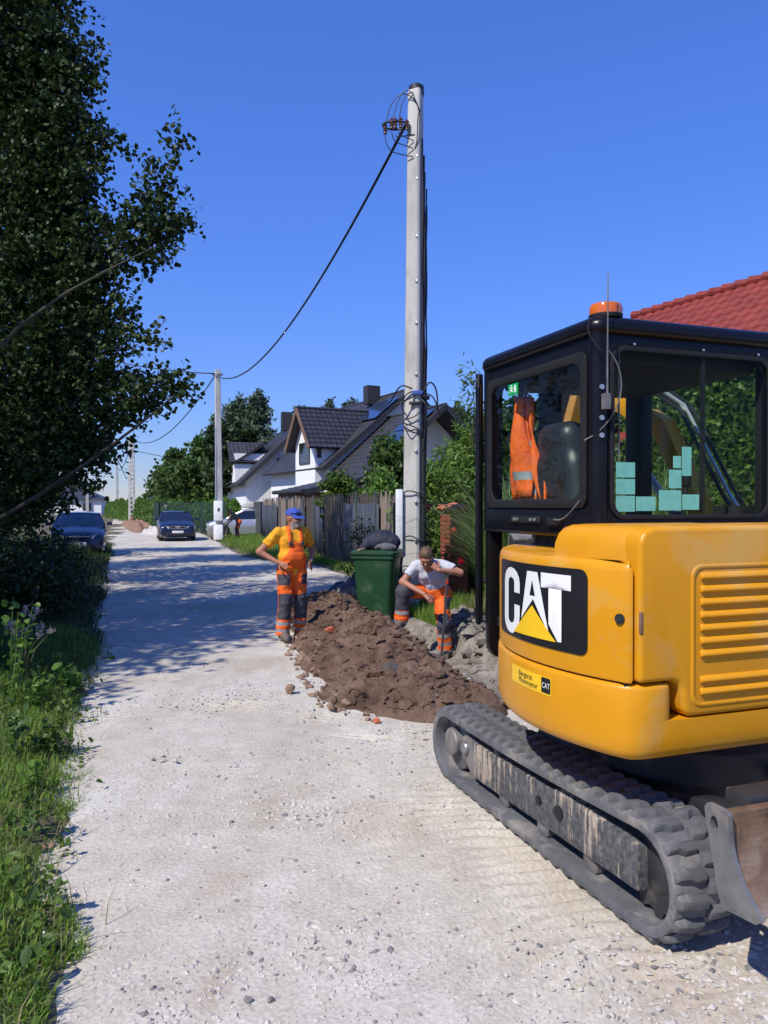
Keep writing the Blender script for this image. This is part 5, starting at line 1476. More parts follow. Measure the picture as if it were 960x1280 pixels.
    # trousers
    spine = J['chest'] - J['pelvis']; spine /= np.linalg.norm(spine)
    def pants(X, Y, Z):
        d = torso(X, Y, Z, 0.012)
        wl_ = (X - J['pelvis'][0]) * spine[0] + (Y - J['pelvis'][1]) * spine[1] + (Z - J['pelvis'][2]) * spine[2]
        d = np.maximum(d, wl_ - 0.10)
        for s in 'lr':
            k, a = J['knee_' + s], J['ankle_' + s]; ax = (a - k); L = np.linalg.norm(ax); ax /= L
            t = (X - k[0]) * ax[0] + (Y - k[1]) * ax[1] + (Z - k[2]) * ax[2]
            lg = leg(X, Y, Z, s, 0.017, 0.052)
            dist_a = np.sqrt((X - a[0]) ** 2 + (Y - a[1]) ** 2 + (Z - a[2]) ** 2)
            lg = np.where(dist_a < 0.35, np.maximum(lg, t - L * (1.0 if hem > 1 else hem + 0.12)), lg)
            d = smin(d, lg, 0.035)
        return d + wob(X, Y, Z, 0.013, 9) + 0.006 * vnoise(X * 9 + seed, Y * 9, Z * 34)
    V, F = sdf_mesh(pants, lo, hi, res); C = V[F].mean(1); mi = np.zeros(len(F), int)
    for s in 'lr':
        h, k, a = J['hip_' + s], J['knee_' + s], J['ankle_' + s]
        ax = (a - k); L = np.linalg.norm(ax); ax = ax / L; t = (C - k) @ ax / L
        near = np.linalg.norm(C - k - np.clip(t, 0, 1)[:, None] * ax * L, axis=1) < 0.14
        other = 'r' if s == 'l' else 'l'
        ko, ao = J['knee_' + other], J['ankle_' + other]; axo = ao - ko; Lo = np.linalg.norm(axo); axo = axo / Lo; to = np.clip((C - ko) @ axo / Lo, 0, 1)
        near &= np.linalg.norm(C - k - np.clip(t, 0, 1)[:, None] * ax * L, axis=1) < np.linalg.norm(C - ko - to[:, None] * axo * Lo, axis=1) + 0.005
        thigh = (k - h) / np.linalg.norm(k - h)
        front = np.cross(np.cross(ax, fwd), ax); front = front / max(1e-6, np.linalg.norm(front))
        if knee_patch:
            kd = (C - k) @ ax
            pk = near & (kd > -0.01) & (kd < patch_len) & (((C - k - np.outer(kd, ax)) @ fwd) > -0.01)
            tk = (C - k) @ thigh
            pk |= (np.linalg.norm(C - k, axis=1) < 0.14) & (tk > -0.13) & (tk < 0.16) & (((C - k) @ fwd) > 0.0)
            mi[pk] = 1
        if bands:
            for b0, b1 in band_at:
                mi[near & (t > b0) & (t < b1)] = 2
    # hip pockets
    hp_ = J['pelvis']; q = C - hp_
    ql, qf, qz = q @ lat, q @ fwd, q[:, 2]
    side_pk = (np.abs(ql) > 0.085) & (qf > 0.0) & (qz < -0.06) & (qz > -0.20)
    if knee_patch: mi[side_pk] = 1
    pts = link('trousers', np_mesh('trousers', V, F, [M[trousers], M['patch'], M['reflect']], True, mi), root)
    if bib:
        def bibf(X, Y, Z):
            d = torso(X, Y, Z, 0.019) + wob(X, Y, Z, 0.006, 11)
            x = (X - J['chest'][0]) * lat[0] + (Y - J['chest'][1]) * lat[1]; f = (X - J['chest'][0]) * fwd[0] + (Y - J['chest'][1]) * fwd[1]
            z = Z - J['pelvis'][2]; w = 0.175 - 0.10 * sstep(0.10, 0.30, z)
            front_ = np.maximum(np.maximum(np.abs(x) - w, z - 0.335), -z + 0.0); front_ = np.maximum(front_, -f + 0.0)
            st_ = np.maximum(np.abs(np.abs(x) - 0.082 + 0.02 * (f < 0)) - 0.021, -z + 0.28)
            back_ = np.maximum(np.maximum(np.abs(x) - 0.14, z - 0.22), f - 0.0); back_ = np.maximum(back_, -z)
            return np.maximum(d, np.minimum(np.minimum(front_, st_), back_))
        V, F = sdf_mesh(bibf, lo, hi, res); link('bib', np_mesh('bib', V, F, M[trousers]), root)
        for sx in (-1, 1):
            c_ = J['chest'] + lat * 0.08 * sx; mb = MB(); p = c_ + fwd * 0.125; p[2] = J['pelvis'][2] + 0.32
            mb.box(tuple(p), (0.045, 0.03, 0.05), rz=math.atan2(fwd[1], fwd[0]) + math.pi / 2); mb.build('buckle', M['patch'], root, 30, 0.006)
        mb = MB(); p = J['chest'] + fwd * 0.138; p[2] = J['pelvis'][2] + 0.20
        mb.box(tuple(p), (0.13, 0.02, 0.13), rz=math.atan2(fwd[1], fwd[0]) + math.pi / 2); mb.build('bib_pocket', M[trousers], root, 30, 0.008)
    # boots
    for s in 'lr':
        a, t = J['ankle_' + s], J['toe_' + s]; heel = a - (t - a) / np.linalg.norm(t - a) * 0.05; heel[2] = t[2]
        def boot(X, Y, Z):
            d = cone_d(X, Y, Z, a, a + np.array([0, 0, 0.10]), 0.052, 0.056)
            d = smin(d, cone_d(X, Y, Z, heel, t, 0.045, 0.047), 0.04)
            d = smin(d, cone_d(X, Y, Z, a, t, 0.05, 0.04), 0.03)
            return np.maximum(d, -(Z - (t[2] - 0.042)))
        bl_ = np.minimum(a, t) - 0.12; bh_ = np.maximum(a, t) + 0.2
        V, F = sdf_mesh(boot, bl_, bh_, res * 0.9); link('boot', np_mesh('boot', V, F, M['boot']), root)
    H = J['head']; frM = Matrix(fr.tolist()).to_4x4(); frM.translation = Vector(H)
    if hair:
        def hairf(X, Y, Z):
            q = np.stack([X - H[0], Y - H[1], Z - H[2]], -1) @ fr; x, y, z = q[..., 0], q[..., 1], q[..., 2]
            d = ell_d(x, y, z, (0, 0.016, 0.018), (0.087, 0.108, 0.116)) + 0.004 * fbm(x * 60, y * 60, z * 20, 2)
            return np.maximum(d, -(z - 0.035 + 0.9 * np.clip(y - 0.02, 0, 0.1) * -1.0 - 0.25 * (y < -0.05) * 0.1))
        V, F = sdf_mesh(hairf, H - 0.16, H + 0.16, res * 0.8); link('hair', np_mesh('hair', V, F, M[hair]), root)
    if cap:
        mb = MB(frM); rings = []
        for t in range(7):
            a = R(90 * t / 6.2); rings.append([(0.088 * math.cos(a) * math.cos(b), 0.012 + 0.112 * math.cos(a) * math.sin(b), 0.032 + 0.095 * math.sin(a)) for b in [2 * math.pi * k / 20 for k in range(20)]])
        mb.loft(rings); c = mb.build('cap', M[cap], root, 60)
        mb = MB(frM); n = 9; up_, dn_ = [], []
        for k in range(n):
            a = R(200 + 140 * k / (n - 1)); x, y = 0.086 * math.cos(a), 0.012 + 0.108 * math.sin(a); ext = 0.080 * math.sin(math.pi * (k + 0.6) / (n + 0.2))
            up_.append(((x, y, 0.040), (x * 1.04, y - ext, 0.026 - 0.02 * abs(math.cos(a)))))
        vs = [p for pr in up_ for p in pr] + [(p[0], p[1], p[2] - 0.006) for pr in up_ for p in pr]; fs = []
        for k in range(n - 1):
            i = 2 * k; j = 2 * n + i
            fs += [(i, i + 2, i + 3, i + 1), (j + 1, j + 3, j + 2, j), (i + 1, i + 3, j + 3, j + 1)]
        mb.add(vs, fs); mb.build('visor', M[cap], c, 60)
        mb = MB(frM)
        for sx in (-1, 1):
            mb.add([(sx * x, y, z) for x, y, z in ((0.008, -0.112, 0.075), (0.066, -0.072, 0.078), (0.072, -0.078, 0.045), (0.040, -0.116, 0.038), (0.010, -0.120, 0.048))] + [(sx * x, y + 0.006, z) for x, y, z in ((0.008, -0.112, 0.075), (0.066, -0.072, 0.078), (0.072, -0.078, 0.045), (0.040, -0.116, 0.038), (0.010, -0.120, 0.048))],
                   [(0, 1, 2, 3, 4), (9, 8, 7, 6, 5), (0, 5, 6, 1), (1, 6, 7, 2), (2, 7, 8, 3), (3, 8, 9, 4), (4, 9, 5, 0)])
            mb.tube([(sx * 0.068, -0.075, 0.064), (sx * 0.092, 0.0, 0.060)], 0.004, 6)
        mb.build('sunglasses', M['lens'], c, 30)
    return root

p1 = empty('person', (-1.17, 9.78, 0.0), R(34), 'person in orange bib overalls and blue cap standing hands on hips by the dirt pile', 'person')
figure(dict(pelvis=(0, 0.01, 0.90), chest=(0.0, 0.0, 1.25), neck=(0.0, 0.0, 1.42), head=(0.01, -0.035, 1.545), sh_l=(0.185, 0.0, 1.36), sh_r=(-0.185, 0.0, 1.36),
            el_l=(0.37, 0.13, 1.13), wr_l=(0.225, -0.08, 0.985), el_r=(-0.40, 0.11, 1.12), wr_r=(-0.225, -0.07, 0.985), hip_l=(0.088, 0.01, 0.88), hip_r=(-0.088, 0.01, 0.88),
            knee_l=(0.125, 0.0, 0.48), knee_r=(-0.115, -0.03, 0.48), ankle_l=(0.15, 0.06, 0.09), ankle_r=(-0.13, 0.0, 0.09), toe_l=(0.19, -0.10, 0.045), toe_r=(-0.16, -0.17, 0.045),
            front=(0, -1, 0), head_frame=rot_frame(R(30), R(6))), 0.0105, p1, 'shirt_yellow', 'hivis', 0.93, 0.66, cap='cap_blue', beard=True, bib=True, belly=0.02,
       hands=(('l', (-0.55, -0.62, -0.42), (0.6, -0.6, 0.1), 0.25, 1), ('r', (0.60, -0.66, -0.35), (-0.6, -0.6, 0.1), 0.25, -1)), seed=1)

p2 = empty('person', (0.60, 9.45, 0), 0, 'person in pale grey shirt and orange trousers leaning on one knee in the trench', 'person')
figure(dict(pelvis=(0.05, 0.12, 0.63), chest=(-0.02, 0.0, 0.86), neck=(-0.055, -0.10, 1.005), head=(-0.095, -0.205, 1.075), sh_l=(0.125, -0.045, 0.975), sh_r=(-0.205, -0.045, 0.965),
            el_l=(0.325, -0.13, 0.885), wr_l=(0.055, -0.255, 0.925), el_r=(-0.375, -0.13, 0.775), wr_r=(-0.12, -0.30, 0.645), hip_l=(0.125, 0.12, 0.60), hip_r=(-0.035, 0.12, 0.62),
            knee_l=(0.12, -0.08, 0.25), knee_r=(-0.365, -0.12, 0.665), ankle_l=(0.155, 0.02, -0.08), ankle_r=(-0.385, -0.03, 0.285), toe_l=(0.14, -0.15, -0.115), toe_r=(-0.44, -0.19, 0.245),
            front=(-0.2, -1, 0), head_frame=rot_frame(R(-6), R(38))), 0.0105, p2, 'shirt_grey', 'hivis', 0.93, 0.62, hair='hair_brown',
       hands=(('l', (-0.70, 0.10, 0.65), (-0.3, 0.9, 0.1), 0.30, 1), ('r', (0.62, -0.35, -0.55), (0.1, 0.3, -0.9), 0.35, -1)), seed=2, patch_len=0.06, band_at=((0.30, 0.42), (0.60, 0.72), (0.92, 1.05)))

p3 = empty('person', (-7.25, 38.0, 0.03), R(-62), 'person in mottled olive top and orange trousers bending over to dig by the meter-box pole', 'person')
figure(dict(pelvis=(0, 0.08, 0.90), chest=(0.0, -0.16, 1.18), neck=(0.0, -0.27, 1.31), head=(0.0, -0.38, 1.38), sh_l=(0.18, -0.24, 1.24), sh_r=(-0.18, -0.24, 1.24),
            el_l=(0.20, -0.34, 0.95), wr_l=(0.08, -0.52, 0.78), el_r=(-0.20, -0.36, 0.97), wr_r=(-0.06, -0.50, 0.92), hip_l=(0.088, 0.08, 0.88), hip_r=(-0.088, 0.08, 0.88),
            knee_l=(0.12, -0.04, 0.47), knee_r=(-0.12, 0.0, 0.47), ankle_l=(0.13, 0.02, 0.09), ankle_r=(-0.14, 0.10, 0.09), toe_l=(0.14, -0.15, 0.045), toe_r=(-0.15, -0.07, 0.045),
            front=(0, -1, 0), head_frame=rot_frame(0, R(45))), 0.02, p3, 'shirt_camo', 'hivis', 0.93, 0.95, hair='hair_brown',
       hands=(('l', (-0.3, -0.4, -0.7), (0, -1, 0), 0.8, 1), ('r', (0.3, -0.4, -0.7), (0, -1, 0), 0.8, -1)), seed=3)

# spade standing in the trench, and the far digger's shovel
sp_e = empty('spade', (0.70, 9.22, -0.34), 0, 'long spade with dark handle and red collar standing in the trench', 'spade')
mb = MB(); mb.tube([(-0.02, 0, 0.1), (0.065, 0.02, 1.20)], 0.016, 10); mb.build('handle', M['handle_wood'], sp_e)
mb = MB(); mb.tube([(0.058, 0.018, 1.10), (0.062, 0.019, 1.15)], 0.019, 10); mb.build('collar', M['red_paint'], sp_e)
mb = MB(); mb.tube([(0.02, 0.02, 1.225), (0.11, 0.02, 1.215)], 0.015, 8); mb.tube([(0.065, 0.02, 1.18), (0.066, 0.02, 1.22)], 0.018, 8); mb.build('grip', M['handle_wood'], sp_e)
mb = MB(); mb.loft([[(-0.13, 0.0, 0.27), (0.07, 0.0, 0.25), (0.07, 0.012, 0.25), (-0.13, 0.012, 0.27)], [(-0.13, 0.02, 0.08), (0.06, 0.02, 0.07), (0.06, 0.03, 0.07), (-0.13, 0.03, 0.08)], [(-0.06, 0.02, -0.01), (0.0, 0.02, -0.01), (0.0, 0.025, -0.01), (-0.06, 0.025, -0.01)]])
mb.build('blade', M['steel'], sp_e)
s2 = empty('shovel', (-7.62, 37.78, 0.03), 0, 'shovel held low by the person digging beside the meter-box pole', 'shovel')
mb = MB(); mb.tube([(-0.18, 0, 0.12), (0.02, 0.0, 1.05)], 0.018, 8); mb.build('handle', M['pale_wood'], s2)
mb = MB(); mb.box((-0.22, 0, 0.02), (0.12, 0.2, 0.24)); mb.build('blade', M['steel'], s2)
# ================================================================ bin, bags, pillar, fences
bn = empty('wheelie_bin', (-0.10, 11.5, 0.0), R(-12), 'dark green wheeled rubbish bin standing between the dirt pile and the pole', 'bin')
mb = MB(); rings = []
for z, w, d in ((0.03, 0.46, 0.50), (0.10, 0.48, 0.52), (0.5, 0.54, 0.58), (0.92, 0.61, 0.66), (0.925, 0.66, 0.70), (0.985, 0.66, 0.70), (0.985, 0.60, 0.64), (0.6, 0.52, 0.56)):
    rings.append([(x, y, z) for x, y in rrect(-w / 2, w / 2, -d / 2, d / 2, 0.07, 4)])
mb.loft(rings); body = mb.build('bin_body', M['bin_green'], bn, 40, 0.0)
mb = MB(); mb.loft([[(x, y, z) for x, y in rrect(-w / 2, w / 2, -0.37, 0.40, 0.07, 4)] for z, w in ((0.99, 0.67), (1.015, 0.68), (1.035, 0.62), (1.045, 0.3))])
lid = mb.build('bin_lid', M['bin_green'], bn, 50)
mb = MB(); mb.tube([(-0.26, 0.40, 0.99), (-0.26, 0.46, 0.99), (0.26, 0.46, 0.99), (0.26, 0.40, 0.99)], 0.016, 8); mb.build('bin_handle', M['bin_green'], bn)
for s in (-1, 1):
    mb = MB(); mb.lathe([(0.10, -0.025), (0.10, 0.025)], 20, 0, (s * 0.27, 0.24, 0.10), 'X'); mb.build('wheel', M['tyre'], bn, 30, 0.01)
mb = MB(); mb.box((-0.21, -0.333, 0.80), (0.13, 0.008, 0.22)); o = mb.build('paper_label', M['white_plastic'], bn); o.rotation_euler = (R(-5.0), 0, 0); o.location = (0, 0.066, 0.02)

def blob(name, fn, lo, hi, res, m, parent=None, loc=None):
    V, F = sdf_mesh(fn, lo, hi, res)
    return link(name, np_mesh(name, V, F, m), parent, loc)
jk = empty('jacket', (-0.06, 11.5, 1.04), 0, 'dark navy jacket dumped in a heap on the green bin lid', 'jacket')
def jf(X, Y, Z):
    d = ell_d(X, Y, Z, (0.04, 0.0, 0.10), (0.25, 0.20, 0.20))
    d = smin(d, cone_d(X, Y, Z, (-0.12, -0.05, 0.14), (-0.25, -0.14, 0.03), 0.08, 0.05), 0.06)
    d = smin(d, cone_d(X, Y, Z, (0.0, -0.08, 0.2), (0.2, -0.1, 0.12), 0.08, 0.09), 0.06)
    d = d + 0.022 * fbm(X * 7, Y * 7, Z * 7, 3)
    return np.maximum(d, -Z)
blob('cloth', jf, (-0.45, -0.35, -0.02), (0.45, 0.35, 0.42), 0.018, M['navy'], jk)
def gf_(X, Y, Z): return np.maximum(ell_d(X, Y, Z, (0.07, -0.18, 0.04), (0.15, 0.10, 0.07)) + 0.015 * fbm(X * 11, Y * 11, Z * 11, 2), -Z)
blob('lining', gf_, (-0.2, -0.35, -0.02), (0.35, 0.05, 0.2), 0.015, M['grey_cloth'], jk)
gl = empty('work_glove', (-0.36, 11.33, 1.03), R(20), 'reddish brown work glove on the edge of the green bin lid', 'glove')
hb = hand_tubes((0.10, 0, 0.025), (-1, -0.2, 0.05), (0, 0, 1), -0.25, 1); o = hb.build('leather', M['brown_stone'], gl, 60); 
bg_ = empty('rubbish_bag', (-0.72, 13.0, 0.0), 0, 'black plastic rubbish bag slumped at the road edge behind the dirt pile', 'bag')
def bf(X, Y, Z):
    d = ell_d(X, Y, Z, (0, 0, 0.16), (0.30, 0.26, 0.24)); d = smin(d, ell_d(X, Y, Z, (0.22, 0.1, 0.2), (0.2, 0.2, 0.26)), 0.08)
    d = smin(d, cone_d(X, Y, Z, (0.15, 0.05, 0.4), (0.2, 0.05, 0.52), 0.05, 0.03), 0.05)
    return np.maximum(d + 0.035 * fbm(X * 6, Y * 6, Z * 6, 3), -Z - 0.02)
blob('plastic', bf, (-0.5, -0.5, -0.05), (0.6, 0.5, 0.65), 0.025, M['bag_black'], bg_)

# brick pillar
pl = empty('brick_pillar', (1.22, 13.4, 0), R(4), 'red brick gate pillar with tiled pyramid cap behind the leaning person', 'pillar')
mb = MB(); mb.box((0, 0, 0.78), (0.395, 0.395, 1.56)); mb.build('mortar_core', M['mortar'], pl)
bb = MB(); bb.box((0, 0, 0), (0.25, 0.118, 0.063)); BR = bb.mesh('brick', M['brick'], 30, 0.004, 1)
bb = MB(); bb.box((0, 0, 0), (0.13, 0.118, 0.063)); BRH = bb.mesh('brick_half', M['brick'], 30, 0.004, 1)
rb_ = random.Random(2)
for c in range(21):
    z = 0.04 + c * 0.075
    for q in range(4):
        a = q * math.pi / 2
        for t, me in (((-0.081, BR), (0.1225, BRH)) if c % 2 else ((-0.142, BRH), (0.0615, BR))):
            v = Matrix.Rotation(a, 3, 'Z') @ Vector((t, -0.150 - rb_.uniform(0, 0.004), 0))
            o = link('brick', me, pl, (v.x, v.y, z)); o.rotation_euler = (0, 0, a + rb_.uniform(-0.01, 0.01))
mb = MB(); mb.loft([[(s * x, s * y, z) for x, y in ((-1, -1), (1, -1), (1, 1), (-1, 1))] for s, z in ((0.25, 1.61), (0.262, 1.625), (0.262, 1.65), (0.17, 1.70), (0.03, 1.755))])
cap_ = mb.build('pillar_cap', M['cap_tile'], pl, 30, 0.008)
for q in range(4):
    for k in range(5):
        v = Matrix.Rotation(q * math.pi / 2, 3, 'Z') @ Vector((-0.2 + 0.1 * k, -0.215, 1.685)); mb = MB(); mb.box((0, 0, 0), (0.094, 0.14, 0.014))
        o = mb.build('cap_tile', M['cap_tile'], cap_, 30, 0.004); o.location = v; o.rotation_euler = (R(27), 0, q * math.pi / 2)

# dark gate between pole and pillar
gt = empty('steel_gate', (0.78, 13.9, 0), R(-10), 'dark sheet steel gate between the concrete pole and the brick pillar', 'gate')
mb = MB(); mb.ring_panel([(-0.62, 0.06), (0.62, 0.06), (0.62, 1.75), (-0.62, 1.75)], [(-0.57, 0.11), (0.57, 0.11), (0.57, 1.70), (-0.57, 1.70)], -0.025, 0.025, lambda a, b, c: (a, c, b)); mb.build('gate_frame', M['cab_black'], gt)
for k in range(9):
    mb = MB(); mb.box((-0.505 + 0.126 * k, 0, 0.905), (0.119, 0.02, 1.59)); mb.build('gate_slat', M['cab_black'], gt, 30, 0.003)

# long garden fence: board by board with steel posts and grey screens hung in front
def fence_x(y): return 5.38 - 0.30 * y
fdir = Vector((-0.30, 1, 0)).normalized(); fn_ = Vector((-fdir.y, fdir.x, 0)) * 1.0   # towards the road
fa = math.atan2(fdir.y, fdir.x)
fe = empty('board_fence', (fence_x(14.6), 14.6, 0), 0, 'long weathered board fence with pointed tops and grey screens along the verge', 'fence')
def fpos(y, off=0.0, z=0.0):
    p = Vector((fence_x(y), y, z)) + fn_ * off
    return p - Vector((fence_x(14.6), 14.6, 0))
rb_ = random.Random(4)
boards = []
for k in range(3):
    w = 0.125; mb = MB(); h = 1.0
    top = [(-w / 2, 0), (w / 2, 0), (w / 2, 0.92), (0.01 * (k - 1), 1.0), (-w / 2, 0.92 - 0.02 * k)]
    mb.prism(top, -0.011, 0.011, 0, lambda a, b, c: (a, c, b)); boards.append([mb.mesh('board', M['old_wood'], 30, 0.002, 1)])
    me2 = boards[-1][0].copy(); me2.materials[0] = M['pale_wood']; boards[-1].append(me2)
y = 14.6
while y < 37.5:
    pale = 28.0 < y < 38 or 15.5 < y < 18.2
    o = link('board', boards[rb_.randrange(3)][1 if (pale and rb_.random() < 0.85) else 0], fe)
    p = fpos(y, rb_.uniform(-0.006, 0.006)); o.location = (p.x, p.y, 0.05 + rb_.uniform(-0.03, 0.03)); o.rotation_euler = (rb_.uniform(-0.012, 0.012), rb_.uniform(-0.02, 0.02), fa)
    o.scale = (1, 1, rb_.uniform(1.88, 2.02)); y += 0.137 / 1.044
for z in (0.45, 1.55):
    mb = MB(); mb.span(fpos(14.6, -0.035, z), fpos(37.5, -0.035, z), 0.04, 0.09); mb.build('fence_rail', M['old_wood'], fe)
y = 14.8
while y < 37.5:
    mb = MB(); p = fpos(y, 0.10); mb.box((p.x, p.y, 1.0), (0.05, 0.05, 2.06), rz=fa); mb.build('fence_post', M['fence_steel'], fe); y += 1.75
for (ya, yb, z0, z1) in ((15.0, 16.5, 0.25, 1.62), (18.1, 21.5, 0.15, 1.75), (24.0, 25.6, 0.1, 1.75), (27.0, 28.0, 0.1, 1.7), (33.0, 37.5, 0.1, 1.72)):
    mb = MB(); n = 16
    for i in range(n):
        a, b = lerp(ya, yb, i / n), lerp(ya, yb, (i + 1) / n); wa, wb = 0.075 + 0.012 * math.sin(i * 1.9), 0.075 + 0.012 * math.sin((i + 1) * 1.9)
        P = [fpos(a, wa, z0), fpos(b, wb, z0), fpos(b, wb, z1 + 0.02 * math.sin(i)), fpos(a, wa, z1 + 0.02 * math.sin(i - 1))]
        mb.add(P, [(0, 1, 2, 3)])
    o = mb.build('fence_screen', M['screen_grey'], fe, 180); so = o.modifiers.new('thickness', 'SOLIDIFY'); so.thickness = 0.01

# green mesh fence far along the road, wire gate near the silver car
def mesh_fence(name, pts, h, label, m, step=2.5, dx=0.09, group=None):
    e = empty(name, (*pts[0], 0), 0, label, 'fence', group); o0 = Vector((*pts[0], 0))
    for (a, b) in zip(pts[:-1], pts[1:]):
        a, b = Vector((*a, 0)) - o0, Vector((*b, 0)) - o0; L = (b - a).length; n = max(1, round(L / step)); d = (b - a) / L
        for k in range(n + 1):
            mb = MB(); p = lerp(a, b, k / n); mb.box((p.x, p.y, h / 2), (0.06, 0.06, h + 0.1)); mb.build('fence_post', m, e)
        for k in range(n):
            mb = MB(); p, q = lerp(a, b, k / n), lerp(a, b, (k + 1) / n); s = int((q - p).length / dx)
            for i in range(1, s):
                c = lerp(p, q, i / s); mb.span(c + Vector((0, 0, 0.06)), c + Vector((0, 0, h)), 0.02, 0.02)
            for z in np.arange(0.1, h, 0.22): mb.span(p + Vector((0, 0, z)), q + Vector((0, 0, z)), 0.02, 0.02)
            tag(mb.build('wire_mesh', m, e, None), None, None, None, 'stuff')
    return e
mesh_fence('mesh_fence', ((-9.4, 45.6), (-14.6, 50), (-17.4, 58), (-29, 88), (-37, 106)), 1.9, 'green welded mesh fence running in front of the far hedge', M['green_fence'])
mesh_fence('mesh_gate', ((-7.0, 41.0), (-5.9, 38.4)), 1.9, 'grey wire mesh gate between silver car and board fence', M['fence_steel'], 1.3)

# reddish spoil along the far verge and pale rubble
def far_heap(name, x0, y0, x1, y1, w, h, m, label, seed):
    n, k = 40, 12; V = []; F = []
    for i in range(n + 1):
        t = i / n; c = Vector((lerp(x0, x1, t), lerp(y0, y1, t), 0)); d = Vector((x1 - x0, y1 - y0, 0)).normalized(); s = Vector((d.y, -d.x, 0))
        for j in range(k + 1):
            u = j / k * 2 - 1; p = c + s * (u * w); zz = h * (1 - u * u) * min(1, 5 * t, 5 * (1 - t)) * (0.75 + 0.7 * mnoise.noise(Vector((i * 0.33, j * 0.4, seed))))
            V.append((p.x, p.y, -0.06 + max(0, zz)))
    for i in range(n):
        for j in range(k):
            a = i * (k + 1) + j; F.append((a, a + 1, a + k + 2, a + k + 1))
    return tag(link(name, np_mesh(name, V, F, m)), label, 'dirt pile')
M['soil_red'] = soil_mat('reddish_soil', (0.20, 0.11, 0.07), (0.30, 0.18, 0.12), (0.38, 0.26, 0.18))
far_heap('dirt_pile', -14.2, 46.5, -24.0, 72, 0.9, 0.75, M['soil_red'], 'low reddish soil bank along the green mesh fence', 1)
far_heap('rubble_pile', -12.4, 44.0, -14.6, 47.0, 0.5, 0.55, M['stone'], 'pale rubble heap behind the navy estate car', 4)
# ================================================================ houses
def tiled_plane(a, b, c, tile_w, row_h, amp=0.035, step=0.03, sub=4):
    """roof covering: a = eave start, b = eave end, c = ridge start; wavy tiles in overlapping rows"""
    a, b, c = Vector(a), Vector(b), Vector(c)
    e, s = b - a, c - a; n = e.cross(s).normalized()
    if n.z < 0: n = -n
    nw = max(1, round(e.length / tile_w)) * sub; rows = max(1, round(s.length / row_h))
    U = np.linspace(0, 1, nw + 1); vt, vh = [], []
    for r_ in range(rows):
        for q, h in ((0.0, 1.0), (0.5, 0.5), (0.999, 0.0)):
            vt.append((r_ + q) / rows); vh.append(h)
    vt, vh = np.array(vt), np.array(vh)
    UU, VV = np.meshgrid(U, vt); HH = np.repeat(vh[:, None], len(U), 1)
    ph = UU * (nw / sub) * 2 * np.pi
    h = amp * (0.5 + 0.5 * np.sin(ph)) ** 0.7 + step * HH
    P = np.array(a)[None, None] + UU[..., None] * np.array(e) + VV[..., None] * np.array(s) + h[..., None] * np.array(n)
    ii = np.arange(UU.size).reshape(UU.shape)
    F = np.stack([ii[:-1, :-1].ravel(), ii[:-1, 1:].ravel(), ii[1:, 1:].ravel(), ii[1:, :-1].ravel()], 1)
    return P.reshape(-1, 3), F
def roof_part(name, parent, a, b, c, m, tile_w=0.33, row_h=0.36, thick=0.12, **kw):
    V, F = tiled_plane(a, b, c, tile_w, row_h, **kw)
    o = link(name, np_mesh(name, V, F, m), parent)
    a, b, c = Vector(a), Vector(b), Vector(c); d = b + c - a; n = (b - a).cross(c - a).normalized()
    if n.z < 0: n = -n
    mb = MB(); lo = -n * thick; hi = -n * 0.01
    mb.loft([[a + lo, b + lo, d + lo, c + lo], [a + hi, b + hi, d + hi, c + hi]]); mb.build('roof_deck', M['fascia'], o)
    return o
def quad_box(name, parent, pts, m, n, t):
    n = Vector(n) * t; mb = MB(); mb.loft([[Vector(p) for p in pts], [Vector(p) + n for p in pts]]); return mb.build(name, m, parent)

def gable_house(label, x0, x1, yf, yb, ze, zr, xr=None, over_f=0.5, over_s=0.45, roof='roof_dark', cat='house', rot=18):
    """walls x0..x1, front gable at yf, back at yb, ridge along y at xr"""
    e = empty('house', ((x0 + x1) / 2, yf, 0), R(rot), label, cat); ox, oy = (x0 + x1) / 2, yf
    L = lambda x, y, z: (x - ox, y - oy, z)
    xr = (x0 + x1) / 2 if xr is None else xr
    mb = MB(); pts = [(x0, -0.3), (x1, -0.3), (x1, ze), (xr, zr - 0.12), (x0, ze)]
    mb.prism(pts, yf, yb, 0, lambda a, b, c: L(a, c, b)); mb.build('wall', M['stucco'], e)
    for sgn, xe in ((-1, x0), (1, x1)):
        sl = (zr - ze) / (abs(xr - xe)); xo = xe + sgn * over_s; zo = ze - sl * over_s
        ra = roof_part('roof', e, L(xo, yf - over_f, zo), L(xo, yb + 0.4, zo), L(xr, yf - over_f, zr), M[roof])
        for yy in (yf - over_f,):
            mb = MB(); mb.span(L(xo, yy - 0.015, zo - 0.06), L(xr, yy - 0.015, zr - 0.06), 0.04, 0.26); mb.build('verge_board', M['fascia'], e)
        mb = MB(); mb.tube([L(xo + sgn * 0.06, yf - over_f, zo - 0.02), L(xo + sgn * 0.06, yb, zo - 0.02)], 0.07, 8); mb.build('gutter', M['fascia'], e)
    mb = MB(); mb.tube([L(xr, yf - over_f, zr + 0.05), L(xr, yb + 0.4, zr + 0.05)], 0.09, 8); mb.build('ridge_cap', M[roof], e)
    return e, L
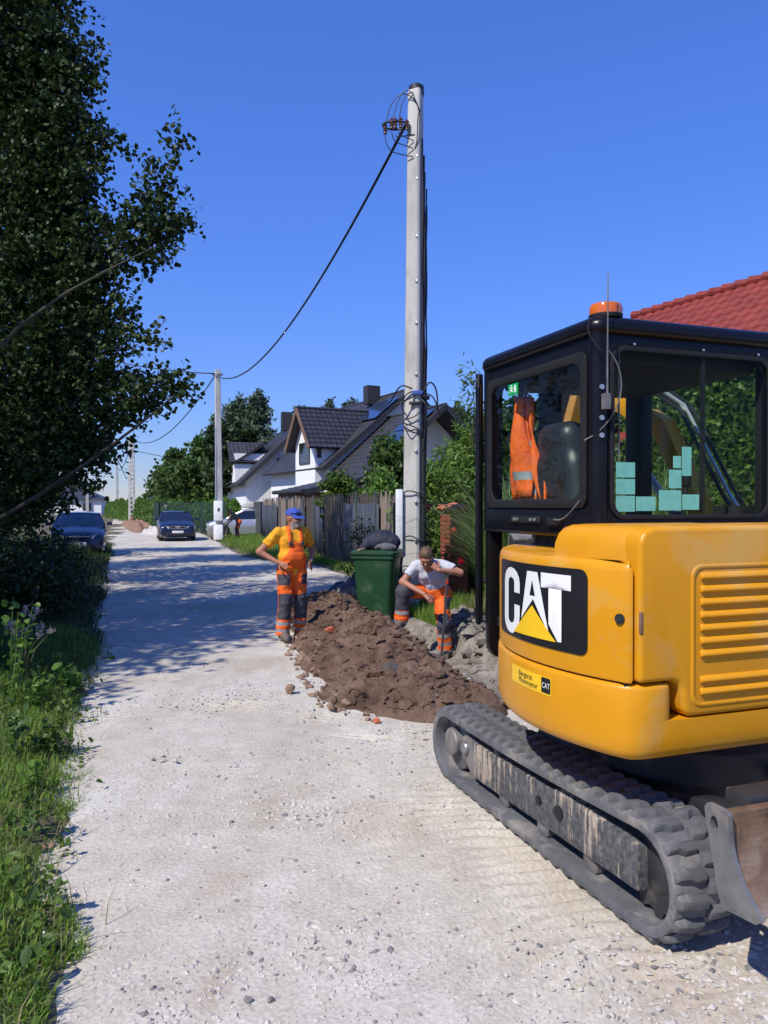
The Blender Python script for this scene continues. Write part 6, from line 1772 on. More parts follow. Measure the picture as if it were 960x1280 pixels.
def window(parent, L, x0, x1, y, z0, z1):
    mb = MB(); mb.ring_panel([(x0, z0), (x1, z0), (x1, z1), (x0, z1)], [(x0 + 0.07, z0 + 0.07), (x1 - 0.07, z0 + 0.07), (x1 - 0.07, z1 - 0.07), (x0 + 0.07, z1 - 0.07)], y - 0.06, y + 0.05, lambda a, b, c: L(a, c, b))
    f = mb.build('window', M['win_frame'], parent)
    mb = MB(); mb.box(L((x0 + x1) / 2, y - 0.012, (z0 + z1) / 2), (x1 - x0 - 0.14, 0.02, z1 - z0 - 0.14)); mb.build('pane', M['win_dark'], f)
    mb = MB(); mb.box(L((x0 + x1) / 2, y - 0.09, z0 - 0.03), (x1 - x0 + 0.16, 0.2, 0.05)); mb.build('sill', M['win_frame'], f)
    return f

# white house with the sunlit gable
hA, L = gable_house('white house with sunlit gable, dark roof and one dark upstairs window', -10.2, -0.2, 57, 68, 3.7, 8.55, -5.2, 0.55, 0.5)
window(hA, L, -7.95, -6.75, 57, 4.0, 5.15)
window(hA, L, -8.9, -7.7, 57, 0.9, 2.1); window(hA, L, -6.6, -4.6, 57, 0.4, 2.3)
roof_part('roof', hA, L(-10.6, 60.5, 5.0), L(-10.6, 65.0, 5.0), L(-8.2, 60.5, 6.55), M['roof_dark'])
roof_part('roof', hA, L(-10.9, 60.5, 5.0), L(-8.0, 60.5, 5.0), L(-10.9, 62.6, 6.7), M['roof_dark'])
mb = MB(); mb.box(L(-9.3, 62.5, 4.6), (2.4, 3.6, 2.2)); mb.build('wall', M['stucco'], hA)
ms = MB(); ms.box(L(-6.1, 63, 8.5), (0.8, 0.7, 1.5)); ms.build('chimney', M['fascia'], hA)
# small lean-to roof with a solar panel on the gable side
roof_part('roof', hA, L(-7.0, 54.6, 4.1), L(-7.0 + 3.2, 54.6, 4.1), L(-7.0, 56.9, 5.6), M['roof_dark'])
quad_box('solar_panel', hA, [L(-6.8, 54.7, 4.33), L(-5.0, 54.7, 4.33), L(-5.0, 56.4, 5.45), L(-6.8, 56.4, 5.45)], M['solar'], (0, -0.55, 0.83), 0.05)
mb = MB(); mb.tube([L(-6.9, 54.7, 0), L(-6.9, 54.7, 4.05)], 0.08, 8); mb.build('post', M['fascia'], hA)

# nearer pair of houses with long dark roofs facing the road
hB, L = gable_house('white house with long dark solar roof and tiled dormer behind the board fence', -3.7, 6.5, 47, 58, 4.35, 8.75, 1.5, 0.6, 0.55, rot=26)
def dormer(e, L, x0, x1, y0, y1, ze, zr, zb):
    ym = (y0 + y1) / 2
    mb = MB(); mb.prism([(y0, zb), (y1, zb), (y1, ze), (ym, zr - 0.1), (y0, ze)], x0, x1, 0, lambda a, b, c: L(c, a, b)); mb.build('dormer_wall', M['stucco'], e)
    sl = (zr - ze) / (ym - y0)
    for s, ye in ((-1, y0), (1, y1)):
        yo = ye + s * 0.45; zo = ze - sl * 0.45
        roof_part('dormer_roof', e, L(x0 - 0.55, yo, zo), L(x1 + 0.6, yo, zo), L(x0 - 0.55, ym, zr), M['roof_dark'])
        mb = MB(); mb.span(L(x0 - 0.57, yo, zo - 0.08), L(x0 - 0.57, ym, zr - 0.08), 0.04, 0.28); mb.build('verge_board', M['soffit'], e)
    mb = MB(); mb.tube([L(x0 - 0.55, ym, zr + 0.05), L(x1 + 1.0, ym, zr + 0.05)], 0.09, 8); mb.build('ridge_cap', M['roof_dark'], e)
dormer(hB, L, -4.35, -0.2, 47.6, 51.0, 5.6, 7.55, 2.5)
def window_x(parent, L, x, y0, y1, z0, z1):
    mb = MB(); mb.ring_panel([(y0, z0), (y1, z0), (y1, z1), (y0, z1)], [(y0 + 0.06, z0 + 0.06), (y1 - 0.06, z0 + 0.06), (y1 - 0.06, z1 - 0.06), (y0 + 0.06, z1 - 0.06)], x - 0.05, x + 0.05, lambda a, b, c: L(c, a, b)); f = mb.build('window', M['win_frame'], parent)
    mb = MB(); mb.box(L(x - 0.01, (y0 + y1) / 2, (z0 + z1) / 2), (0.02, y1 - y0 - 0.12, z1 - z0 - 0.12)); mb.build('pane', M['win_dark'], f)
window_x(hB, L, -4.36, 48.4, 50.2, 4.2, 5.5)
mb = MB(); mb.box(L(-4.1, 47.58, 4.8), (0.25, 0.04, 0.6)); mb.build('vent', M['win_frame'], hB)
mb = MB(); mb.box(L(0.9, 51, 8.9), (0.9, 0.7, 1.2)); mb.build('chimney', M['fascia'], hB)
n = Vector((-0.646, 0, 0.763))
def on_roof(L, xe, ze, xr, zr, t, y, h): 
    x = lerp(xe, xr, t); z = lerp(ze, zr, t); d = Vector((xr - xe, 0, zr - ze)).normalized(); nn = Vector((-d.z, 0, d.x)); p = Vector((x, y, z)) + nn * h
    return L(p.x, p.y, p.z)
for t0, t1 in ((0.55, 0.86),):
    for ya in (46.6,):
        quad_box('solar_panel', hB, [on_roof(L, -3.7, 4.35, 1.5, 8.75, t, y, 0.14) for t, y in ((t0, ya), (t1, ya), (t1, ya + 3.4), (t0, ya + 3.4))], M['solar'], n, 0.04)
hC, L = gable_house('low white house with deep shaded gable and dark solar roof beside the tall pole', -1.55, 6.4, 42.0, 46.6, 3.45, 6.95, 2.4, 1.9, 0.7, rot=26)
for t0, t1 in ((0.30, 0.60), (0.62, 0.92)):
    quad_box('solar_panel', hC, [on_roof(L, -1.55, 3.45, 2.4, 6.95, t, y, 0.14) for t, y in ((t0, 40.5), (t1, 40.5), (t1, 43.0), (t0, 43.0))], M['solar'], Vector((-0.663, 0, 0.748)), 0.04)
# porch roof that carries the slope on towards the fence
roof_part('porch_roof', hC, L(-5.9, 38.9, 2.40), L(-5.9, 43.2, 2.40), L(-1.7, 38.9, 3.30), M['roof_dark'])
mb = MB(); mb.tube([L(-5.98, 38.9, 2.36), L(-5.98, 43.2, 2.36)], 0.1, 8); mb.build('gutter', M['fascia'], hC)
mb = MB(); mb.box(L(-4.0, 41.6, 1.1), (3.6, 2.8, 2.5)); mb.build('porch_wall', M['soffit'], hC)
mb = MB(); mb.span(L(-5.9, 38.88, 2.30), L(-1.7, 38.88, 3.2), 0.04, 0.24); mb.build('verge_board', M['fascia'], hC)

# red roofed house behind the excavator
hR = empty('house', (9.5, 19, 0), 0, 'house with a broad red tiled roof rising behind the excavator cab', 'house')
Lr = lambda x, y, z: (x - 9.5, y - 19, z)
rd_ = Vector((-0.46, 0.888, 0)); rn = Vector((-0.888, -0.46, 0))       # along the ridge away; towards the road
r0 = Vector((10.6, 13.6, 6.80)); r1 = r0 + rd_ * 8.2
def rp(p): return Lr(p.x, p.y, p.z)
dn = rn * 4.6 + Vector((0, 0, -3.9))
roof_part('roof', hR, rp(r0 + dn), rp(r1 + dn), rp(r0), M['roof_red'], 0.30, 0.34, 0.14, amp=0.04, step=0.035)
roof_part('roof', hR, rp(r0 - rn * 4.6 + Vector((0, 0, -3.9))), rp(r1 - rn * 4.6 + Vector((0, 0, -3.9))), rp(r0), M['roof_red'])
mb = MB(); k = 0
while k * 0.36 < 8.2:
    c = r0 + rd_ * (k * 0.36); mb2 = MB(); mb2.tube([rp(c + Vector((0, 0, 0.03))), rp(c + rd_ * 0.38 + Vector((0, 0, 0.06)))], [0.10, 0.125], 10); mb2.build('ridge_tile', M['roof_red'], hR); k += 1
mb = MB(); c4 = [r0 + rn * 4.2 + rd_ * 0.3, r0 - rn * 4.2 + rd_ * 0.3, r1 - rn * 4.2 - rd_ * 0.3, r1 + rn * 4.2 - rd_ * 0.3]
mb.loft([[Lr(p.x, p.y, -0.2) for p in c4], [Lr(p.x, p.y, 3.2) for p in c4]]); 
for rr2 in (r0 + rd_ * 0.3, r1 - rd_ * 0.3):
    a, b = rr2 + rn * 4.2, rr2 - rn * 4.2
    mb.loft([[Lr(a.x, a.y, 3.2), Lr(b.x, b.y, 3.2), Lr(rr2.x, rr2.y, 6.6)], [Lr(a.x + rd_.x * .2, a.y + rd_.y * .2, 3.2), Lr(b.x + rd_.x * .2, b.y + rd_.y * .2, 3.2), Lr(rr2.x + rd_.x * .2, rr2.y + rd_.y * .2, 6.6)]])
mb.build('wall', M['stucco'], hR)
# far bungalow
def bungalow(x, y, w, d, h, hr, label):
    e = empty('house', (x, y, 0), R(12), label, 'house')
    mb = MB(); mb.box((0, 0, h / 2), (w, d, h)); mb.build('wall', M['stucco'], e)
    mb = MB(); o = 0.6; mb.add([(-w / 2 - o, -d / 2 - o, h), (w / 2 + o, -d / 2 - o, h), (w / 2 + o, d / 2 + o, h), (-w / 2 - o, d / 2 + o, h), (-w * 0.18, 0, hr), (w * 0.18, 0, hr)],
                               [(0, 1, 5, 4), (1, 2, 5), (2, 3, 4, 5), (3, 0, 4), (3, 2, 1, 0)]); mb.build('roof', M['roof_dark'], e, None)
    for k in range(3):
        mb = MB(); mb.box((-w * 0.3 + k * w * 0.3, -d / 2 - 0.03, h * 0.5), (1.6, 0.08, 1.4)); mb.build('window', M['win_dark'], e)
bungalow(-62, 152, 13, 9, 2.9, 5.4, 'distant white bungalow with hipped dark roof beyond the road end')
bungalow(-44, 165, 12, 9, 2.9, 5.2, 'distant grey roofed bungalow behind the arborvitae hedge')
# ================================================================ cars
WHEELS = {}
def wheel_parts(r_, w):
    key = (r_, w)
    if key not in WHEELS:
        t = MB(); t.lathe([(r_ * 0.66, -w / 2), (r_ * 0.93, -w / 2), (r_, -w * 0.36), (r_, w * 0.36), (r_ * 0.93, w / 2), (r_ * 0.66, w / 2)], 28, 0, (0, 0, 0), 'X')
        q = MB(); q.lathe([(r_ * 0.66, -w * 0.46), (r_ * 0.60, -w * 0.30), (r_ * 0.58, w * 0.3), (r_ * 0.66, w * 0.46)], 24, 0, (0, 0, 0), 'X')
        for k in range(5):
            a = 2 * math.pi * k / 5; q.span((w * 0.36, 0, 0), (w * 0.36, math.cos(a) * r_ * 0.63, math.sin(a) * r_ * 0.63), r_ * 0.22, 0.03, 0, (1, 0, 0)); q.span((-w * 0.36, 0, 0), (-w * 0.36, math.cos(a) * r_ * 0.63, math.sin(a) * r_ * 0.63), r_ * 0.22, 0.03, 0, (1, 0, 0))
        WHEELS[key] = (t.mesh('tyre', M['tyre'], 30), q.mesh('rim', M['rim'], 30))
    return WHEELS[key]
def car(label, loc, rz, paint, Lc=4.3, Wc=1.75, Hc=1.45, hood_z=0.92, nose_z=0.68, wheel_r=0.31, wb=2.6, tail=0.25, wind0=0.95, wind1=1.75, roof1=3.3, rear1=4.0, estate=False, grille='bar', plate_t=None, light_w=0.36):
    e = empty('car', loc, rz, label, 'car', 'parked cars')
    f0 = 0.80; wy = [f0, f0 + wb]                 # wheel centres from the nose
    def half(t):   # half width at distance t from the nose
        return Wc / 2 * interp(t, [0, 0.08, 0.35, 0.9, Lc - 0.9, Lc - 0.3, Lc], [0.78, 0.88, 0.955, 1.0, 1.0, 0.95, 0.84])
    def top(t):    # bonnet, belt line and boot
        return interp(t, [0, 0.06, 0.16, 0.5, wind0, wind1, roof1, rear1, Lc - 0.12, Lc], [nose_z - 0.16, nose_z - 0.02, nose_z + 0.04, nose_z + 0.14, hood_z, hood_z + 0.03, hood_z + 0.07, hood_z + 0.08, hood_z - 0.02, hood_z - 0.2])
    def bot(t):
        z = interp(t, [0, 0.1, 0.4, Lc - 0.4, Lc], [0.27, 0.21, 0.18, 0.20, 0.36])
        for c in wy:
            q = (wheel_r + 0.055) ** 2 - (t - c) ** 2
            if q > 0: z = max(z, wheel_r + math.sqrt(q))
        return z
    ts = sorted(set([round(v, 3) for v in list(np.arange(0, Lc, 0.09)) + [Lc, 0.03, 0.06, 0.12] + [c + s * (wheel_r + 0.05) * f for c in wy for s in (-1, 1) for f in (0.999, 0.96, 0.85, 0.65)]]))
    rings = []
    for t in ts:
        w, zt, zb = half(t), top(t), bot(t); cr = 0.045 if t < wind0 + 0.1 else 0.02
        zm = max(zb + 0.02, lerp(zb, zt, 0.45)); zs = max(zb + 0.03, zt - 0.09)
        pr = [(0, zb), (w * 0.86, zb), (w * 0.97, zb + 0.015), (w, zm), (w * 0.985, zs), (w * 0.93, zt - 0.025), (w * 0.80, zt + 0.008), (w * 0.45, zt + cr), (0, zt + cr * 1.15)]
        ring = pr + [(-x, z) for x, z in pr[-2:0:-1]]
        rings.append([(x, t, z) for x, z in ring])
    mb = MB(); mb.loft(rings); bodyo = mb.build('body', paint, e, 40)
    # glasshouse
    def gl(t):
        return interp(t, [wind0, wind1, (wind1 + roof1) / 2, roof1, rear1], [0.0, 0.96, 1.0, 0.96, 0.0 if not estate else 0.05])
    gts = list(np.linspace(wind0, wind1, 9)) + list(np.linspace(wind1 + 0.1, roof1, 12)) + list(np.linspace(roof1 + 0.05, rear1, 7))
    rings = []; zb_ = hood_z - 0.06
    for t in gts:
        g = gl(t); zr = lerp(top(t), Hc - 0.02, g); wb_ = half(t) * 0.93; wr = lerp(half(t) * 0.92, Wc / 2 * 0.70, g)
        pr = [(0, zb_), (wb_, zb_), (wb_, top(t) - 0.01), (lerp(wb_, wr, 0.9), lerp(top(t), zr, 0.86)), (wr * 0.93, zr - 0.015), (wr * 0.5, zr + 0.012), (0, zr + 0.02)]
        rings.append([(x, t, z) for x, z in pr + [(-x, z) for x, z in pr[-2:0:-1]]])
    mb = MB(); mb.loft(rings); glass = mb.build('window_glass', M['car_glass'], e, 45)
    # roof skin and pillars
    rings = []
    for t in np.linspace(wind1 - 0.04, roof1 + 0.05, 12):
        g = gl(t); zr = lerp(top(t), Hc - 0.02, g) + 0.012; wr = lerp(half(t) * 0.92, Wc / 2 * 0.70, g) * 1.02
        pr = [(0, zr - 0.02), (wr, zr - 0.06), (wr * 1.01, zr - 0.04), (wr * 0.94, zr - 0.005), (wr * 0.5, zr + 0.018), (0, zr + 0.026)]
        rings.append([(x, t, z) for x, z in pr + [(-x, z) for x, z in pr[-2:0:-1]]])
    mb = MB(); mb.loft(rings); mb.build('roof', paint, e, 50)
    def side_pt(t, s, k):
        g = gl(t); zr = lerp(top(t), Hc - 0.02, g); wb_ = half(t) * 0.93; wr = lerp(half(t) * 0.92, Wc / 2 * 0.70, g)
        return Vector((s * (lerp(wb_, wr, k) + 0.004), t, lerp(top(t) - 0.02, zr - 0.01, k)))
    for s in (-1, 1):
        for (ta, tb) in ((wind0 + 0.02, wind1), (lerp(wind1, roof1, 0.48), lerp(wind1, roof1, 0.44)), (rear1 - 0.06, roof1)):
            mb = MB()
            P = [side_pt(lerp(ta, tb, k / 6), s, 0.0 if ta == 0 else (k / 6 if abs(ta - tb) < 0.2 else 0.96)) for k in range(7)]
            mb.tube(P, 0.038, 6); mb.build('pillar', paint, e)
        mb = MB(); mb.loft([[(s * (half(1.5) + x), 1.42 + y, hood_z + 0.07 + z) for x, y, z in ((0.0, 0.0, 0.0), (0.17, 0.0, 0.0), (0.19, 0.02, 0.06), (0.16, 0.03, 0.12), (0.02, 0.02, 0.11))],
                            [(s * (half(1.5) + x), 1.50 + y, hood_z + 0.07 + z) for x, y, z in ((0.0, 0.0, 0.01), (0.15, 0.0, 0.01), (0.17, 0.02, 0.06), (0.15, 0.03, 0.11), (0.02, 0.02, 0.10))]]); mb.build('mirror', paint, e, 40, 0.012)
        # headlights
        mb = MB(); w0, w1 = half(0.12) * 0.98, half(0.12) * 0.98 - light_w; zc = nose_z - 0.05
        mb.loft([[(s * w0, 0.10 + 0.16, zc - 0.06), (s * w0, 0.10 + 0.20, zc + 0.075), (s * lerp(w0, w1, 0.5), 0.115, zc + 0.065), (s * w1, 0.035, zc + 0.035), (s * w1, 0.03, zc - 0.06)],
                 [(s * w0 * 0.9, 0.4, zc - 0.05), (s * w0 * 0.9, 0.4, zc + 0.05), (s * lerp(w0, w1, 0.5), 0.4, zc + 0.05), (s * w1, 0.3, zc + 0.03), (s * w1, 0.3, zc - 0.05)]])
        for v in mb.v: v.y -= 0.055
        mb.build('headlight', M['headlamp'], e, 40, 0.008)
        mb = MB(); mb.lathe([(0.05, 0), (0.045, 0.03)], 14, 0, (s * half(0.1) * 0.78, -0.012, 0.33), 'Y'); mb.build('fog_light', M['car_trim'], e)
        for c in wy:
            t_, q_ = wheel_parts(wheel_r, 0.2); o = link('wheel', t_, e, (s * (Wc / 2 - 0.115), c, wheel_r)); link('rim', q_, o)
    mb = MB(); mb.box((0, 0.04, 0.36), (Wc * 0.62, 0.10, 0.12)); mb.build('lower_intake', M['car_trim'], e, 30, 0.02)
    if grille == 'bar':
        mb = MB(); mb.box((0, 0.02, nose_z - 0.065), (0.72, 0.07, 0.07)); g_ = mb.build('grille', M['car_trim'], e, 30, 0.012)
        mb = MB(); mb.box((0, -0.022, nose_z - 0.055), (0.72, 0.016, 0.025)); mb.build('grille_bar', M['chrome'], g_, 30, 0.005)
        mb = MB(); mb.tube([(0.045 * math.cos(a), -0.032, nose_z - 0.055 + 0.045 * math.sin(a)) for a in [2 * math.pi * k / 18 for k in range(18)]], 0.007, 6, closed=True); mb.span((-0.05, -0.034, nose_z - 0.066), (0.05, -0.034, nose_z - 0.044), 0.008, 0.012); mb.build('badge', M['chrome'], g_)
    else:
        mb = MB(); mb.box((0, 0.02, nose_z - 0.055), (0.66, 0.07, 0.13)); g_ = mb.build('grille', M['car_trim'], e, 30, 0.012)
        for k in range(4):
            mb = MB(); mb.tube([(-0.081 + 0.054 * k + 0.036 * math.cos(a), -0.022, nose_z - 0.05 + 0.036 * math.sin(a)) for a in [2 * math.pi * j / 16 for j in range(16)]], 0.006, 6, closed=True); mb.build('badge_ring', M['chrome'], g_)
        mb = MB(); mb.ring_panel(rrect(-0.34, 0.34, nose_z - 0.125, nose_z + 0.012, 0.03), rrect(-0.322, 0.322, nose_z - 0.108, nose_z - 0.004, 0.025), -0.025, 0.0, lambda a, b, c: (a, c, b)); mb.build('grille_surround', M['chrome'], g_)
    mb = MB(); mb.box((0, -0.012, 0.45), (0.52, 0.02, 0.115)); p_ = mb.build('number_plate', M['plate'], e, 30, 0.004)
    for s in (-1, 1):   # wipers
        mb = MB(); mb.tube([(0.05 + s * 0.35, wind0 - 0.01, hood_z + 0.035), (s * 0.35 - 0.25, wind0 + 0.10, hood_z + 0.11)], 0.008, 6); mb.build('wiper', M['car_trim'], glass)
    return e
# built with the nose at the origin, the car stretching along +y
c1 = car('dark blue hatchback with chrome grille bar parked in the poplar shade', (-9.95, 25.0, 0.0), R(20), M['car_blue'], 4.25, 1.78, 1.47, 0.95, 0.74, 0.32, 2.6, wind0=0.95, wind1=1.8, roof1=3.2, rear1=4.05)
c2 = car('navy estate car with four-ring grille and pale plate parked in full sun', (-9.75, 36.4, 0.0), R(18), M['car_navy'], 4.48, 1.74, 1.42, 0.93, 0.72, 0.31, 2.6, wind0=1.1, wind1=1.9, roof1=3.9, rear1=4.35, estate=True, grille='rings')
c3 = car('silver estate car with a roof box parked across behind the meter-box pole', (-9.35, 40.6, 0.0), R(-76), M['car_silver'], 4.6, 1.8, 1.50, 0.97, 0.76, 0.33, 2.7, wind0=1.0, wind1=1.95, roof1=4.0, rear1=4.5, estate=True)
d3 = Matrix.Rotation(R(-76), 3, 'Z') @ Vector((0, 2.75, 0)); rbx = empty('roof_box', (-9.35 + d3.x, 40.6 + d3.y, 1.52), R(-76), 'grey roof box mounted on top of the silver car', 'roof box')
mb = MB(); rings = []
for t, w, h in ((-0.95, 0.22, 0.10), (-0.85, 0.32, 0.24), (-0.4, 0.38, 0.33), (0.5, 0.38, 0.34), (0.88, 0.34, 0.27), (0.95, 0.28, 0.18)):
    rings.append([(x, t, z + 0.06) for x, z in rrect(-w, w, 0.0, h, 0.05, 3)])
mb.loft(rings); mb.build('shell', M['concrete'], rbx, 40)
for t in (-0.5, 0.5):
    mb = MB(); mb.box((0, t, 0.035), (1.1, 0.05, 0.05)); mb.build('crossbar', M['dark_metal'], rbx)
# ================================================================ plants
def unit(a): return a / np.maximum(np.linalg.norm(a, axis=-1, keepdims=True), 1e-9)
def leaves(pos, size, rng, up=0.3, aspect=0.85, shape='round', axis_dir=None, axis_mix=0.0):
    """an array of single leaves: each a small folded blade of its own"""
    n = len(pos)
    d = unit(rng.standard_normal((n, 3)))
    if axis_dir is not None: d = unit(d * (1 - axis_mix) + axis_dir * axis_mix)
    nn = unit(rng.standard_normal((n, 3)) + np.array([0, 0, up * 3]))
    s = unit(np.cross(d, nn)); nn = np.cross(s, d)
    L = np.broadcast_to(np.asarray(size, float), (n,)) * rng.uniform(0.7, 1.25, n)
    if shape == 'round':
        pts = np.array([(-0.5, 0, 0), (-0.18, -0.45, 0.06), (0.22, -0.36, 0.05), (0.5, 0, -0.04), (0.22, 0.36, 0.05), (-0.18, 0.45, 0.06)]); fc = np.array([(0, 1, 2, 3), (0, 3, 4, 5)])
    elif shape == 'quad':
        pts = np.array([(-0.5, 0, 0), (0, -0.4, 0.06), (0.5, 0, 0), (0, 0.4, 0.06)]); fc = np.array([(0, 1, 2, 3)])
    else:
        pts = np.array([(-0.5, -0.10, 0), (-0.5, 0.10, 0), (0.5, 0.03, -0.08), (0.5, -0.03, -0.08)]); fc = np.array([(0, 3, 2, 1)])
    P = pos[:, None, :] + L[:, None, None] * (pts[None, :, 0:1] * d[:, None] + aspect * pts[None, :, 1:2] * s[:, None] + pts[None, :, 2:3] * nn[:, None])
    F = fc[None] + (np.arange(n) * len(pts))[:, None, None]
    return P.reshape(-1, 3), F.reshape(-1, 4)

def limb_path(a, b, rng, wob=0.12, n=7, lift=0.15):
    a, b = np.array(a, float), np.array(b, float); L = np.linalg.norm(b - a); out = []
    off = rng.standard_normal(3) * wob * L * 0.5
    for k in range(n + 1):
        t = k / n
        p = a + (b - a) * t + off * math.sin(math.pi * t) + np.array([0, 0, -lift * L * t * (1 - t)])
        out.append(tuple(p))
    return out

def tree(name, loc, trunk_h, trunk_r, clumps, leaf, leaf_m, label, cat='tree', group=None, seed=0, per=14, twig_len=0.45, shape='round', up=0.25, bark='bark', lean=(0, 0), aspect=0.85, shell=0.55, droop=0.0, limbs=True, twigs=True, limb_p=1.0):
    """clumps: (centre rel. to base, radii, number of twigs). Each twig carries a string of leaves."""
    rng = np.random.default_rng(seed)
    e = empty(name, loc, 0, label, cat, group)
    tb = MB(); top = np.array([lean[0], lean[1], trunk_h])
    path = [(lean[0] * t * t + 0.06 * trunk_h * 0.2 * math.sin(5 * t + seed), lean[1] * t * t, -0.15 + (trunk_h + 0.15) * t) for t in np.linspace(0, 1, 9)]
    if trunk_h > 0: tb.tube(path, [trunk_r * (1.25 if i == 0 else 1) * (1 - 0.085 * i) for i in range(9)], 10)
    LP = []; LD = []
    for (c, r_, n) in clumps:
        c = np.array(c, float); r_ = np.array(r_, float)
        if limbs and trunk_h > 0 and rng.random() < limb_p:
            t = min(0.98, max(0.15, (c[2] - np.linalg.norm(c[:2]) * 0.75) / trunk_h)); base = np.array(path[int(t * 8)])
            tb.tube(limb_path(base, c, rng), [lerp(trunk_r * 0.24, 0.008, k / 7) for k in range(8)], 6)
        u = unit(rng.standard_normal((n, 3))); rad = rng.random(n) ** shell
        P = c + u * rad[:, None] * r_
        D = unit(u * r_ / r_.max() + 0.5 * rng.standard_normal((n, 3)) + np.array([0, 0, 0.25 - droop]))
        for p, d in zip(P, D):
            if twigs and trunk_h > 0 and rng.random() < (0.2 if per == 11 else 0.08):
                q = c + (p - c) * 0.35; tb.tube([tuple(q), tuple((q + p) / 2 + rng.standard_normal(3) * 0.04), tuple(p), tuple(p + d * twig_len)], [0.012, 0.009, 0.006, 0.003], 3, cap=False)
            k = per; t = rng.random(k)
            pp = p + d[None] * (t * twig_len)[:, None] + rng.standard_normal((k, 3)) * (twig_len * 0.18) + np.array([0, 0, -droop * 0.3])[None] * (t ** 2)[:, None]
            LP.append(pp); LD.append(np.repeat(d[None], k, 0))
    LP = np.concatenate(LP); LD = np.concatenate(LD)
    V, F = leaves(LP, leaf, rng, up, aspect, shape, LD, 0.35)
    if tb.v: tb.build('trunk', M[bark], e, 60)
    link('crown', np_mesh('crown', V, F, M[leaf_m], False), e)
    return e

def PXD(px, py, d):
    """point at depth d seen at picture point (px, py), as measured on the photograph"""
    return ((px - 480) / 962 * d, d, EYE - (py - 632) / 962 * d)

# ---- the dark poplar overhanging the left verge
base = np.array((-6.1, 10.6, 0.1))
cl = []
def addc(px, py, d, r_, n): 
    p = np.array(PXD(px, py, d)) - base; k_ = 1.0 if px > 100 else (1.5 if px > 60 else 1.9); cl.append((p, (r_, r_, r_), int(n * k_)))
for px, py, d, r_, n in (
        (20, -20, 10.6, 0.7, 110), (60, -10, 10.5, 0.28, 24), (15, 60, 10.8, 0.75, 150), (70, 55, 10.3, 0.30, 40), (95, 75, 10.2, 0.22, 22), (112, 92, 10.2, 0.16, 9), (122, 108, 10.2, 0.10, 4), (45, 105, 10.6, 0.5, 90),
        (90, 110, 10.3, 0.24, 26), (105, 140, 10.2, 0.2, 16), (20, 150, 10.9, 0.7, 150), (75, 160, 10.5, 0.42, 80), (110, 175, 10.3, 0.18, 14), (60, 215, 10.6, 0.6, 140), (105, 210, 10.3, 0.25, 30), (125, 200, 10.2, 0.12, 6), (140, 185, 10.1, 0.10, 4), (152, 172, 10.1, 0.07, 3),
        (20, 270, 10.9, 0.8, 190), (85, 260, 10.5, 0.40, 80), (120, 245, 10.3, 0.16, 10), (115, 290, 10.3, 0.28, 40), (65, 320, 10.6, 0.6, 150), (135, 310, 10.2, 0.22, 22), (152, 290, 10.1, 0.12, 8),
        (172, 310, 10.0, 0.24, 32), (190, 290, 9.9, 0.26, 36), (205, 270, 9.9, 0.24, 28), (185, 250, 10.0, 0.16, 10), (212, 245, 9.9, 0.14, 9), (200, 222, 9.9, 0.10, 5), (218, 215, 9.9, 0.08, 4), (222, 190, 9.9, 0.06, 3), (226, 170, 9.9, 0.05, 3), (215, 300, 9.8, 0.16, 12), (192, 205, 9.9, 0.06, 3), (175, 330, 10.0, 0.14, 9), (222, 280, 9.8, 0.1, 6),
        (115, 345, 10.3, 0.34, 60), (145, 345, 10.1, 0.16, 10), (30, 370, 10.9, 0.8, 190), (90, 385, 10.5, 0.5, 110), (135, 390, 10.2, 0.22, 24), (155, 392, 10.1, 0.10, 5), (125, 425, 10.3, 0.32, 52), (160, 425, 10.0, 0.16, 14), (185, 424, 9.9, 0.12, 8), (200, 420, 9.9, 0.06, 3),
        (60, 450, 10.6, 0.7, 170), (120, 465, 10.3, 0.34, 60), (152, 462, 10.1, 0.14, 9), (168, 462, 10.0, 0.06, 3), (20, 500, 10.9, 0.8, 170), (95, 510, 10.4, 0.5, 100), (145, 500, 10.1, 0.26, 36), (175, 500, 10.0, 0.2, 26), (200, 490, 9.9, 0.17, 20), (220, 483, 9.8, 0.13, 12), (235, 482, 9.8, 0.06, 4), (225, 500, 9.8, 0.1, 7),
        (160, 525, 10.0, 0.12, 9), (130, 545, 10.2, 0.22, 26), (148, 570, 10.1, 0.10, 6), (60, 550, 10.5, 0.55, 110), (100, 570, 10.3, 0.26, 34), (122, 590, 10.1, 0.12, 8), (112, 608, 10.0, 0.08, 5), (75, 600, 10.3, 0.24, 26), (15, 580, 10.8, 0.7, 110), (35, 625, 10.5, 0.35, 50)):
    addc(px, py, d, r_, n)
# the part of the crown that lies outside the picture to the left and above
for c, r_, n in (((-1.2, 0.3, 8.6), (1.6, 1.6, 1.5), 150), ((-1.8, -0.3, 5.5), (1.5, 1.5, 1.8), 150), ((0.6, 0.2, 9.0), (1.2, 1.2, 1.0), 90), ((-1.5, 0.6, 3.0), (1.4, 1.4, 1.4), 110), ((0.0, 1.6, 6.5), (1.6, 1.0, 2.4), 160), ((0.6, 1.4, 4.0), (1.4, 0.9, 1.8), 120), ((0.5, -0.6, 10.4), (1.5, 1.4, 1.3), 200), ((-1.2, -0.2, 11.0), (1.4, 1.4, 1.2), 150), ((1.6, 0.2, 9.6), (1.0, 1.1, 1.0), 110)):
    cl.append((np.array(c), r_, n))
tree('poplar_tree', tuple(base), 8.6, 0.19, cl, 0.075, 'leaf_poplar', 'tall dark poplar with round leaves overhanging the road verge', 'tree', 'poplars on the shaded verge', 11, 11, 0.26, lean=(0.9, -0.2), limb_p=0.10)
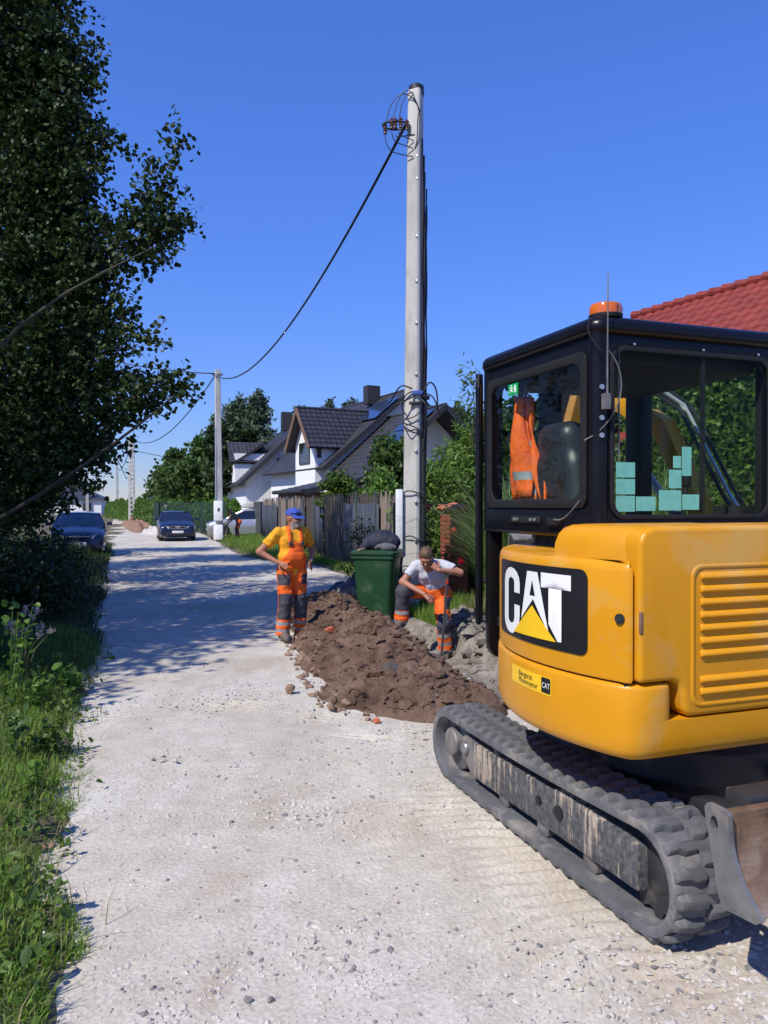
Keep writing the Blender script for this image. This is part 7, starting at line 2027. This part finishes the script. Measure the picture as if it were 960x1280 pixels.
# further poplars behind it that shade the road
for k, (x, y, h, lab) in enumerate(((-7.6, 5.0, 8.6, 'poplar on the verge short of the overhanging one'), (-9.6, 8.6, 9.2, 'poplar set back in the verge behind the overhanging one'), (-8.4, 14.6, 12.8, 'poplar just behind the overhanging one, its crown merged with it'), (-10.8, 18.6, 11.5, 'poplar on the verge between the overhanging one and the blue hatchback'), (-13.4, 23.8, 10.0, 'farthest poplar beside the parked blue hatchback'))):
    rng = np.random.default_rng(50 + k); cl = []
    for i in range(32):
        z = rng.uniform(2.5, h); w = 2.3 * (1 - 0.5 * abs(z / h - 0.45)); a = rng.uniform(0, 6.28); q = w * rng.uniform(0.2, 0.85)
        cl.append(((q * math.cos(a), q * math.sin(a), z), (0.95, 0.95, 0.85), 70))
    tree('poplar_tree', (x, y, 0.1), h * 0.9, 0.17, cl, 0.15, 'leaf_poplar', lab, 'tree', 'poplars on the shaded verge', 60 + k, 7, 0.5, 'quad')
# understorey shrubs on the verge
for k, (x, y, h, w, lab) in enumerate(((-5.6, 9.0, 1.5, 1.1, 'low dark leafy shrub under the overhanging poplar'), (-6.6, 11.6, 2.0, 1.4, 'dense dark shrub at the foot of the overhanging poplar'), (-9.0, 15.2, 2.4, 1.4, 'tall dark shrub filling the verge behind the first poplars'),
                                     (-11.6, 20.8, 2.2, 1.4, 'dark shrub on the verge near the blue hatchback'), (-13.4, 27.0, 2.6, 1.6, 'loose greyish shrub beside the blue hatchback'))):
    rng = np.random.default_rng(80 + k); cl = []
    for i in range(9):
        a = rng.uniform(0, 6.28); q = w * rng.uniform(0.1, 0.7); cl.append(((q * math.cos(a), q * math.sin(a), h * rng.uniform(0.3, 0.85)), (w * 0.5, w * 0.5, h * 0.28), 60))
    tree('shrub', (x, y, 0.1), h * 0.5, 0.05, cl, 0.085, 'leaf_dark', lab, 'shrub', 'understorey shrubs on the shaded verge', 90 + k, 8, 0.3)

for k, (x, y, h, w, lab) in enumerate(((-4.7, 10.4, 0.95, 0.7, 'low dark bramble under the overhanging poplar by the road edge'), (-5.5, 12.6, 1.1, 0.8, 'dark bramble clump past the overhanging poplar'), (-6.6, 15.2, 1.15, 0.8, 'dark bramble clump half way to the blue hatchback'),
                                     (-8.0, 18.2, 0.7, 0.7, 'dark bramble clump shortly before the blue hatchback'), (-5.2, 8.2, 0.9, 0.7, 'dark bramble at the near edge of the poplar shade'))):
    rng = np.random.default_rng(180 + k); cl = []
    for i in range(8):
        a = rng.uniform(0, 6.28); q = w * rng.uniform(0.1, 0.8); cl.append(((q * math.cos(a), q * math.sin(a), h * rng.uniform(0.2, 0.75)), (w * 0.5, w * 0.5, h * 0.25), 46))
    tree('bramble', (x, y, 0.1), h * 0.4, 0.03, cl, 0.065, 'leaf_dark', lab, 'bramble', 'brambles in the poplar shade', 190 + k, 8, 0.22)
# ---- big trees behind the houses
def broad(x, y, h, w, lab, seed, leaf_m='leaf_mid', leaf=0.48, n=30, per=7, cat='tree', dens=34, name='broadleaf_tree', grp='trees behind the houses'):
    rng = np.random.default_rng(seed); cl = []
    for i in range(n):
        z = h * rng.uniform(0.25, 0.97); ww = w * math.sqrt(max(0.05, 1 - ((z / h - 0.5) / 0.52) ** 2)); a = rng.uniform(0, 6.28); q = ww * rng.uniform(0.25, 0.85)
        cl.append(((q * math.cos(a), q * math.sin(a), z), (w * 0.34, w * 0.34, h * 0.11), dens))
    return tree(name, (x, y, 0), h * 0.8, h * 0.022, cl, leaf, leaf_m, lab, cat, grp, seed, per, w * 0.16, 'quad')
def pine(x, y, h, w, lab, seed, leaf=0.5, grp='trees behind the houses'):
    rng = np.random.default_rng(seed); cl = []
    lv = 12
    for i in range(lv):
        z = h * (0.28 + 0.70 * i / lv); ww = w * (1.02 - 0.85 * (i / lv) ** 1.3)
        for j in range(5):
            a = rng.uniform(0, 6.28); q = ww * rng.uniform(0.3, 0.95); cl.append(((q * math.cos(a), q * math.sin(a), z + rng.uniform(-0.3, 0.3) - 0.1 * q), (ww * 0.38 + 0.2, ww * 0.38 + 0.2, h * 0.03 + 0.1), 15))
    cl.append(((0, 0, h * 0.97), (0.3, 0.3, h * 0.05), 18))
    return tree('pine_tree', (x, y, 0), h * 0.97, h * 0.016, cl, leaf, 'leaf_pine', lab, 'tree', grp, seed, 7, w * 0.22, 'blade', 0.2, aspect=2.0)
pine(-14.3, 76, 12.0, 3.0, 'tall pine standing just clear of the white gable', 201)
pine(-12.1, 74, 12.3, 2.8, 'dark pine with two ragged tops behind the white gable', 202)
pine(-17.3, 80, 10.8, 3.0, 'bushy pine on the road side of the pine group', 203)
pine(-9.3, 84, 12.2, 2.8, 'pine rising above the tiled dormer ridge', 204)
pine(-6.2, 88, 13.4, 2.8, 'pine with thin top above the dormer roof', 205)
pine(-3.5, 86, 13.2, 2.6, 'pine showing over the solar roof', 206)
pine(0.5, 90, 13.6, 2.8, 'pine behind the chimney of the solar-roofed house', 207)
pine(4.0, 84, 13.0, 2.8, 'pine seen just past the concrete pole', 208)
pine(7.5, 80, 12.0, 2.8, 'pine above the bright bushes by the pole', 209)
broad(-15.8, 70, 7.6, 3.4, 'rounded green tree in front of the pines beside the white house', 211)
broad(-19.8, 76, 6.6, 3.2, 'rounded green tree at the road end of the pine group', 212)
broad(-12.2, 63, 8.2, 2.8, 'dark leafy tree close to the white gable', 213, 'leaf_dark')
broad(-23.0, 90, 6.0, 3.4, 'low green tree beyond the pine group', 214)
broad(-30.0, 120, 7.5, 4.5, 'hazy rounded tree far along the road', 215, leaf=0.6)
broad(-36.0, 140, 7.5, 5.0, 'distant spreading tree beyond the hedge', 216, leaf=0.6)
broad(-24.0, 130, 9.5, 5.5, 'large distant tree beyond the low green trees', 217, leaf=0.6)
broad(-50.0, 175, 7.0, 6.0, 'farthest low tree behind the distant bungalows', 218, leaf=0.7, n=20)
broad(-75.0, 180, 7.5, 7.0, 'far tree beyond the bungalow at the road end', 219, leaf=0.7, n=20)

# ---- hedges of arborvitae along the mesh fence
def thuja(x, y, h, r_, label, group, seed, leaf_m='leaf_thuja', leaf=0.16, n=420):
    rng = np.random.default_rng(seed); e = empty('arborvitae', (x, y, 0), 0, label, 'conifer', group)
    t = rng.random(n) ** 0.8; a = rng.uniform(0, 6.28, n); rr = r_ * np.sqrt(np.clip(1 - t, 0.02, 1)) * (0.75 + 0.35 * rng.random(n))
    P = np.stack([rr * np.cos(a), rr * np.sin(a), 0.05 + t * h], 1)
    V, F = leaves(P, leaf * 1.5, rng, 0.0, 0.55, 'quad', np.array([[0, 0, 1.0]]).repeat(n, 0), 0.75)
    link('crown', np_mesh('crown', V, F, M[leaf_m], False), e)
    mb = MB(); mb.tube([(0, 0, -0.1), (0, 0, h * 0.9)], [0.06, 0.01], 6); mb.build('trunk', M['bark'], e)
    return e
rng = np.random.default_rng(77)
for k in range(26):
    t = k / 25; x, y = lerp(-17.6, -41, t) + 0.9, lerp(57, 112, t)
    thuja(x, y, rng.uniform(2.0, 2.5), 0.75, 'clipped dark green arborvitae in the hedge along the green mesh fence', 'arborvitae hedge along the mesh fence', 300 + k, n=460)
for k in range(9):
    x, y = -14.6 + 0.60 * k + 0.7, 51.0 - 0.50 * k + rng.uniform(-0.3, 0.3)
    thuja(x, y, rng.uniform(1.7, 2.3), 0.8, 'bright bushy arborvitae behind the navy and silver cars', 'bright conifers behind the cars', 340 + k, 'leaf_bright', 0.2, 520)

# ---- garden plants behind the fence and around the pole
def bush(name, x, y, h, w, label, seed, leaf_m, leaf, n=14, dens=60, per=8, shape='round', cat='bush', z0=0.0, twig=0.28, aspect=0.85, lo=0.15):
    rng = np.random.default_rng(seed); cl = []
    for i in range(n):
        z = h * rng.uniform(lo, 0.88); a = rng.uniform(0, 6.28); q = w * rng.uniform(0.1, 0.72) * math.sqrt(max(0.1, 1 - ((z / h - 0.4) / 0.62) ** 2))
        cl.append(((q * math.cos(a), q * math.sin(a), z), (w * 0.42, w * 0.42, h * 0.16), dens))
    return tree(name, (x, y, z0), h * 0.6, 0.05, cl, leaf, leaf_m, label, cat, None, seed, per, twig, shape, aspect=aspect)
bush('shrub', 0.10, 22.0, 3.75, 0.85, 'dense dark green shrub rising behind the fence beside the pole', 401, 'leaf_mid', 0.12, 16, 70)
bush('shrub', 0.05, 20.6, 2.6, 0.7, 'bright leafy shrub lapping over the fence top', 402, 'leaf_bright', 0.12, 12, 44)
bush('climbing_vine', -1.35, 24.3, 2.65, 0.8, 'leafy vine hanging over the board fence', 403, 'leaf_hedge', 0.13, 12, 40)
bush('climbing_vine', -0.35, 22.0, 2.45, 0.6, 'short vine trailing along the fence beside the bin', 404, 'leaf_bright', 0.12, 9, 36)
bush('shrub', -0.5, 17.2, 1.3, 0.38, 'sparse grey-green weed shrub in front of the grey fence screen', 405, 'leaf_dark', 0.06, 8, 12, 5)
bush('shrub', 1.35, 15.1, 2.8, 0.85, 'feathery bright green conifer bush right behind the tall pole', 406, 'leaf_thuja', 0.15, 22, 70, 8, 'blade', twig=0.35, aspect=1.5)
bush('shrub', 1.0, 14.4, 2.3, 0.7, 'soft yellowish green bush beside the pole above the gate', 407, 'leaf_thuja', 0.14, 16, 70, 8, 'blade', twig=0.32, aspect=1.5)
bush('shrub', 2.05, 15.6, 3.4, 0.9, 'bushy green conifer behind the brick pillar', 408, 'leaf_bright', 0.14, 18, 70, 8, 'blade', twig=0.35, aspect=1.5)
bush('sapling', 1.72, 14.8, 4.6, 0.30, 'thin sapling shooting above the bushes next to the cab', 409, 'leaf_hedge', 0.13, 10, 9, 6, 'blade', twig=0.35, aspect=1.6)
bush('shrub', 3.0, 15.2, 4.1, 1.2, 'tall mixed green bush seen through the cab windows', 414, 'leaf_mid', 0.13, 22, 80)
bush('shrub', 4.6, 16.4, 4.0, 1.5, 'wide green shrub behind the excavator boom', 410, 'leaf_mid', 0.14, 18, 70)
# clipped hedge beyond the excavator
def hedge(name, pts, h, w, label, leaf_m, leaf, dens, seed):
    rng = np.random.default_rng(seed); a, b = np.array(pts[0]), np.array(pts[1]); L = np.linalg.norm(b - a); d = (b - a) / L; s = np.array([-d[1], d[0]])
    e = empty(name, (*pts[0], 0), 0, label, 'hedge'); n = int(dens * L)
    t = rng.random(n) * L; z = rng.random(n) * h; side = rng.choice([-1, 1], n); topm = rng.random(n) < 0.18
    o = side * w / 2 * (1 + 0.10 * fbm(t * 1.5, z * 1.5, side * 3.0, 3)) - side * 0.16 * rng.random(n) ** 2; o = np.where(topm, rng.uniform(-w / 2, w / 2, n), o); z = np.where(topm, h + 0.06 * fbm(t * 2, o * 3, 0, 2) * 1.2, z)
    P = np.stack([d[0] * t + s[0] * o, d[1] * t + s[1] * o, z], 1)
    V, F = leaves(P, leaf, rng, 0.15, 0.8, 'quad'); link('foliage', np_mesh('foliage', V, F, M[leaf_m], False), e)
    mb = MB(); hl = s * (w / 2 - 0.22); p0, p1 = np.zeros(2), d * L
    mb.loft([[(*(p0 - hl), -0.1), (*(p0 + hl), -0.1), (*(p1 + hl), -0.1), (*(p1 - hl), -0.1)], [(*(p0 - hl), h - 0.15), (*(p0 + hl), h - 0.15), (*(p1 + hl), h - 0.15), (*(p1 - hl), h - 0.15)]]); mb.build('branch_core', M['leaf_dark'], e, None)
    return e
hedge('hedge', ((7.2, 8.2), (4.3, 13.0)), 3.95, 1.0, 'tall clipped green hedge beyond the excavator boom', 'leaf_hedge', 0.10, 3600, 21)
bush('shrub', 4.55, 8.6, 1.75, 0.75, 'broad-leaved light green shrub at the foot of the clipped hedge', 412, 'leaf_bright', 0.20, 12, 26, 6)
bush('shrub', 5.6, 7.6, 1.6, 0.8, 'low broad-leaved shrub beside the clipped hedge, paler leaves', 413, 'leaf_bright', 0.22, 12, 26, 6)

# ---- blades: grass, silver grass
def blades(P, h, w, rng, lean=0.5, seg=3, dirv=None, curve=1.0):
    n = len(P); a = rng.uniform(0, 6.28, n); d = np.stack([np.cos(a), np.sin(a), np.zeros(n)], 1)
    if dirv is not None: d = unit(d * 0.5 + dirv)
    s = np.stack([-d[:, 1], d[:, 0], np.zeros(n)], 1); ln = rng.uniform(0.15, 1.0, n) * lean
    V = []; ts = np.linspace(0, 1, seg + 1)
    for t in ts:
        c = P + d * (h * ln * t ** (1 + curve))[:, None] + np.array([0, 0, 1.0]) * (h * (t - 0.45 * ln * t ** (1.5 + curve)))[:, None]
        ww = (w * (1 - t) ** 0.6 * 0.5 + w * 0.02)[:, None]
        V += [c - s * ww, c + s * ww]
    V = np.stack(V, 1); F = []
    for i in range(seg): F.append([2 * i, 2 * i + 1, 2 * i + 3, 2 * i + 2])
    F = np.array(F)[None] + (np.arange(n) * (2 * seg + 2))[:, None, None]
    return V.reshape(-1, 3), F.reshape(-1, 4)
def silver_grass(x, y, h, r_, n, label, seed, z0=0.0):
    rng = np.random.default_rng(seed); e = empty('silver_grass', (x, y, z0), 0, label, 'ornamental grass', 'silver grass clumps by the pillar')
    a = rng.uniform(0, 6.28, n); q = r_ * np.sqrt(rng.random(n)); P = np.stack([q * np.cos(a), q * np.sin(a), np.zeros(n)], 1); out = np.stack([np.cos(a), np.sin(a), np.zeros(n)], 1)
    V, F = blades(P, h * rng.uniform(0.6, 1.1, n), np.full(n, 0.022), rng, 0.85, 6, out * 0.9, 1.4)
    link('blades', np_mesh('blades', V, F, M['reed'], False), e)
    return e
silver_grass(1.82, 11.0, 2.45, 0.28, 520, 'tall silver grass clump arching between the brick pillar and the cab door', 501)
silver_grass(2.35, 11.3, 2.7, 0.35, 620, 'tall silver grass clump standing behind the excavator cab', 502)
silver_grass(3.25, 11.5, 2.8, 0.35, 620, 'tall silver grass clump in front of the wide green shrub', 503)
silver_grass(4.0, 11.2, 2.6, 0.35, 560, 'tall silver grass clump against the end of the clipped hedge', 504)
silver_grass(1.80, 12.6, 2.1, 0.2, 240, 'smaller silver grass clump drooping over the brick pillar', 505)

def grass_patch(name, P, h, w, m, label, seed, lean=0.7, seg=2):
    rng = np.random.default_rng(seed); V, F = blades(P, h, w, rng, lean, seg)
    return tag(link(name, np_mesh(name, V, F, M[m], False)), label, 'grass', None, 'stuff')
rng = np.random.default_rng(31)
# lit verge on the left, tufts growing in clumps over the road edge
n = 92000
y = 1.6 + 8.2 * rng.random(n) ** 1.15; u = rng.random(n) ** 1.25 * 3.6
edge = 0.10 * fbm(y * 1.3, 0 * y, 2.0, 4) + 0.16 * fbm(y * 2.6, 0 * y + 3, 9.0, 3)
x = road_left(y) + 0.16 + edge - u
cl_ = fbm(x * 1.8, y * 1.8, 20.0, 3); ok = (cl_ + 0.9 * rng.random(n) > -0.05 - 0.4 * (u > 0.25)); x, y, u, cl_ = x[ok], y[ok], u[ok], cl_[ok]
h = (0.05 + 0.10 * rng.random(len(x)) + 0.09 * np.clip(cl_, 0, 1)) * (0.6 + 0.6 * sstep(0.0, 0.9, u)) * (1 + 0.5 * sstep(6.5, 9, y))
grass_patch('grass', np.stack([x, y, ground_z(x, y) - 0.01], 1), h, 0.0055 + 0.0045 * rng.random(len(x)), 'grass', 'lush green grass on the sunlit verge', 32, 0.95, 2)
n = 5000
y = 1.7 + 7.5 * rng.random(n); u = rng.random(n) * 3.0; x = road_left(y) + 0.2 + 0.16 * fbm(y * 2.6, 0 * y + 3, 9.0, 3) - u
grass_patch('grass', np.stack([x, y, ground_z(x, y) - 0.01], 1), 0.06 + 0.2 * rng.random(n) ** 2, 0.004 + 0.003 * rng.random(n), 'grass_dry', 'dry straw-coloured stalks mixed through the sunlit verge', 38, 1.0)
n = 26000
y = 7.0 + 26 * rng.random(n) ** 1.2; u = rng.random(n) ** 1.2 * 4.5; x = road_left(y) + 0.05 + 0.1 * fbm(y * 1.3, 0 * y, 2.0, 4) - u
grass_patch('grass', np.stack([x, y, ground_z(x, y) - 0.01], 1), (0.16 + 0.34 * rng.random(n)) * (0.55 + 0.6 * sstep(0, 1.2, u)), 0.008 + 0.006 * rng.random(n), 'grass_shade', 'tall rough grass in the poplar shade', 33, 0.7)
# right verge: strip before the board fence, patch by the far pole, tufts round the trench
n = 17000
y = 13.2 + 26 * rng.random(n) ** 1.2; x0_, x1_ = road_right(y) + 0.08 + 0.12 * fbm(y * 1.1, 0 * y, 5.0, 3), fence_x(y) - 0.1
x = x0_ + (x1_ - x0_) * rng.random(n)
grass_patch('grass', np.stack([x, y, ground_z(x, y) - 0.01], 1), 0.10 + 0.20 * rng.random(n) ** 2, 0.010 + 0.008 * rng.random(n), 'grass', 'green grass strip in front of the board fence', 34, 0.8)
n = 9000
y = 10.2 + 2.6 * rng.random(n); x = trench_x(y) + 0.42 + 1.9 * rng.random(n) ** 1.2
grass_patch('grass', np.stack([x, y, ground_z(x, y) - 0.01], 1), 0.10 + 0.22 * rng.random(n) ** 1.5, 0.006 + 0.005 * rng.random(n), 'grass', 'bright grass between trench and brick pillar', 35, 0.8)
n = 2400
y = 9.6 + 1.2 * rng.random(n); x = 1.15 + 0.9 * rng.random(n)
grass_patch('grass', np.stack([x, y, ground_z(x, y) - 0.01], 1), 0.2 + 0.35 * rng.random(n), 0.006 + 0.004 * rng.random(n), 'grass_dry', 'dry seeding grass at the trench edge by the excavator', 36, 0.7)
n = 9000
y = 36 + 14 * rng.random(n); x = road_right(y) + 0.3 + 2.8 * rng.random(n)
grass_patch('grass', np.stack([x, y, ground_z(x, y) - 0.01], 1), 0.12 + 0.2 * rng.random(n), 0.02 + 0.01 * rng.random(n), 'grass', 'grass around the meter-box pole', 37, 0.7)

# low broad-leaved cover (clover, plantain) under the grass
n = 16000
y = 1.7 + 8.5 * rng.random(n); u = rng.random(n) ** 1.1 * 3.2; x = road_left(y) + 0.12 + 0.10 * fbm(y * 1.3, 0 * y, 2.0, 4) + 0.16 * fbm(y * 2.6, 0 * y + 3, 9.0, 3) - u
ok = fbm(x * 1.4, y * 1.4, 44.0, 3) + 0.4 * rng.random(n) > 0.25; x, y = x[ok], y[ok]
P = np.stack([x, y, ground_z(x, y) + 0.02 + 0.12 * rng.random(len(x))], 1)
V, F = leaves(P, 0.022 + 0.05 * rng.random(len(x)) ** 3, rng, 0.9, 0.75, 'round')
tag(link('ground_cover', np_mesh('ground_cover', V, F, M['leaf_hedge'], False)), 'low broad-leaved plants among the verge grass', 'ground cover', None, 'stuff')
# ---- weeds on the verge
def weed(x, y, h, label, seed, leaf_m='leaf_bright', leaf=0.06, n=60):
    rng = np.random.default_rng(seed); e = empty('weed', (x, y, float(ground_z(np.array(x), np.array(y)))), 0, label, 'weed', 'weeds on the sunlit verge')
    mb = MB(); LP = []
    for k in range(4):
        a = rng.uniform(0, 6.28); top = np.array((0.22 * h * math.cos(a), 0.22 * h * math.sin(a), h * rng.uniform(0.7, 1))); mb.tube([(0, 0, -0.03), tuple(top * 0.5 + rng.standard_normal(3) * 0.01), tuple(top)], [0.005, 0.004, 0.002], 5)
        t = rng.uniform(0.25, 1, n // 4); LP.append(top[None] * t[:, None] + rng.standard_normal((n // 4, 3)) * 0.035)
    mb.build('stem', M['grass'], e, None); V, F = leaves(np.concatenate(LP), leaf, rng, 0.5, 0.75, 'round'); link('foliage', np_mesh('foliage', V, F, M[leaf_m], False), e)
for k, (px, py, h, lab, lm, lf) in enumerate(((38, 900, 0.30, 'leafy weed with broad blades at the edge of the tree shadow', 'leaf_bright', 0.07), (85, 870, 0.25, 'low dock-like weed on the verge beside the shadow line', 'leaf_bright', 0.10), (15, 960, 0.35, 'dense dark weed in the sunlit grass', 'leaf_mid', 0.06),
                                        (60, 950, 0.22, 'small pale weed near the road edge', 'leaf_hedge', 0.06), (10, 720, 0.9, 'tall shrubby shoot with round bright leaves against the shade', 'leaf_bright', 0.07), (25, 1060, 0.22, 'short clover-like weed in the near grass', 'leaf_mid', 0.05),
                                        (45, 1000, 0.2, 'small nettle-like weed in the sunlit grass', 'leaf_bright', 0.05))):
    x, y = at(px, py if py > 760 else 900); weed(x, y, h, lab, 600 + k, lm, lf, 80 if h > 0.5 else 60)
rng = np.random.default_rng(71)
th = empty('thistle', (-3.42, 7.2, 0.10), 0, 'seeding thistle with pinkish white fluff at the verge', 'thistle')
mb = MB(); heads = []
for k in range(11):
    a = rng.uniform(0, 6.28); q = rng.uniform(0.05, 0.28); top = (q * math.cos(a) + 0.05, q * math.sin(a), rng.uniform(0.30, 0.62)); heads.append(top); mb.tube([(0.1 * q, 0, -0.1), (top[0] * 0.5, top[1] * 0.5, top[2] * 0.6), top], [0.006, 0.004, 0.003], 5)
mb.build('stem', M['grass_dry'], th, None)
P = np.concatenate([np.array(h_)[None] + rng.standard_normal((26, 3)) * 0.022 for h_ in heads]); V, F = leaves(P, 0.035, rng, 0, 0.5, 'quad'); tag(link('seed_fluff', np_mesh('seed_fluff', V, F, M['fluff'], False), th), None, None, None, 'stuff')
# roses by the pillar
rs = empty('rose_bush', (0.82, 12.7, 0.05), 0, 'rose bush with red blooms between the pole and the brick pillar', 'rose bush')
mb = MB(); LP = []; blooms = [(-0.22, -0.1, 1.58), (-0.10, -0.12, 1.62), (-0.16, -0.05, 1.66), (0.30, -0.25, 1.25), (0.42, -0.3, 0.75)]
for b in blooms + [(-0.3, 0, 1.2), (-0.1, 0.1, 1.5), (0, -0.1, 1.0)]:
    mb.tube([(0, 0, -0.1), (b[0] * 0.5, b[1] * 0.4, b[2] * 0.6), b], [0.01, 0.007, 0.004], 5); t = rng.uniform(0.35, 1, 16); LP.append(np.array(b)[None] * t[:, None] + rng.standard_normal((16, 3)) * 0.06)
mb.build('stem', M['bark'], rs, None); V, F = leaves(np.concatenate(LP), 0.07, rng, 0.3, 0.7, 'round'); link('foliage', np_mesh('foliage', V, F, M['leaf_mid'], False), rs)
for b in blooms:
    P = np.array(b)[None] + unit(rng.standard_normal((26, 3))) * 0.035; V, F = leaves(P, 0.06, rng, 0.1, 0.9, 'round'); link('bloom', np_mesh('bloom', V, F, M['rose'], False), rs)
